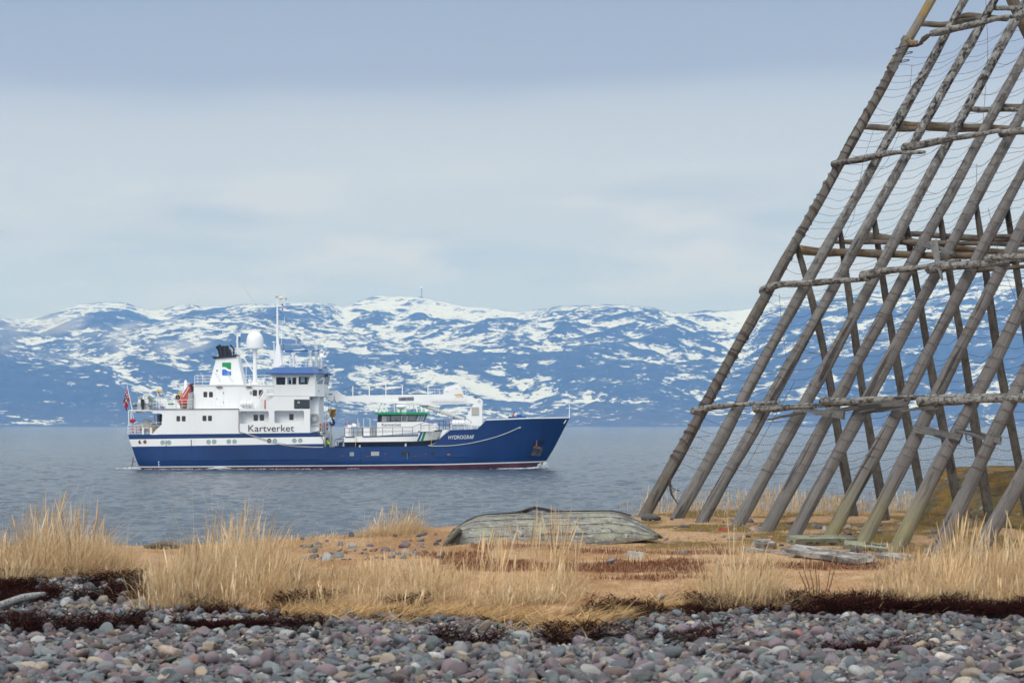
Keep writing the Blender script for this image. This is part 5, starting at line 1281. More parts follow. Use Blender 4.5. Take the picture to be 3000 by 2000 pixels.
# ------------------------------------------------------------------ the fish-drying rack
ROW = Vector((.267, -.963, 0)); PER = Vector((.963, .267, 0))
foot_px = [(1881, 1519), (1956, 1562), (2034, 1568), (2144, 1573), (2226, 1590), (2316, 1590), (2422, 1592), (2521, 1603), (2624, 1618), (2741, 1630), (2858, 1632)]
up_px = [(2655, 128), (2827, 0), (2912, 0), (2980, 50), (3000, 168), (3000, 321), (3000, 501), (3000, 655), (2996, 890), (2996, 1108), (3000, 1376)]
low_w = [46, 50, 50, 52, 53, 54, 54, 56, 58, 60, 62]
rack = thing('drying_rack', Vector((2.4, 21.5, gz(2.4, 21.5))), 'tall weathered timber rack of slanting poles for drying fish, strung with wires', 'drying rack')
legs = []
for n_ in range(11):
    Y = 25.3 - .75 * n_
    f = P(foot_px[n_][0], foot_px[n_][1], Y); up = up_px[n_]; a_ = (up[0] - CX) / FOC
    s = (a_ * f.y - f.x) / (PER.x - PER.y * a_); Yu = f.y + PER.y * s; u = P(up[0], up[1], Yu)
    d = (u - f).normalized(); r0 = low_w[n_] * math.sin(math.radians(60)) * .88 / 2 * Y / FOC
    top = f + d * ((EYE + 5.0 - f.z) / d.z)
    if n_ == 0: top = u
    base = f - d * .35
    L_ = (top - base).length; taper = .60 if n_ else .74
    mt = w_first if n_ == 0 else w_legm if n_ in (1, 2, 3) else w_legy if n_ in (6, 7, 8) else w_leg
    pole('leg', [base, base.lerp(top, .5), top], [r0 * 1.04, r0 * (1 + taper) / 2, r0 * taper], mt, rack, 14, .10, 7, 7)
    legs.append((f, d, r0, taper, (top - f).length))
# yellow lichened pole spliced on to the first leg, with the lashed stub beside it
f, d, r0, tp, L_ = legs[0]
top = f + d * L_
pole('spliced_pole', [top - d * .35 + Vector((-.02, -.09, 0)), top + d * 1.5 + Vector((.03, -.06, 0))], [.052, .045], w_yellow, rack, 12, .05, 2)
stub = (P(2655, 112, 25.8), P(2612, 214, 25.75)); sa, sb = stub
board('lashed_stub', sa, sb, .085, .075, .05, w_plank, rack)
for t in (.25, .45, .68):
    b = MB(); c = sa.lerp(sb, t) + Vector((.035, .02, 0)); b.tube([c + Vector((.11 * math.cos(a_), .09 * math.sin(a_), .02 * math.cos(a_))) for a_ in np.linspace(0, 2 * PI, 13)], .0045, 4, 0, False); b.build('lashing_wire', wire_m if 'wire_m' in globals() else paint('rusty_wire', (.060, .030, .026), .7, .3, 30), rack)
b = MB()
for k, (p, q_) in enumerate((((2650, 118), (2672, 132)), ((2652, 112), (2664, 124)), ((2660, 128), (2690, 122)), ((2664, 118), (2684, 130)))):
    a_, c_ = P(p[0], p[1], 25.65), P(q_[0], q_[1], 25.62); b.tube([a_, a_.lerp(c_, .5) + Vector((0, -.02, .006 * (-1) ** k)), c_], [.014, .022, .010], 6)
b.build('cloth_lashing', paint('ochre_cloth', (.24, .17, .10), .9, .5, 12, bump=.6), rack)
b = MB(); pts = [(2648, 125), (2668, 133), (2688, 132), (2705, 128)]; b.tube([P(p[0], p[1], 25.9) for p in pts], [.02, .028, .022, .006], 6)
b.tube([P(p[0], p[1], 25.9) for p in ((2694, 128), (2706, 115), (2718, 106), (2730, 100))], [.012, .034, .028, .004], 6); b.build('torn_rag', paint('dark_rag', (.07, .05, .035), .9, .3, 12), rack)
def leg_at(n_, h):                     # point on the axis of a leg h metres above its foot, and its radius there
    f, d, r0, tp, L_ = legs[n_]; t = h / d.z
    return f + d * t, r0 * (1 - (1 - tp) * min(1, t / L_))
nrm = ROW.cross(legs[5][1]).normalized()
if nrm.y > 0: nrm = -nrm               # towards the viewer's side of the rack
def on_face(px, py, off):
    """point of the slanting face of the rack, off metres in front of the pole centres, seen at a survey direction"""
    o = legs[3][0].lerp(legs[7][0], .5) + nrm * off
    d = P(px, py, 1.0) - Vector((0, 0, EYE)); e = Vector((0, 0, EYE))
    t = (o - e).dot(nrm) / d.dot(nrm); return e + d * t
# short struts from the far side
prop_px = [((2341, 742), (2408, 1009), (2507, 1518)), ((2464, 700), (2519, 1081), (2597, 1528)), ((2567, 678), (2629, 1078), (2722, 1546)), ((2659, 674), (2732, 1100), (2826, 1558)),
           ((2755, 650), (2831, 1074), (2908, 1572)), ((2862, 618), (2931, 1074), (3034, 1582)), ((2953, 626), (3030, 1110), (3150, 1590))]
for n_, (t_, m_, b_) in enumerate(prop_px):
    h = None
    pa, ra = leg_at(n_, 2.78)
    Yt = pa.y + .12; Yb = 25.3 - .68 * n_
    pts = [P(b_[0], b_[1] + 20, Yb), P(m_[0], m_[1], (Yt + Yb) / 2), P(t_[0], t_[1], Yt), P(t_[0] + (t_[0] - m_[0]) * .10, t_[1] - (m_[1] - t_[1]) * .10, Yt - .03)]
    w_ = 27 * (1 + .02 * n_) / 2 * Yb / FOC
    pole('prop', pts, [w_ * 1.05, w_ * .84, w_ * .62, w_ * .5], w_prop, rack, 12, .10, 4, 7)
# crossed pole at the top
pa, ra = leg_at(3, 5.0)
c0_, c1_ = P(2940, -60, 24.4), P(3330, 760, 24.9); c2_ = c0_ + (c1_ - c0_) * ((c0_.z - (EYE - 1.15)) / (c0_.z - c1_.z))
pole('crossed_pole', [c0_, P(3010, 92, 24.5), c1_, c2_], [.055, .06, .072, .085], w_log, rack, 12, .05, 3, 5)
# gnarled birch branches tied over the poles, logs laid inside
branches = [
    ([(2032, 1203), (2110, 1188), (2200, 1184), (2282, 1179)], (20, 14, 9), .13), ([(2216, 1195), (2270, 1194), (2340, 1192), (2433, 1187)], (26, 19, 10), .14),
    ([(2412, 1176), (2480, 1175), (2600, 1168), (2745, 1160)], (30, 22, 13), .16), ([(2698, 1175), (2790, 1172), (2900, 1171), (3040, 1168)], (30, 24, 16), .15), ([(2748, 1163), (2850, 1162), (3040, 1158)], (15, 16, 12), .12),
    ([(2236, 850), (2290, 832), (2400, 827), (2546, 818)], (24, 20, 13), .13), ([(2531, 808), (2610, 790), (2700, 781), (2812, 763)], (26, 20, 10), .14),
    ([(2718, 791), (2800, 782), (2900, 771), (3030, 757)], (30, 22, 15), .14), ([(2892, 759), (2950, 754), (3040, 749)], (28, 24, 18), .17),
    ([(2445, 481), (2500, 472), (2600, 451), (2709, 445)], (22, 19, 10), .13), ([(2651, 435), (2720, 422), (2830, 400), (2938, 380)], (24, 20, 11), .13), ([(2934, 391), (2990, 382), (3050, 374)], (26, 22, 20), .13),
    ([(2732, 98), (2790, 86), (2870, 66), (2930, 52), (3010, 46)], (23, 20, 15, 12), .13)]
for pts, wd, off in branches:
    q = [on_face(p[0], p[1], off) for p in pts]; rr = [float(np.interp(i / (len(q) - 1), np.linspace(0, 1, len(wd)), wd)) / 2 * q[i].y / FOC for i in range(len(q))]
    pole('branch', q, rr, w_birch, rack, 12, .16, 7, 14)
logs = [([(2324, 728), (2420, 738), (2620, 745), (2900, 750)], (26, 24, 18), -.13, w_orange), ([(2433, 707), (2560, 709), (2760, 712), (3040, 716)], (13, 15, 12), -.14, w_log),
        ([(2529, 691), (2640, 706), (2800, 728), (2960, 742)], (26, 26, 16), -.20, w_log), ([(2632, 687), (2720, 688), (2900, 700), (3040, 704)], (14, 20, 20), -.24, w_log),
        ([(2896, 691), (2960, 692), (3040, 692)], (12, 13, 13), -.15, w_log), ([(2790, 724), (2900, 734), (3040, 742)], (18, 18, 16), -.15, w_orange), ([(2862, 793), (2940, 786), (3040, 779)], (14, 13, 10), -.13, w_log),
        ([(2517, 371), (2600, 376), (2700, 378)], (20, 18, 14), -.11, w_log), ([(2625, 362), (2760, 372), (2900, 378), (3040, 384)], (22, 28, 20), -.15, w_orange), ([(2713, 360), (2800, 370), (3040, 380)], (10, 12, 10), -.12, w_log),
        ([(2831, 316), (2880, 321), (3000, 319)], (18, 16, 14), -.11, w_birch), ([(2922, 309), (2980, 312), (3050, 316)], (14, 16, 16), -.12, w_log),
        ([(2701, 70), (2750, 74), (2800, 68), (2880, 54), (2930, 56)], (19, 16, 18, 13), -.10, w_log), ([(2794, 58), (2830, 46), (2880, 48), (2950, 58)], (18, 17, 14), -.12, w_log), ([(2900, 23), (2950, 25), (3000, 27)], (15, 14, 14), -.10, w_birch)]
for pts, wd, off, mt in logs:
    q = [on_face(p[0], p[1], off) for p in pts]; rr = [float(np.interp(i / (len(q) - 1), np.linspace(0, 1, len(wd)), wd)) / 2 * q[i].y / FOC for i in range(len(q))]
    pole('rail', q, rr, mt, rack, 12, .10, 3, 10)
kf = lambda w_, y: w_ * y / FOC
for p, q_, w0, w1, off in (((2351, 1200), (2473, 1217), 10, 24, .13), ((2253, 1229), (2352, 1207), 6, 10, .12), ((2448, 1206), (2520, 1190), 14, 12, .13), ((2520, 1200), (2654, 1182), 30, 26, .14), ((2640, 1204), (2745, 1190), 5, 12, .12),
                           ((2685, 1254), (2814, 1286), 20, 22, .12), ((2802, 1258), (2931, 1288), 10, 20, .12), ((2693, 708), (2795, 743), 22, 10, .12), ((2734, 710), (2760, 818), 26, 6, .16)):
    board('broken_board', on_face(p[0], p[1], off), on_face(q_[0], q_[1], off), kf(w0, 22), kf(w1, 22), .022, w_plank, rack)
# the wires: each runs along the rack from pole to pole, twisted once round every pole
wire_m = paint('rusty_wire', (.060, .030, .026), .7, .3, 30)
for k in range(50):
    h = .62 + .088 * k + rnd.uniform(-.012, .012); b = MB(); path = []
    for n_ in range(11):
        hh = h * (1 + .004 * n_) + rnd.uniform(-.02, .02)
        f, d, r0, tp, L_ = legs[n_]
        if n_ == 0 and hh / d.z > L_ - .05: path = []; continue
        c, r = leg_at(n_, hh); side = -nrm
        ring_ = []
        ax1 = ROW; ax2 = nrm; tilt = d * rnd.uniform(-.02, .04)
        m_ = 10
        for i in range(m_ + 1):
            a_ = 2 * PI * i / m_; ring_.append(c + (ax1 * math.cos(a_) + ax2 * math.sin(a_)) * (r + .004) + tilt * math.sin(a_))
        b.tube(ring_, .0046 if n_ == 0 else .0012, 4, 0, False)
        if n_ == 0 and k % 3 == 0: b.tube([q + d * .02 for q in ring_], .005, 4, 0, False)
        here = c + nrm * (r + .004)
        if path:
            a0 = path[-1]; sag = rnd.uniform(-.005, .030) + (.06 if rnd.random() < .10 else 0); w1, w2, p1, p2 = rnd.uniform(-.009, .009), rnd.uniform(-.007, .007), rnd.uniform(0, 6), rnd.uniform(0, 6)
            skew = rnd.uniform(-.02, .02); pts = []
            for i in range(11):
                t = i / 10; e = 4 * t * (1 - t); p = a0.lerp(here, t); p.z -= sag * e - e * (w1 * math.sin(7 * t + p1) + w2 * math.sin(15 * t + p2)); p += nrm * (-.05 * e + skew * e)
                pts.append(p)
            b.tube(pts, .0018, 4, 0, False)
        path.append(here)
    b.build('wire', wire_m, rack)
# hanging and loose wires
for pts in ([(2888, 0), (2894, 130), (2893, 195)], [(2888, 250), (2880, 360)], [(2862, 480), (2860, 560)], [(2283, 862), (2290, 960), (2306, 1060)], [(2672, 190), (2660, 330), (2600, 470), (2505, 590)], [(2560, 380), (2530, 470), (2500, 640), (2470, 700)],
            [(2075, 1150), (2050, 1180), (2030, 1235), (2010, 1290)], [(2110, 1120), (2068, 1200), (2048, 1260)], [(2330, 1115), (2230, 1290), (2185, 1370)], [(2895, 610), (2930, 760), (2985, 900), (3010, 960)], [(1990, 1300), (2020, 1282), (2080, 1276)], [(1985, 1340), (2030, 1310), (2060, 1312)]):
    b = MB(); b.tube([on_face(p[0], p[1], .16) for p in pts], .0021, 4, 0, False); b.build('loose_wire', wire_m, rack)
b = MB(); b.tube([on_face(p[0], p[1], .14) for p in ((1966, 1395), (1962, 1420), (1968, 1448), (1985, 1475))], [.006, .012, .012, .005], 6)
b.tube([on_face(p[0], p[1], .14) for p in ((1962, 1412), (1972, 1432), (1990, 1436))], .005, 5); b.build('dangling_rope', paint('dark_rope', (.03, .02, .018), .9, .3, 12), rack)
b = MB()
for k in range(3): b.torus(on_face(2838 + k * 3, 1272 + k * 5, -.1), .025 + .008 * k, .003, 'y', 14, 4)
b.build('wire_coil', wire_m, rack)

# ------------------------------------------------------------------ the old boats lying keel up
def clinker(name, parent, st, mt, th=.018):
    """strakes lapped from the keel down both sides; st = list of (near edge, keel, far edge) points"""
    b = MB(); ns = 5; rows = []
    for (g, k, fpt) in st:
        g, k, fpt = Vector(g), Vector(k), Vector(fpt); ring_ = []
        for (A_, B_, sgn) in ((g, k, -1), (k, fpt, 1)):
            for i in range(ns):
                for e in (0, 1):
                    t = (i + e) / ns
                    if sgn < 0: w_ = math.sin(t * PI / 2); hgt = 1 - (1 - t) ** 2.0; base = Vector((A_.x + (B_.x - A_.x) * t, A_.y + (B_.y - A_.y) * (1 - math.cos(t * PI / 2) ** .8 if False else t ** 1.25), A_.z + (B_.z - A_.z) * hgt))
                    else: hgt = 1 - t ** 2.0; base = Vector((A_.x + (B_.x - A_.x) * t, A_.y + (B_.y - A_.y) * (1 - (1 - t) ** 1.25), B_.z + (A_.z - B_.z) * hgt))
                    lap = (.006 if (e == 0) == (sgn < 0) else 0.0)
                    base += Vector((0, sgn * lap * .8, lap * .6)); ring_.append(base)
        rows.append(ring_)
    n = len(rows[0]); vs = [p for r in rows for p in r]; fs = []
    for i in range(len(rows) - 1):
        for k in range(n - 1): fs.append((i * n + k, (i + 1) * n + k, (i + 1) * n + k + 1, i * n + k + 1))
    o = link_mesh(name, [tuple(p) for p in vs], fs, mt, parent, None, True, None, 20)
    md = o.modifiers.new('thickness', 'SOLIDIFY'); md.thickness = th; md.offset = -1
    return o
def lichen_wood(name, base, cols, bump=1.0, sc_=7.0, grain=(.06, 1, 1)):
    m, nt, b = _nt(name); tc = N(nt, 'ShaderNodeTexCoord')
    def nz(s_, det, st=(1, 1, 1), off=0.0, rg=.65):
        mp = N(nt, 'ShaderNodeMapping'); mp.inputs[1].default_value = (off, off, off); mp.inputs[3].default_value = st; L(nt, tc.outputs['Object'], mp.inputs[0])
        z = N(nt, 'ShaderNodeTexNoise'); z.inputs['Scale'].default_value = s_; z.inputs['Detail'].default_value = det; z.inputs['Roughness'].default_value = rg; L(nt, mp.outputs[0], z.inputs[0]); return z.outputs[0]
    c = ramp(nt, nz(30, 5, grain), [(.3, tuple(x * .4 for x in base)), (.6, base)]).outputs[0]
    for i, (cc, lo, hi, s_, st) in enumerate(cols): c = mix(nt, ramp(nt, nz(s_, 7, st, 3.7 * i + 1, .72), [(lo, 0.0), (hi, 1.0)]).outputs[0], c, cc)
    L(nt, c, b.inputs['Base Color']); b.inputs['Roughness'].default_value = .92; b.inputs['Specular IOR Level'].default_value = .15
    bp = N(nt, 'ShaderNodeBump'); bp.inputs['Strength'].default_value = .9; bp.inputs['Distance'].default_value = .02 * bump; L(nt, nz(24, 6, (.5, 1, 1), 9), bp.inputs['Height']); L(nt, bp.outputs[0], b.inputs['Normal'])
    return m
bm1 = lichen_wood('pale_lichen_wood', (.28, .275, .25), [((.33, .33, .245), .48, .60, 7, (.8, 1, 1)), ((.10, .095, .085), .55, .68, 5, (.5, 1, 1)), ((.40, .41, .39), .55, .60, 30, (.7, 1, 1)), ((.045, .042, .038), .59, .63, 36, (.6, 1, 1)), ((.07, .06, .05), .62, .66, 13, (.35, 1, 1))], 1.8, grain=(.22, 1, 1))
boat1 = thing('overturned_boat', on_ground(1600, 1598), 'small old wooden boat lying keel up, its hull grey-green with pale lichen', 'boat')
st = []
gl = [(1292, 1614), (1330, 1609), (1400, 1605), (1550, 1605), (1700, 1600), (1800, 1592), (1870, 1583), (1928, 1575)]
kl = [(1343, 1545), (1372, 1524), (1410, 1508), (1540, 1501), (1700, 1497), (1800, 1496), (1862, 1516), (1928, 1568)]
for i in range(22):
    t = i / 21; u = 1292 + (1928 - 1292) * t; v = float(np.interp(u, [p[0] for p in gl], [p[1] for p in gl])); uk = 1343 + (1928 - 1343) * t; vk = float(np.interp(uk, [p[0] for p in kl], [p[1] for p in kl]))
    yb = 19.9 + .5 * t; half = .75 * (1 - t ** 3.5 * .95); g = P(u, v, yb); k = P(uk, vk, yb + half); fpt = Vector((k.x + .05, yb + 2 * half, g.z)); st.append((g, k, fpt))
clinker('boat_hull', boat1, st, bm1)
b = MB(); kp = [s_[1] + Vector((0, -.01, -.006)) for s_ in st[:19]]
for i in range(len(kp) - 1):
    up_ = Vector((0, 0, .045 * math.exp(-((i - 8.2) / 1.3) ** 2))); up2 = Vector((0, 0, .045 * math.exp(-((i + 1 - 8.2) / 1.3) ** 2))); b.bar(kp[i] + up_, kp[i + 1] + up2, .05, .028)
b.build('boat_keel', wood('black_keel_and_shade', (.06, .052, .048), (.02, .018, .016), .1), boat1)
b = MB(); g, k, fpt = map(Vector, st[0]); b.bar(g + Vector((.02, .02, .01)), k + Vector((-.03, .0, -.03)), .03, .05); b.bar(g + Vector((.05, .03, .0)), fpt, .05, .04); b.build('boat_end_frame_board' if False else 'boat_end_frame', wood('rotten_frame', (.12, .115, .09), (.03, .028, .024), .2), boat1)
b = MB(); b.prism([P(p[0], p[1], 19.82) for p in ((1288, 1618), (1318, 1580), (1348, 1556), (1352, 1566), (1340, 1604), (1316, 1616))], .9); b.build('boat_hollow_shade', wood('black_keel_and_shade', (.06, .052, .048), (.02, .018, .016), .1), boat1)  # solid black wedge painted as the shade inside the boat's open end
b = MB(); b.tube([P(p[0], p[1], 19.80) for p in ((1286, 1618), (1322, 1574), (1350, 1548))], [.012, .018, .02], 6); b.tube([P(p[0], p[1], 19.80) for p in ((1292, 1617), (1318, 1618), (1340, 1605))], [.012, .015, .012], 6); b.build('boat_rim', wood('rotten_frame', (.12, .115, .09), (.03, .028, .024), .2), boat1)
for p, q_, w_ in (((1585, 1566), (1722, 1563), 9), ((1790, 1588), (1720, 1590), 7)):
    board('sprung_strake', P(p[0], p[1], 19.98), P(q_[0], q_[1], 20.05), kf(w_, 20), kf(w_ * .8, 20), .014, w_plank, boat1)
bm2 = lichen_wood('orange_lichen_wood', (.20, .165, .115), [((.27, .175, .055), .42, .60, 4, (.8, 1, 1)), ((.42, .150, .014), .57, .68, 5, (.7, 1, 1.2)), ((.15, .14, .065), .50, .64, 3.2, (.8, 1, 1)), ((.06, .05, .04), .59, .66, 9, (.4, 1, 1.6)), ((.34, .33, .30), .60, .68, 7, (.5, 1, 1.3))], 2.6, grain=(.4, 1, 1))
boat2 = thing('overturned_boat', P(2900, 1570, 23.4), 'old boat hull lying keel up behind the rack, covered in orange and olive lichen', 'boat')
silh = [(2737, 1582), (2741, 1525), (2748, 1488), (2760, 1458), (2777, 1428), (2790, 1402), (2806, 1386), (2840, 1380)]
sv = [p[1] for p in silh][::-1]; su = [p[0] for p in silh][::-1]; rings = []; NL = 34
for i in range(NL + 1):
    t = i / NL; v = 1582 + (1380 - 1582) * t; u = float(np.interp(v, sv, su)); step = ((i * 6 / NL) % 1.0) * .012
    x0 = PX(u, 22.8) + step - .006; z = P(0, v, 22.8).z; half = .95 * (1 - .55 * t ** 1.8) * (1 - .55 * max(0, t - .86) / .14) - step; Ln = 2.6 - .45 * t; Yc = 23.9; ring_ = []
    for j in range(25): a_ = PI / 2 + PI * j / 24; ring_.append((x0 + .75 + .75 * math.cos(a_), Yc + half * math.sin(a_)))
    for j in range(14): q = (j + 1) / 14; ring_.append((x0 + .75 + (Ln - .75) * q, Yc - half * (1 - .85 * q ** 2.5)))
    for j in range(14): q = (14 - j) / 14; ring_.append((x0 + .75 + (Ln - .75) * q, Yc + half * (1 - .85 * q ** 2.5)))
    X_ = np.array(ring_); n_ = fbm(X_[:, 0] * 2.6 + 7, X_[:, 1] * 1.5 + z * 4.5, 4, 141) - .5; n2_ = fbm(X_[:, 0] * 9, X_[:, 1] * 5 + z * 13, 3, 143) - .5
    rings.append([(a_ + .02 * g2, c_ - (.16 * g + .05 * g2), z + .05 * g * t + .03 * t * math.sin(3 * a_)) for (a_, c_), g, g2 in zip(ring_, n_, n2_)])
b = MB(); n = len(rings[0]); vs = [p for r in rings for p in r]; fs = [(i * n + k, i * n + (k + 1) % n, (i + 1) * n + (k + 1) % n, (i + 1) * n + k) for i in range(len(rings) - 1) for k in range(n)]
fs.append(tuple((len(rings) - 1) * n + k for k in range(n))); b.add(vs, fs); b.build('boat_hull', bm2, boat2, angle=50)
for (p, q_, w_, dy) in (((2880, 1396), (3060, 1384), 18, .05), ((2900, 1405), (3060, 1400), 14, -.05), ((2920, 1387), (3060, 1376), 10, .3)):
    board('keel_board', P(p[0], p[1], 23.05 + dy), P(q_[0], q_[1], 23.15 + dy), kf(w_, 23), kf(w_, 23), .06, bm2, boat2)
# ------------------------------------------------------------------ shore: ground sheet, shingle, weed, dry grass
def land_py(x, y, z): return HY + (EYE - z) / y * FOC
def boxmask(px, py, a, b_, c, d_, soft=18.0):
    return smooth((px - a) / soft + .5) * smooth((b_ - px) / soft + .5) * smooth((py - c) / (soft * .35) + .5) * smooth((d_ - py) / (soft * .35) + .5)
def weed_mask(x, y):
    px = land_px(x, y); e = edge_y(x, y); n = fbm(x * 3.2, y * 2.2, 4, 91); n2 = fbm(x * 7, y * 4, 3, 93); m = np.zeros_like(x)
    wob = (n - .5) * 1.2
    right = smooth((px - 1960) / 90) * smooth((y - (e - .90) + wob * .45) / .18) * smooth((e + .12 - y) / .12)
    m = np.maximum(m, right * smooth((n2 - .18) / .1))
    mid = smooth((px - 1640) / 60) * smooth((2120 - px) / 60) * smooth((y - (e - .55)) / .15) * smooth((e + .35 - y) / .15) * smooth((n - .42) / .06); m = np.maximum(m, mid)
    left = smooth((440 - px) / 20) * smooth((y - 15.0) / .3) * smooth((17.2 - y) / .2) * smooth((n - .46 - .10 * smooth((16.0 - y) / 1.0) + .10 * smooth((px - 180) / 200)) / .05); m = np.maximum(m, left)
    line = smooth((1010 - px) / 120) * np.exp(-((y - 13.55 + (n - .5) * .8) / .18) ** 2) * 1.7; m = np.maximum(m, np.clip(line, 0, 1) * smooth((n2 - .33) / .1))
    base = smooth((px - 440) / 40) * smooth((1560 - px) / 60) * smooth((y - (e - .30)) / .12) * smooth((e + .40 - y) / .12) * smooth((n - .50) / .04); m = np.maximum(m, base)
    for (a, b_, yc, wd) in ((1560, 2250, 12.95, .12), (2350, 2760, 12.35, .13), (1250, 1500, 12.8, .08), (2050, 2200, 13.4, .12), (-50, 160, 15.2, .3)):
        m = np.maximum(m, smooth((px - a) / 60) * smooth((b_ - px) / 60) * np.exp(-((y - yc + (n - .5) * .7) / wd) ** 2) * smooth((n2 - .38) / .08))
    return m
def heath_mask(x, y):
    px = land_px(x, y); py = land_py(x, y, EYE - 1.0); n = fbm(x * 4, y * 2.2, 4, 95) - .5; q = py + n * 26
    m = boxmask(px + n * 120, q, 1330, 2080, 1640, 1664) * 1.0
    m = np.maximum(m, boxmask(px + n * 160, q, 1700, 2150, 1613, 1624) * .8); m = np.maximum(m, boxmask(px + n * 120, q, 1250, 1460, 1622, 1640) * .9)
    m = np.maximum(m, boxmask(px + n * 120, q, 2140, 2620, 1641, 1662) * 1.0); m = np.maximum(m, boxmask(px + n * 150, q, 1750, 2100, 1672, 1688) * .7); m = np.maximum(m, boxmask(px + n * 140, q, 1380, 1700, 1604, 1613) * .8)
    return np.clip(m, 0, 1) * smooth((n + .62) / .25)
xs_g = np.arange(-8.5, 10.5, .045); ys_g = np.concatenate([np.arange(6.5, 18.5, .045), np.arange(18.5, 30, .07), np.arange(30, 62, .5)])
Xg, Yg = np.meshgrid(xs_g, ys_g); Zg = ground(Xg, Yg)
px_ = land_px(Xg, Yg); e_ = edge_y(Xg, Yg); wg = smooth((Yg - e_) / .3)
n1 = fbm(Xg * 2.2, Yg * 1.3, 5, 101); n2 = fbm(Xg * 9, Yg * 5, 4, 103); n3 = fbm(Xg * .8, Yg * .6, 3, 105)
def mixc(a, b_, t): return a * (1 - t[..., None]) + np.array(b_) * t[..., None]
tint = np.zeros(Xg.shape + (3,)); tint[:] = (.050, .045, .045)
turf = mixc(np.broadcast_to(np.array((.50, .325, .185)), tint.shape), (.38, .215, .105), smooth((n1 - .40) / .25)); turf = mixc(turf, (.62, .42, .25), smooth((n2 - .52) / .2) * .7)
moss = smooth((px_ - 1750) / 150) * smooth((Yg - 18.6) / 2.0) * smooth((n1 - .42) / .14); turf = mixc(turf, (.17, .125, .032), moss * .85)
turf = mixc(turf, (.22, .15, .10), smooth((n2 - .55) / .1) * .5 * smooth((Yg - 18) / 2)); turf = mixc(turf, (.13, .045, .025), heath_mask(Xg, Yg) * .75)
tint = tint * (1 - wg[..., None]) + turf * wg[..., None]; tint = mixc(tint, (.022, .011, .010), weed_mask(Xg, Yg))
wet = smooth((.9 - Zg) / .8); tint = mixc(tint, (.07, .07, .07), wet)
ny_, nx_ = Xg.shape; r_, c_ = np.meshgrid(np.arange(ny_ - 1), np.arange(nx_ - 1), indexing='ij'); i0 = (r_ * nx_ + c_).ravel()
gm, nt, b = _nt('shore_earth'); at = N(nt, 'ShaderNodeAttribute', attribute_name='tint'); tc = N(nt, 'ShaderNodeTexCoord')
nz = N(nt, 'ShaderNodeTexNoise'); nz.inputs['Scale'].default_value = 45; nz.inputs['Detail'].default_value = 6; L(nt, tc.outputs['Object'], nz.inputs[0])
L(nt, mix(nt, 1.0, at.outputs['Color'], ramp(nt, nz.outputs[0], [(.3, .6), (.7, 1.25)]).outputs[0], 'MULTIPLY'), b.inputs['Base Color']); b.inputs['Roughness'].default_value = .95; b.inputs['Specular IOR Level'].default_value = .1
bp = N(nt, 'ShaderNodeBump'); bp.inputs['Strength'].default_value = 1; bp.inputs['Distance'].default_value = .03; L(nt, nz.outputs[0], bp.inputs['Height']); L(nt, bp.outputs[0], b.inputs['Normal'])
go = big_mesh('ground', np.stack([Xg, Yg, Zg], -1).reshape(-1, 3), np.stack([i0, i0 + 1, i0 + nx_ + 1, i0 + nx_], 1), gm, colors=tint.reshape(-1, 3)); tag(go, kind='structure')

# ---- stones: blunt-edged cobbles cut by random planes, worn smooth
import bmesh
def ico(sub):
    bm = bmesh.new(); bmesh.ops.create_icosphere(bm, subdivisions=sub, radius=1.0); bm.verts.ensure_lookup_table()
    v = np.array([tuple(q.co) for q in bm.verts]); f = np.array([[q.index for q in t.verts] for t in bm.faces]); bm.free(); return v, f
def stone_shape(v, r):
    k = r.integers(6, 11); nn = r.normal(size=(k, 3)); nn /= np.linalg.norm(nn, axis=1)[:, None]; dd = r.uniform(.46, .95, k)
    dots = np.maximum(v @ nn.T, 1e-3); rad = dd[None, :] / dots; rad = np.concatenate([rad, np.full((len(v), 1), 1.05)], 1)
    rr = (np.sum(rad ** -26.0, 1)) ** (-1 / 26.0); rr *= 1 + .035 * np.sin(v[:, 0] * 5 + r.uniform(0, 6)) * np.sin(v[:, 1] * 6 + r.uniform(0, 6))
    return v * rr[:, None] * np.array([1.0, r.uniform(.55, .95), r.uniform(.34, .70)])
PAL = [((.150, .115, .130), 'purplish grey'), ((.175, .150, .165), 'purplish grey'), ((.115, .135, .155), 'blue grey'), ((.160, .185, .195), 'blue grey'), ((.085, .080, .090), 'dark grey'), ((.33, .275, .215), 'tan'), ((.27, .215, .16), 'tan'),
       ((.36, .36, .35), 'pale grey'), ((.26, .265, .27), 'pale grey'), ((.17, .125, .115), 'reddish brown'), ((.125, .15, .135), 'blue grey'), ((.24, .155, .135), 'reddish brown')]
PW = np.array([.20, .14, .15, .12, .09, .08, .04, .05, .07, .05, .04, .02]); PW = PW / PW.sum()
sm_, nt, b = _nt('cobble'); at = N(nt, 'ShaderNodeAttribute', attribute_name='tint'); tc = N(nt, 'ShaderNodeTexCoord')
nz = N(nt, 'ShaderNodeTexNoise'); nz.inputs['Scale'].default_value = 60; nz.inputs['Detail'].default_value = 5; L(nt, tc.outputs['Object'], nz.inputs[0])
nz2 = N(nt, 'ShaderNodeTexNoise'); nz2.inputs['Scale'].default_value = 14; nz2.inputs['Detail'].default_value = 4; L(nt, tc.outputs['Object'], nz2.inputs[0])
c_ = mix(nt, 1.0, at.outputs['Color'], ramp(nt, nz.outputs[0], [(.3, .72), (.7, 1.25)]).outputs[0], 'MULTIPLY'); c_ = mix(nt, ramp(nt, nz2.outputs[0], [(.5, 0.0), (.75, .35)]).outputs[0], c_, (.26, .24, .22))
L(nt, c_, b.inputs['Base Color']); b.inputs['Roughness'].default_value = .62; b.inputs['Specular IOR Level'].default_value = .35
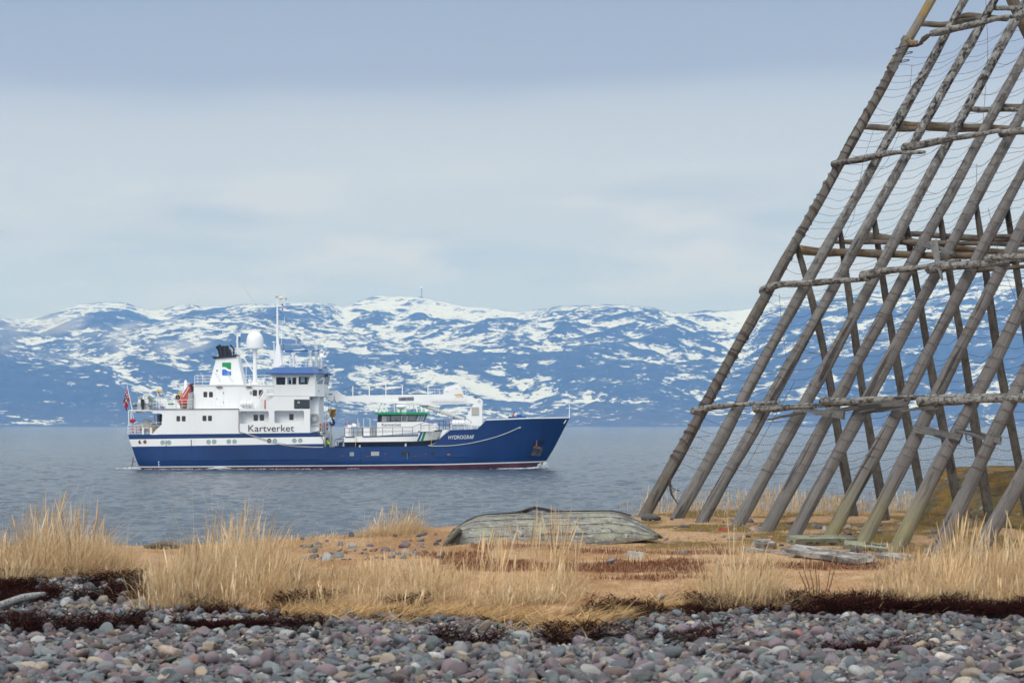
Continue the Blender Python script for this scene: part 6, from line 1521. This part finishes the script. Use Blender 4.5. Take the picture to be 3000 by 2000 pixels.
bp = N(nt, 'ShaderNodeBump'); bp.inputs['Strength'].default_value = .5; bp.inputs['Distance'].default_value = .006; L(nt, nz.outputs[0], bp.inputs['Height']); L(nt, bp.outputs[0], b.inputs['Normal'])
MATS['cobble'] = sm_
v1, f1 = ico(2); v2, f2 = ico(3)
lowS = [stone_shape(v1, rng) for _ in range(24)]; 
NS = 76000
sy_ = 8.6 + (17.6 - 8.6) * rng.random(NS) ** .9; sx_ = (rng.random(NS) * 2 - 1) * (.250 * sy_ + 1.9)
se = edge_y(sx_, sy_); keep = (sy_ < se + rng.normal(0, .10, NS)) & (rng.random(NS) < np.where(sy_ > 14.6, .85, 1.0)); keep &= rng.random(NS) > weed_mask(sx_, sy_) * .975
sx_, sy_ = sx_[keep], sy_[keep]; ns = len(sx_)
srad = np.clip(.0195 * np.exp(rng.normal(0, .47, ns)), .008, .056) * np.interp(sy_, [11, 14, 17], [1.12, .95, .9])
sz_ = ground(sx_, sy_) + srad * rng.uniform(-.05, .55, ns)
spal = rng.choice(len(PAL), ns, p=PW)
pxs = land_px(sx_, sy_); pys = land_py(sx_, sy_, sz_); seen = (pxs > 5) & (pxs < 2995) & (pys < 1990)
score = np.where(seen, srad / sy_, 0); big = np.argsort(-score)[:300]; isbig = np.zeros(ns, bool); isbig[big] = True
def rots(n, r, tilt=.45):
    yaw = r.uniform(0, 2 * PI, n); a_ = r.normal(0, tilt, n); b_ = r.normal(0, tilt, n)
    cz, sz = np.cos(yaw), np.sin(yaw); cx, sx = np.cos(a_), np.sin(a_); cy, sy = np.cos(b_), np.sin(b_)
    Rz = np.stack([np.stack([cz, -sz, 0 * cz], -1), np.stack([sz, cz, 0 * cz], -1), np.stack([0 * cz, 0 * cz, 1 + 0 * cz], -1)], 1)
    Rx = np.stack([np.stack([1 + 0 * cx, 0 * cx, 0 * cx], -1), np.stack([0 * cx, cx, -sx], -1), np.stack([0 * cx, sx, cx], -1)], 1)
    Ry = np.stack([np.stack([cy, 0 * cy, sy], -1), np.stack([0 * cy, 1 + 0 * cy, 0 * cy], -1), np.stack([-sy, 0 * cy, cy], -1)], 1)
    return np.einsum('nij,njk,nkl->nil', Rz, Rx, Ry)
def scatter(name, idx_xyz, rad, pal_cols, shapes, faces, tilt=.5, loc=(0, 0, 0)):
    n = len(rad); R = rots(n, rng, tilt); sh = rng.integers(0, len(shapes), n); S_ = np.stack(shapes)[sh]
    V = np.einsum('nij,nkj->nki', R, S_) * rad[:, None, None] + idx_xyz[:, None, :]
    nv = S_.shape[1]; Fq = (faces[None, :, :] + (np.arange(n) * nv)[:, None, None]).reshape(-1, 3)
    C_ = np.repeat(pal_cols, nv, 0); return big_mesh(name, V.reshape(-1, 3), Fq, sm_, loc=loc, colors=C_)
basecol = np.array([p[0] for p in PAL]); cols = basecol[spal] * np.exp(rng.normal(-.36, .33, ns))[:, None]
fine = ~isbig & (sy_ < 13.0) & (srad > .019) & (sy_ > 10.3); rest = ~isbig & ~fine
midS = [stone_shape(v2, rng) for _ in range(24)]
p3 = np.stack([sx_, sy_, sz_], -1); n_rest = int(rest.sum())
def pack(sel, shapes, faces):
    n = int(sel.sum()); R = rots(n, rng, .5); S_ = np.stack(shapes)[rng.integers(0, len(shapes), n)]
    V = np.einsum('nij,nkj->nki', R, S_) * srad[sel][:, None, None] + p3[sel][:, None, :]; nv = S_.shape[1]
    return V.reshape(-1, 3), (faces[None] + (np.arange(n) * nv)[:, None, None]).reshape(-1, 3), np.repeat(cols[sel], nv, 0)
Va, Fa, Ca = pack(rest, lowS, f1); Vb, Fb, Cb = pack(fine, midS, f2)
o = big_mesh('shingle', np.concatenate([Va, Vb]), np.concatenate([Fa, Fb + len(Va)]), sm_, colors=np.concatenate([Ca, Cb])); tag(o, kind='stuff')
protos = {}
def stone_obj(pal, shape_i, r):
    key = (pal, shape_i)
    if key not in protos:
        v = stone_shape(v2, rng); c = basecol[pal] * math.exp(rng.normal(0, .14)); me_o = big_mesh('beach_stone', v, f2, sm_, colors=np.broadcast_to(c, v.shape)); protos[key] = me_o; return me_o
    o = protos[key].copy(); col.objects.link(o); return o
for i in big:
    o = stone_obj(int(spal[i]), int(rng.integers(0, 5)), None); s_ = float(srad[i]); o.location = (sx_[i], sy_[i], sz_[i]); o.scale = (s_,) * 3
    o.rotation_euler = (rng.normal(0, .45), rng.normal(0, .45), rng.uniform(0, 6.28))
    tag(o, '%s rounded beach stone, one of the larger ones in the shingle' % PAL[spal[i]][1], 'stone', '%s stones in the shingle' % PAL[spal[i]][1])
# the few that stand out
for (px0, px1, py0, py1, c, fl, lab) in ((2722, 2798, 1893, 1941, (.52, .47, .44), .62, 'white blocky stone with a pinkish side, largest pale one in the shingle'), (2655, 2720, 1871, 1910, (.36, .27, .19), .35, 'flat tan slab tilted up in the shingle behind the white blocky stone'),
        (2545, 2598, 1902, 1924, (.34, .17, .16), .35, 'long pink stone lying flat in the shingle'), (2314, 2357, 1838, 1873, (.26, .115, .105), .75, 'reddish pink stone just below the seaweed band'), (2165, 2275, 1888, 1920, (.105, .085, .092), .35, 'long dark purple slab lying flat in the shingle'),
        (462, 536, 1880, 1930, (.34, .265, .215), .65, 'large tan stone, the most prominent among the shingle below the tall grass'), (596, 648, 1796, 1823, (.38, .41, .40), .55, 'pale blue-grey stone at the upper edge of the shingle'), (340, 385, 1725, 1752, (.30, .28, .24), .55, 'pale stone lying among the dark red seaweed'),
        (1776, 1808, 1632, 1650, (.20, .20, .20), .7, 'small grey stone on the turf near the overturned pale boat')):
    yy = 1.12 * FOC / ((py0 + py1) / 2 + 8 - HY); q = on_ground((px0 + px1) / 2, py1); wd = (px1 - px0) / 2 * q.y / FOC; hh = (py1 - py0) / 2 * q.y / FOC
    v = stone_shape(v2, rng); v = v / np.abs(v).max(0) * np.array([wd, wd * .8, hh]); o = big_mesh('beach_stone', v, f2, sm_, colors=np.broadcast_to(np.array(c), v.shape)); o.location = (q.x, q.y, q.z + hh * .8); o.rotation_euler = (rng.normal(0, .15), rng.normal(0, .15), 0)
    tag(o, lab, 'stone')
# stones lying in the turf and round the feet of the rack
tn = 190; tpx = np.concatenate([rng.uniform(880, 1290, 80), rng.uniform(1880, 2750, 110)]); tyy = np.concatenate([rng.uniform(18.0, 21.2, 80), rng.uniform(18.6, 24.5, 110)]); tx_ = (tpx - CX) / FOC * tyy
tr = np.clip(.028 * np.exp(rng.normal(0, .4, tn)), .012, .07); tz_ = ground(tx_, tyy) + tr * .2
o = scatter('turf_stones', np.stack([tx_, tyy, tz_], -1), tr, basecol[rng.choice(len(PAL), tn, p=PW)] * .85, lowS, f1); tag(o, kind='stuff')

# ---- blades
bl_, nt, b = _nt('dry_blade'); at = N(nt, 'ShaderNodeAttribute', attribute_name='tint')
df = N(nt, 'ShaderNodeBsdfDiffuse'); tr_ = N(nt, 'ShaderNodeBsdfTranslucent'); ms = N(nt, 'ShaderNodeMixShader'); ms.inputs[0].default_value = .30
L(nt, at.outputs['Color'], df.inputs[0]); L(nt, at.outputs['Color'], tr_.inputs[0]); L(nt, df.outputs[0], ms.inputs[1]); L(nt, tr_.outputs[0], ms.inputs[2])
L(nt, ms.outputs[0], [n for n in nt.nodes if n.type == 'OUTPUT_MATERIAL'][0].inputs[0]); nt.nodes.remove(b)
def blades(x, y, h, az, lean, curl, wd, colr, z=None, seg=4, head=None):
    """ribbons that rise from the ground, lean over towards az and curl further towards the tip"""
    n = len(x); z = ground(x, y) - .008 if z is None else z
    p = np.stack([x, y, z], -1); out = []; ang = lean.copy(); face = rng.uniform(0, 2 * PI, n)
    side = np.stack([np.cos(face), np.sin(face), np.zeros(n)], -1); st = h / seg
    for k in range(seg + 1):
        t = k / seg; w_ = wd * (1 - t) ** .6 if head is None else np.where(head, wd * (.55 if k < seg - 1 else (2.4 if k == seg - 1 else .6)), wd * (1 - t) ** .6)
        w_ = np.maximum(w_, .0006); out.append(p - side * w_[:, None] / 2); out.append(p + side * w_[:, None] / 2)
        d = np.stack([np.sin(ang) * np.cos(az), np.sin(ang) * np.sin(az), np.cos(ang)], -1); p = p + d * st[:, None]; ang = ang + curl / seg
        gz_ = z + .004; p[:, 2] = np.maximum(p[:, 2], gz_)
    V = np.stack(out, 1); nv = V.shape[1]; q = np.array([[2 * k, 2 * k + 1, 2 * k + 3, 2 * k + 2] for k in range(seg)])
    F_ = (q[None] + (np.arange(n) * nv)[:, None, None]).reshape(-1, 4); return V.reshape(-1, 3), F_, np.repeat(colr, nv, 0)
def join(parts):
    V, F_, C_, o = [], [], [], 0
    for v, f, c in parts: V.append(v); F_.append(f + o); C_.append(c); o += len(v)
    return np.concatenate(V), np.concatenate(F_), np.concatenate(C_)
STRAW = np.array([(.66, .515, .325), (.72, .59, .40), (.54, .395, .23), (.78, .665, .49), (.58, .42, .245), (.36, .235, .13)]) * np.array((.97, .93, .87)); SW = np.array([.27, .20, .18, .10, .15, .10])
def straw(n, k=1.0): return STRAW[rng.choice(6, n, p=SW)] * np.exp(rng.normal(0, .12, n))[:, None] * k
def tussocks(px0, px1, y0, y1, nt_, per, hprof, rad=.10, wind=.25, upright=.55, flat=.42, wd=.0030, heads=.04, tl=.18, ts=.22):
    """nt_ tufts of per blades each; hprof(px) gives the height of the growth"""
    cpx = rng.uniform(px0, px1, nt_); cyy = rng.uniform(y0, y1, nt_); tx = np.repeat((cpx - CX) / FOC * cyy, per); ty = np.repeat(cyy, per); n = nt_ * per
    rr = np.abs(rng.normal(0, rad, n)); th = rng.uniform(0, 2 * PI, n); x = tx + rr * np.cos(th); y = ty + rr * np.sin(th) * .8
    tdir = np.repeat(rng.normal(wind, 1.1, nt_), per); tln = np.repeat(np.abs(rng.normal(tl, ts, nt_)), per)          # each tuft is blown or trodden its own way
    H = .84 * np.maximum(hprof(land_px(x, y)), .02) * np.repeat(np.minimum(np.exp(rng.normal(-.06, .42, nt_)), 1.28), per)
    u = rng.random(n); lying = u < flat; stem = u > 1 - heads
    h = H * np.where(lying, rng.uniform(.40, 1.45, n), np.where(stem, rng.uniform(.80, 1.15, n), np.exp(rng.normal(-.33, .30, n))))
    lean = np.where(lying, rng.uniform(.75, 1.5, n), np.where(stem, np.abs(rng.normal(.10, .10, n)), np.abs(tln + rng.normal(.10, .28, n))))
    curl = np.where(lying, rng.uniform(-.2, 1.1, n), np.where(stem, rng.normal(.15, .12, n), np.abs(rng.normal(.55, .6, n))))
    az = np.where(lying, rng.uniform(0, 6.28, n), np.where(rng.random(n) < .35, th, tdir + rng.normal(0, .7, n)))
    old = np.where(lying, .80, 1.04)[:, None]
    return blades(x, y, h, az, lean, curl, wd * rng.uniform(.6, 1.5, n), straw(n) * old * np.repeat(np.exp(rng.normal(-.04, .16, nt_)), per)[:, None], head=stem, seg=5)
def hp(*pts): a_, b_ = np.array(pts).T; return lambda q: np.interp(q, a_, b_)
def make_tuft(name, parts, label, loc):
    V, F_, C_ = join(parts); o = big_mesh(name, V, F_, bl_, loc=loc, colors=C_, smooth=True); tag(o, label, 'grass', 'clumps of tall dry grass'); return o
def L_(px, y): return ((px - CX) / FOC * y, y, gz((px - CX) / FOC * y, y))
make_tuft('grass_tussock', [tussocks(-420, 300, 17.3, 18.6, 84, 160, hp((-420, .36), (-200, .36), (0, .22), (40, .40), (150, .48), (280, .42), (330, .27))), tussocks(250, 400, 17.3, 18.3, 26, 110, hp((250, .28), (400, .18))), tussocks(-420, 420, 17.0, 17.5, 52, 110, hp((0, .18), (420, .10)), flat=.7), tussocks(15, 70, 16.6, 16.9, 4, 90, hp((0, .22), (80, .2)), rad=.06)],
          'broad tall clump of pale dry grass at the left edge, in front of the water', L_(150, 17.6))
make_tuft('grass_tussock', [tussocks(440, 860, 14.9, 16.9, 70, 160, hp((430, .20), (480, .28), (600, .42), (720, .52), (800, .40), (860, .27))), tussocks(430, 860, 14.6, 15.2, 40, 130, hp((430, .22), (860, .20)), flat=.75), tussocks(560, 830, 15.6, 16.4, 10, 12, hp((560, .34), (700, .42), (830, .34)), heads=.5, flat=.1), tussocks(40, 90, 15.6, 15.8, 1, 10, hp((0, .05), (90, .05)))],
          'tall dry grass clump with seed heads below the ship, spilling on to the shingle', L_(650, 15.2))
make_tuft('grass_tussock', [tussocks(860, 1340, 14.7, 16.4, 46, 140, hp((850, .26), (1000, .18), (1200, .21), (1340, .23)), wind=.0, tl=.65, ts=.25), tussocks(860, 1700, 14.15, 14.7, 60, 120, hp((850, .20), (1340, .18), (1700, .10)), flat=.8), tussocks(1200, 1690, 14.9, 15.8, 20, 16, hp((1180, .24), (1400, .33), (1620, .50), (1700, .36)), heads=.7, flat=.05, wind=.1, rad=.06), tussocks(1540, 1680, 14.5, 15.3, 14, 90, hp((1540, .2), (1620, .28), (1690, .18)), flat=.3)],
          'wind-swept dry grass clump with thin stems standing in front of the pale boat', L_(1300, 14.9))
make_tuft('grass_tussock', [tussocks(1085, 1245, 21.2, 21.8, 14, 130, hp((1080, .16), (1130, .24), (1200, .26), (1250, .14)), rad=.08), tussocks(1090, 1240, 21.2, 21.7, 3, 4, hp((1090, .30), (1150, .40), (1240, .30)), heads=.9, flat=0)],
          'small rounded dry grass tussock on the rise beside the pale boat', L_(1165, 21.4))
make_tuft('grass_tussock', [tussocks(2060, 2290, 14.75, 15.5, 34, 140, hp((2030, .16), (2100, .32), (2150, .42), (2200, .34), (2300, .16)), rad=.09), tussocks(2020, 2420, 14.6, 15.1, 22, 110, hp((2020, .2), (2420, .14)), flat=.85)],
          'dry grass tussock rising to a point in front of the rack feet', L_(2160, 15.0))
make_tuft('grass_tussock', [tussocks(2570, 3480, 14.95, 16.6, 130, 150, hp((2560, .16), (2640, .20), (2720, .25), (2850, .22), (3000, .26), (3120, .28))), tussocks(2540, 3480, 14.75, 15.2, 66, 120, hp((2540, .16), (3100, .22)), flat=.85), tussocks(2680, 3080, 15.2, 16.2, 18, 20, hp((2680, .36), (2760, .42), (3080, .36)), heads=.6, flat=.05)],
          'wide tangle of dry grass at the right edge, above the dark seaweed', L_(2800, 15.2))
# low turf, heath and the thin fringe along the water side
n = 140000; tpx = rng.uniform(-480, 3480, n); tyy = 13.5 + (28.5 - 13.5) * rng.random(n) ** 1.25; tx_ = (tpx - CX) / FOC * tyy
ok = (tyy > edge_y(tx_, tyy) - .05) & (tyy < np.interp(tpx, FAR_PX, FAR_Y) + .8); tx_, tyy = tx_[ok], tyy[ok]; n = len(tx_); hm = heath_mask(tx_, tyy); red = rng.random(n) < hm * .8
pn = fbm(tx_ * 2.2, tyy * 1.3, 5, 101); mossy = (rng.random(n) < .8 * smooth((land_px(tx_, tyy) - 1750) / 150) * smooth((tyy - 18.6) / 2.0) * smooth((pn - .42) / .14))
cc = straw(n, .88) * np.array((1.0, .85, .73)); cc = np.where(mossy[:, None], np.array((.19, .14, .045)) * np.exp(rng.normal(0, .2, n))[:, None], cc); cc = np.where(red[:, None], np.array((.150, .050, .026)) * np.exp(rng.normal(0, .3, n))[:, None], cc)
parts = [blades(tx_, tyy, np.where(red, rng.uniform(.02, .055, n), rng.uniform(.012, .05, n)), rng.uniform(0, 6.28, n), np.where(red, rng.uniform(0, .5, n), rng.uniform(.3, 1.45, n)), rng.uniform(0, .8, n), np.where(red, .006, .0045) * rng.uniform(.7, 1.3, n), cc, seg=2)]
parts.append(tussocks(1830, 2790, 25.6, 28.2, 110, 36, hp((1800, .14), (1900, .30), (2150, .22), (2300, .30), (2500, .20), (2800, .28)), rad=.12, heads=.35, flat=.25))
parts.append(tussocks(840, 1120, 20.0, 21.2, 26, 40, hp((840, .06), (1100, .10)), rad=.12)); parts.append(tussocks(420, 860, 19.6, 20.6, 40, 40, hp((420, .05), (860, .12)), rad=.14))
parts.append(tussocks(1240, 2060, 15.6, 20, 60, 12, hp((1240, .08), (2060, .10)), rad=.10)); parts.append(tussocks(2150, 2960, 16.4, 19, 60, 22, hp((2150, .12), (2960, .16)), rad=.12)); parts.append(tussocks(2580, 3060, 16.6, 18.6, 34, 40, hp((2580, .10), (2720, .14), (3060, .15)), rad=.10, heads=.1))
V, F_, C_ = join(parts); o = big_mesh('dry_grass', V, F_, bl_, colors=C_); tag(o, kind='stuff')
# flattened straw along the tide line
n = 16000; tpx = np.concatenate([rng.uniform(820, 2080, int(n * .75)), rng.uniform(2000, 3040, n - int(n * .75))]); tx0 = (tpx - CX) / FOC * 14.3; ee = edge_y(tx0, np.full(n, 14.3)); tyy = ee + rng.normal(-.18, .22, n); tx_ = (tpx - CX) / FOC * tyy
ok = fbm(tx_ * 2.6, tyy * 2.6, 3, 121) > np.where(tpx > 2000, .60, .44); tx_, tyy = tx_[ok], tyy[ok]; n = len(tx_)
lay = blades(tx_, tyy, rng.uniform(.06, .22, n), rng.normal(.2, 1.2, n), rng.uniform(1.1, 1.5, n), rng.uniform(-.1, .6, n), .0045 * rng.uniform(.7, 1.4, n), straw(n, 1.0) * np.array((1.0, .92, .78)), z=ground(tx_, tyy) + rng.uniform(.0, .05, n))
o = big_mesh('flattened_straw', *lay[:2], bl_, colors=lay[2]); tag(o, kind='stuff')
# washed-up weed
n = 420000; tyy = 11.8 + (17.3 - 11.8) * rng.random(n); tx_ = (rng.random(n) * 2 - 1) * (.25 * tyy); wm_ = weed_mask(tx_, tyy); ok = rng.random(n) < wm_; tx_, tyy = tx_[ok], tyy[ok]; n = len(tx_)
wc = np.array([(.020, .010, .010), (.045, .014, .011), (.012, .009, .010), (.075, .022, .014)])[rng.choice(4, n, p=[.38, .27, .17, .18])] * np.exp(rng.normal(0, .2, n))[:, None]
wz_ = ground(tx_, tyy) + .012 + .07 * rng.random(n) * smooth((fbm(tx_ * 4, tyy * 4, 3, 131) - .3) / .3)
wd_ = blades(tx_, tyy, rng.uniform(.02, .10, n), rng.uniform(0, 6.28, n), rng.uniform(1.05, 1.65, n), rng.uniform(-.6, 1.4, n), .007 * rng.uniform(.5, 1.6, n), wc, z=wz_, seg=3)
o = big_mesh('seaweed', *wd_[:2], bl_, colors=wd_[2]); tag(o, kind='stuff')
# twigs
tw = thing('bare_shrub', on_ground(2395, 1722), 'few bare reddish twigs sprouting from the turf below the planks', 'shrub'); b = MB()
for (u, v) in ((2340, 1672), (2352, 1660), (2372, 1668), (2388, 1655), (2398, 1680), (2432, 1668), (2446, 1660)):
    q0 = on_ground(2392 + (u - 2392) * .35, 1724); q1 = P(u, v, q0.y); b.tube([q0 - Vector((0, 0, .02)), q0.lerp(q1, .5) + Vector((.01, 0, .0)), q1], [.004, .0035, .002], 5)
b.build('stems', paint('twig_brown', (.12, .05, .03), .8, .3, 20), tw)
# wreckage: boards, driftwood, brick
def lying(name, p, q_, w_, th, mt, lab, cat, lift=.02):
    a_, c_ = on_ground(*p) + Vector((0, 0, lift)), on_ground(*q_) + Vector((0, 0, lift)); o = board(name, a_, c_, w_, w_, th, mt, None, (0, -.45, 1)); tag(o, lab, cat); return o
lich = lichen_wood('pale_flaky_board', (.24, .22, .20), [((.40, .38, .36), .48, .56, 10, (1, 1, .3)), ((.06, .05, .045), .58, .62, 16, (1, 1, .3))], grain=(1, 1, .06))
grn = lichen_wood('greenish_beam', (.20, .20, .15), [((.27, .28, .20), .45, .6, 8, (1, 1, .3)), ((.06, .055, .045), .57, .61, 18, (1, 1, .3))], grain=(1, 1, .06))
lying('weathered_beam', (2315, 1612), (2498, 1606), .09, .06, grn, 'greenish weathered beam lying in front of the rack feet', 'board', .07)
lying('weathered_plank', (2176, 1612), (2330, 1630), .035, .02, lich, 'thin pale plank lying at the near end of the wreckage', 'board', .02)
lying('rotten_plank', (2310, 1622), (2540, 1652), .16, .04, lich, 'broad flaky whitish plank sloping down into the turf', 'board', .035)
lying('rotten_board', (2212, 1608), (2268, 1606), .09, .05, lich, 'short broken whitish board end beside the second pole group', 'board', .04)
lying('weathered_plank', (2470, 1618), (2602, 1626), .08, .04, grn, 'grey-green split plank lying under the lichen-footed poles', 'board', .05)
lying('weathered_plank', (2580, 1632), (2660, 1642), .12, .03, lich, 'pale plank stub half sunk in the grass by the last poles', 'board', .02)
pole('driftwood_log', [on_ground(-20, 1792) + Vector((0, 0, .03)), on_ground(60, 1778) + Vector((0, 0, .06)), on_ground(128, 1762) + Vector((0, 0, .05))], [.018, .028, .015], lichen_wood('bleached_wood', (.42, .42, .41), [((.25, .24, .23), .55, .65, 12, (.4, 1, 1))]), None, 12, .15, 3, 20)
o = col.objects.get('driftwood_log'); tag(o, 'bleached pale driftwood log among the stones at the left edge', 'driftwood')
b = MB(); q = on_ground(1862, 1628); b.box(q + Vector((0, 0, .02)), (.115, .07, .055), 0, Euler((.05, .08, .3)).to_matrix()); o = b.build('broken_brick', paint('pale_brick', (.38, .38, .36), .9, .2, 18, bump=.4)); tag(o, 'small pale block lying on the turf between the pale boat and the grass tussock', 'block')
for (u, v, lab) in ((2116, 1556, 'orange-red brick rubble scattered at the foot of the third pole'), (2250, 1584, 'orange-red brick bit at the foot of the fifth pole')):
    b = MB(); q = on_ground(u, v); 
    b.add([q + Vector((x_ * .035 + rnd.uniform(-.01, .01), y_ * .03, z_ * .025 + rnd.uniform(0, .02))) for x_ in (-1, 1) for y_ in (-1, 1) for z_ in (-.4, 1)], [(0, 1, 3, 2), (4, 6, 7, 5), (0, 4, 5, 1), (2, 3, 7, 6), (0, 2, 6, 4), (1, 5, 7, 3)])
    o = b.build('brick_rubble', paint('red_brick', (.30, .085, .045), .9, .3, 14, bump=.5)); tag(o, lab, 'brick')
q = on_ground(1908, 1530); v = stone_shape(v2, rng) * .10; o = big_mesh('boulder', v, f2, sm_, colors=np.broadcast_to(np.array((.07, .068, .07)), v.shape)); o.location = q + Vector((0, 0, .02)); tag(o, 'dark stone lying against the foot of the outermost pole', 'stone')
v = stone_shape(v2, rng) * np.array((.17, .12, .09)); q = on_ground(478, 1606); o = big_mesh('boulder', v, f2, sm_, colors=np.broadcast_to(np.array((.11, .095, .07)), v.shape)); o.location = q + Vector((0, 0, .03)); tag(o, 'low mossy dark boulder in the gap between the two tall grass clumps', 'stone')
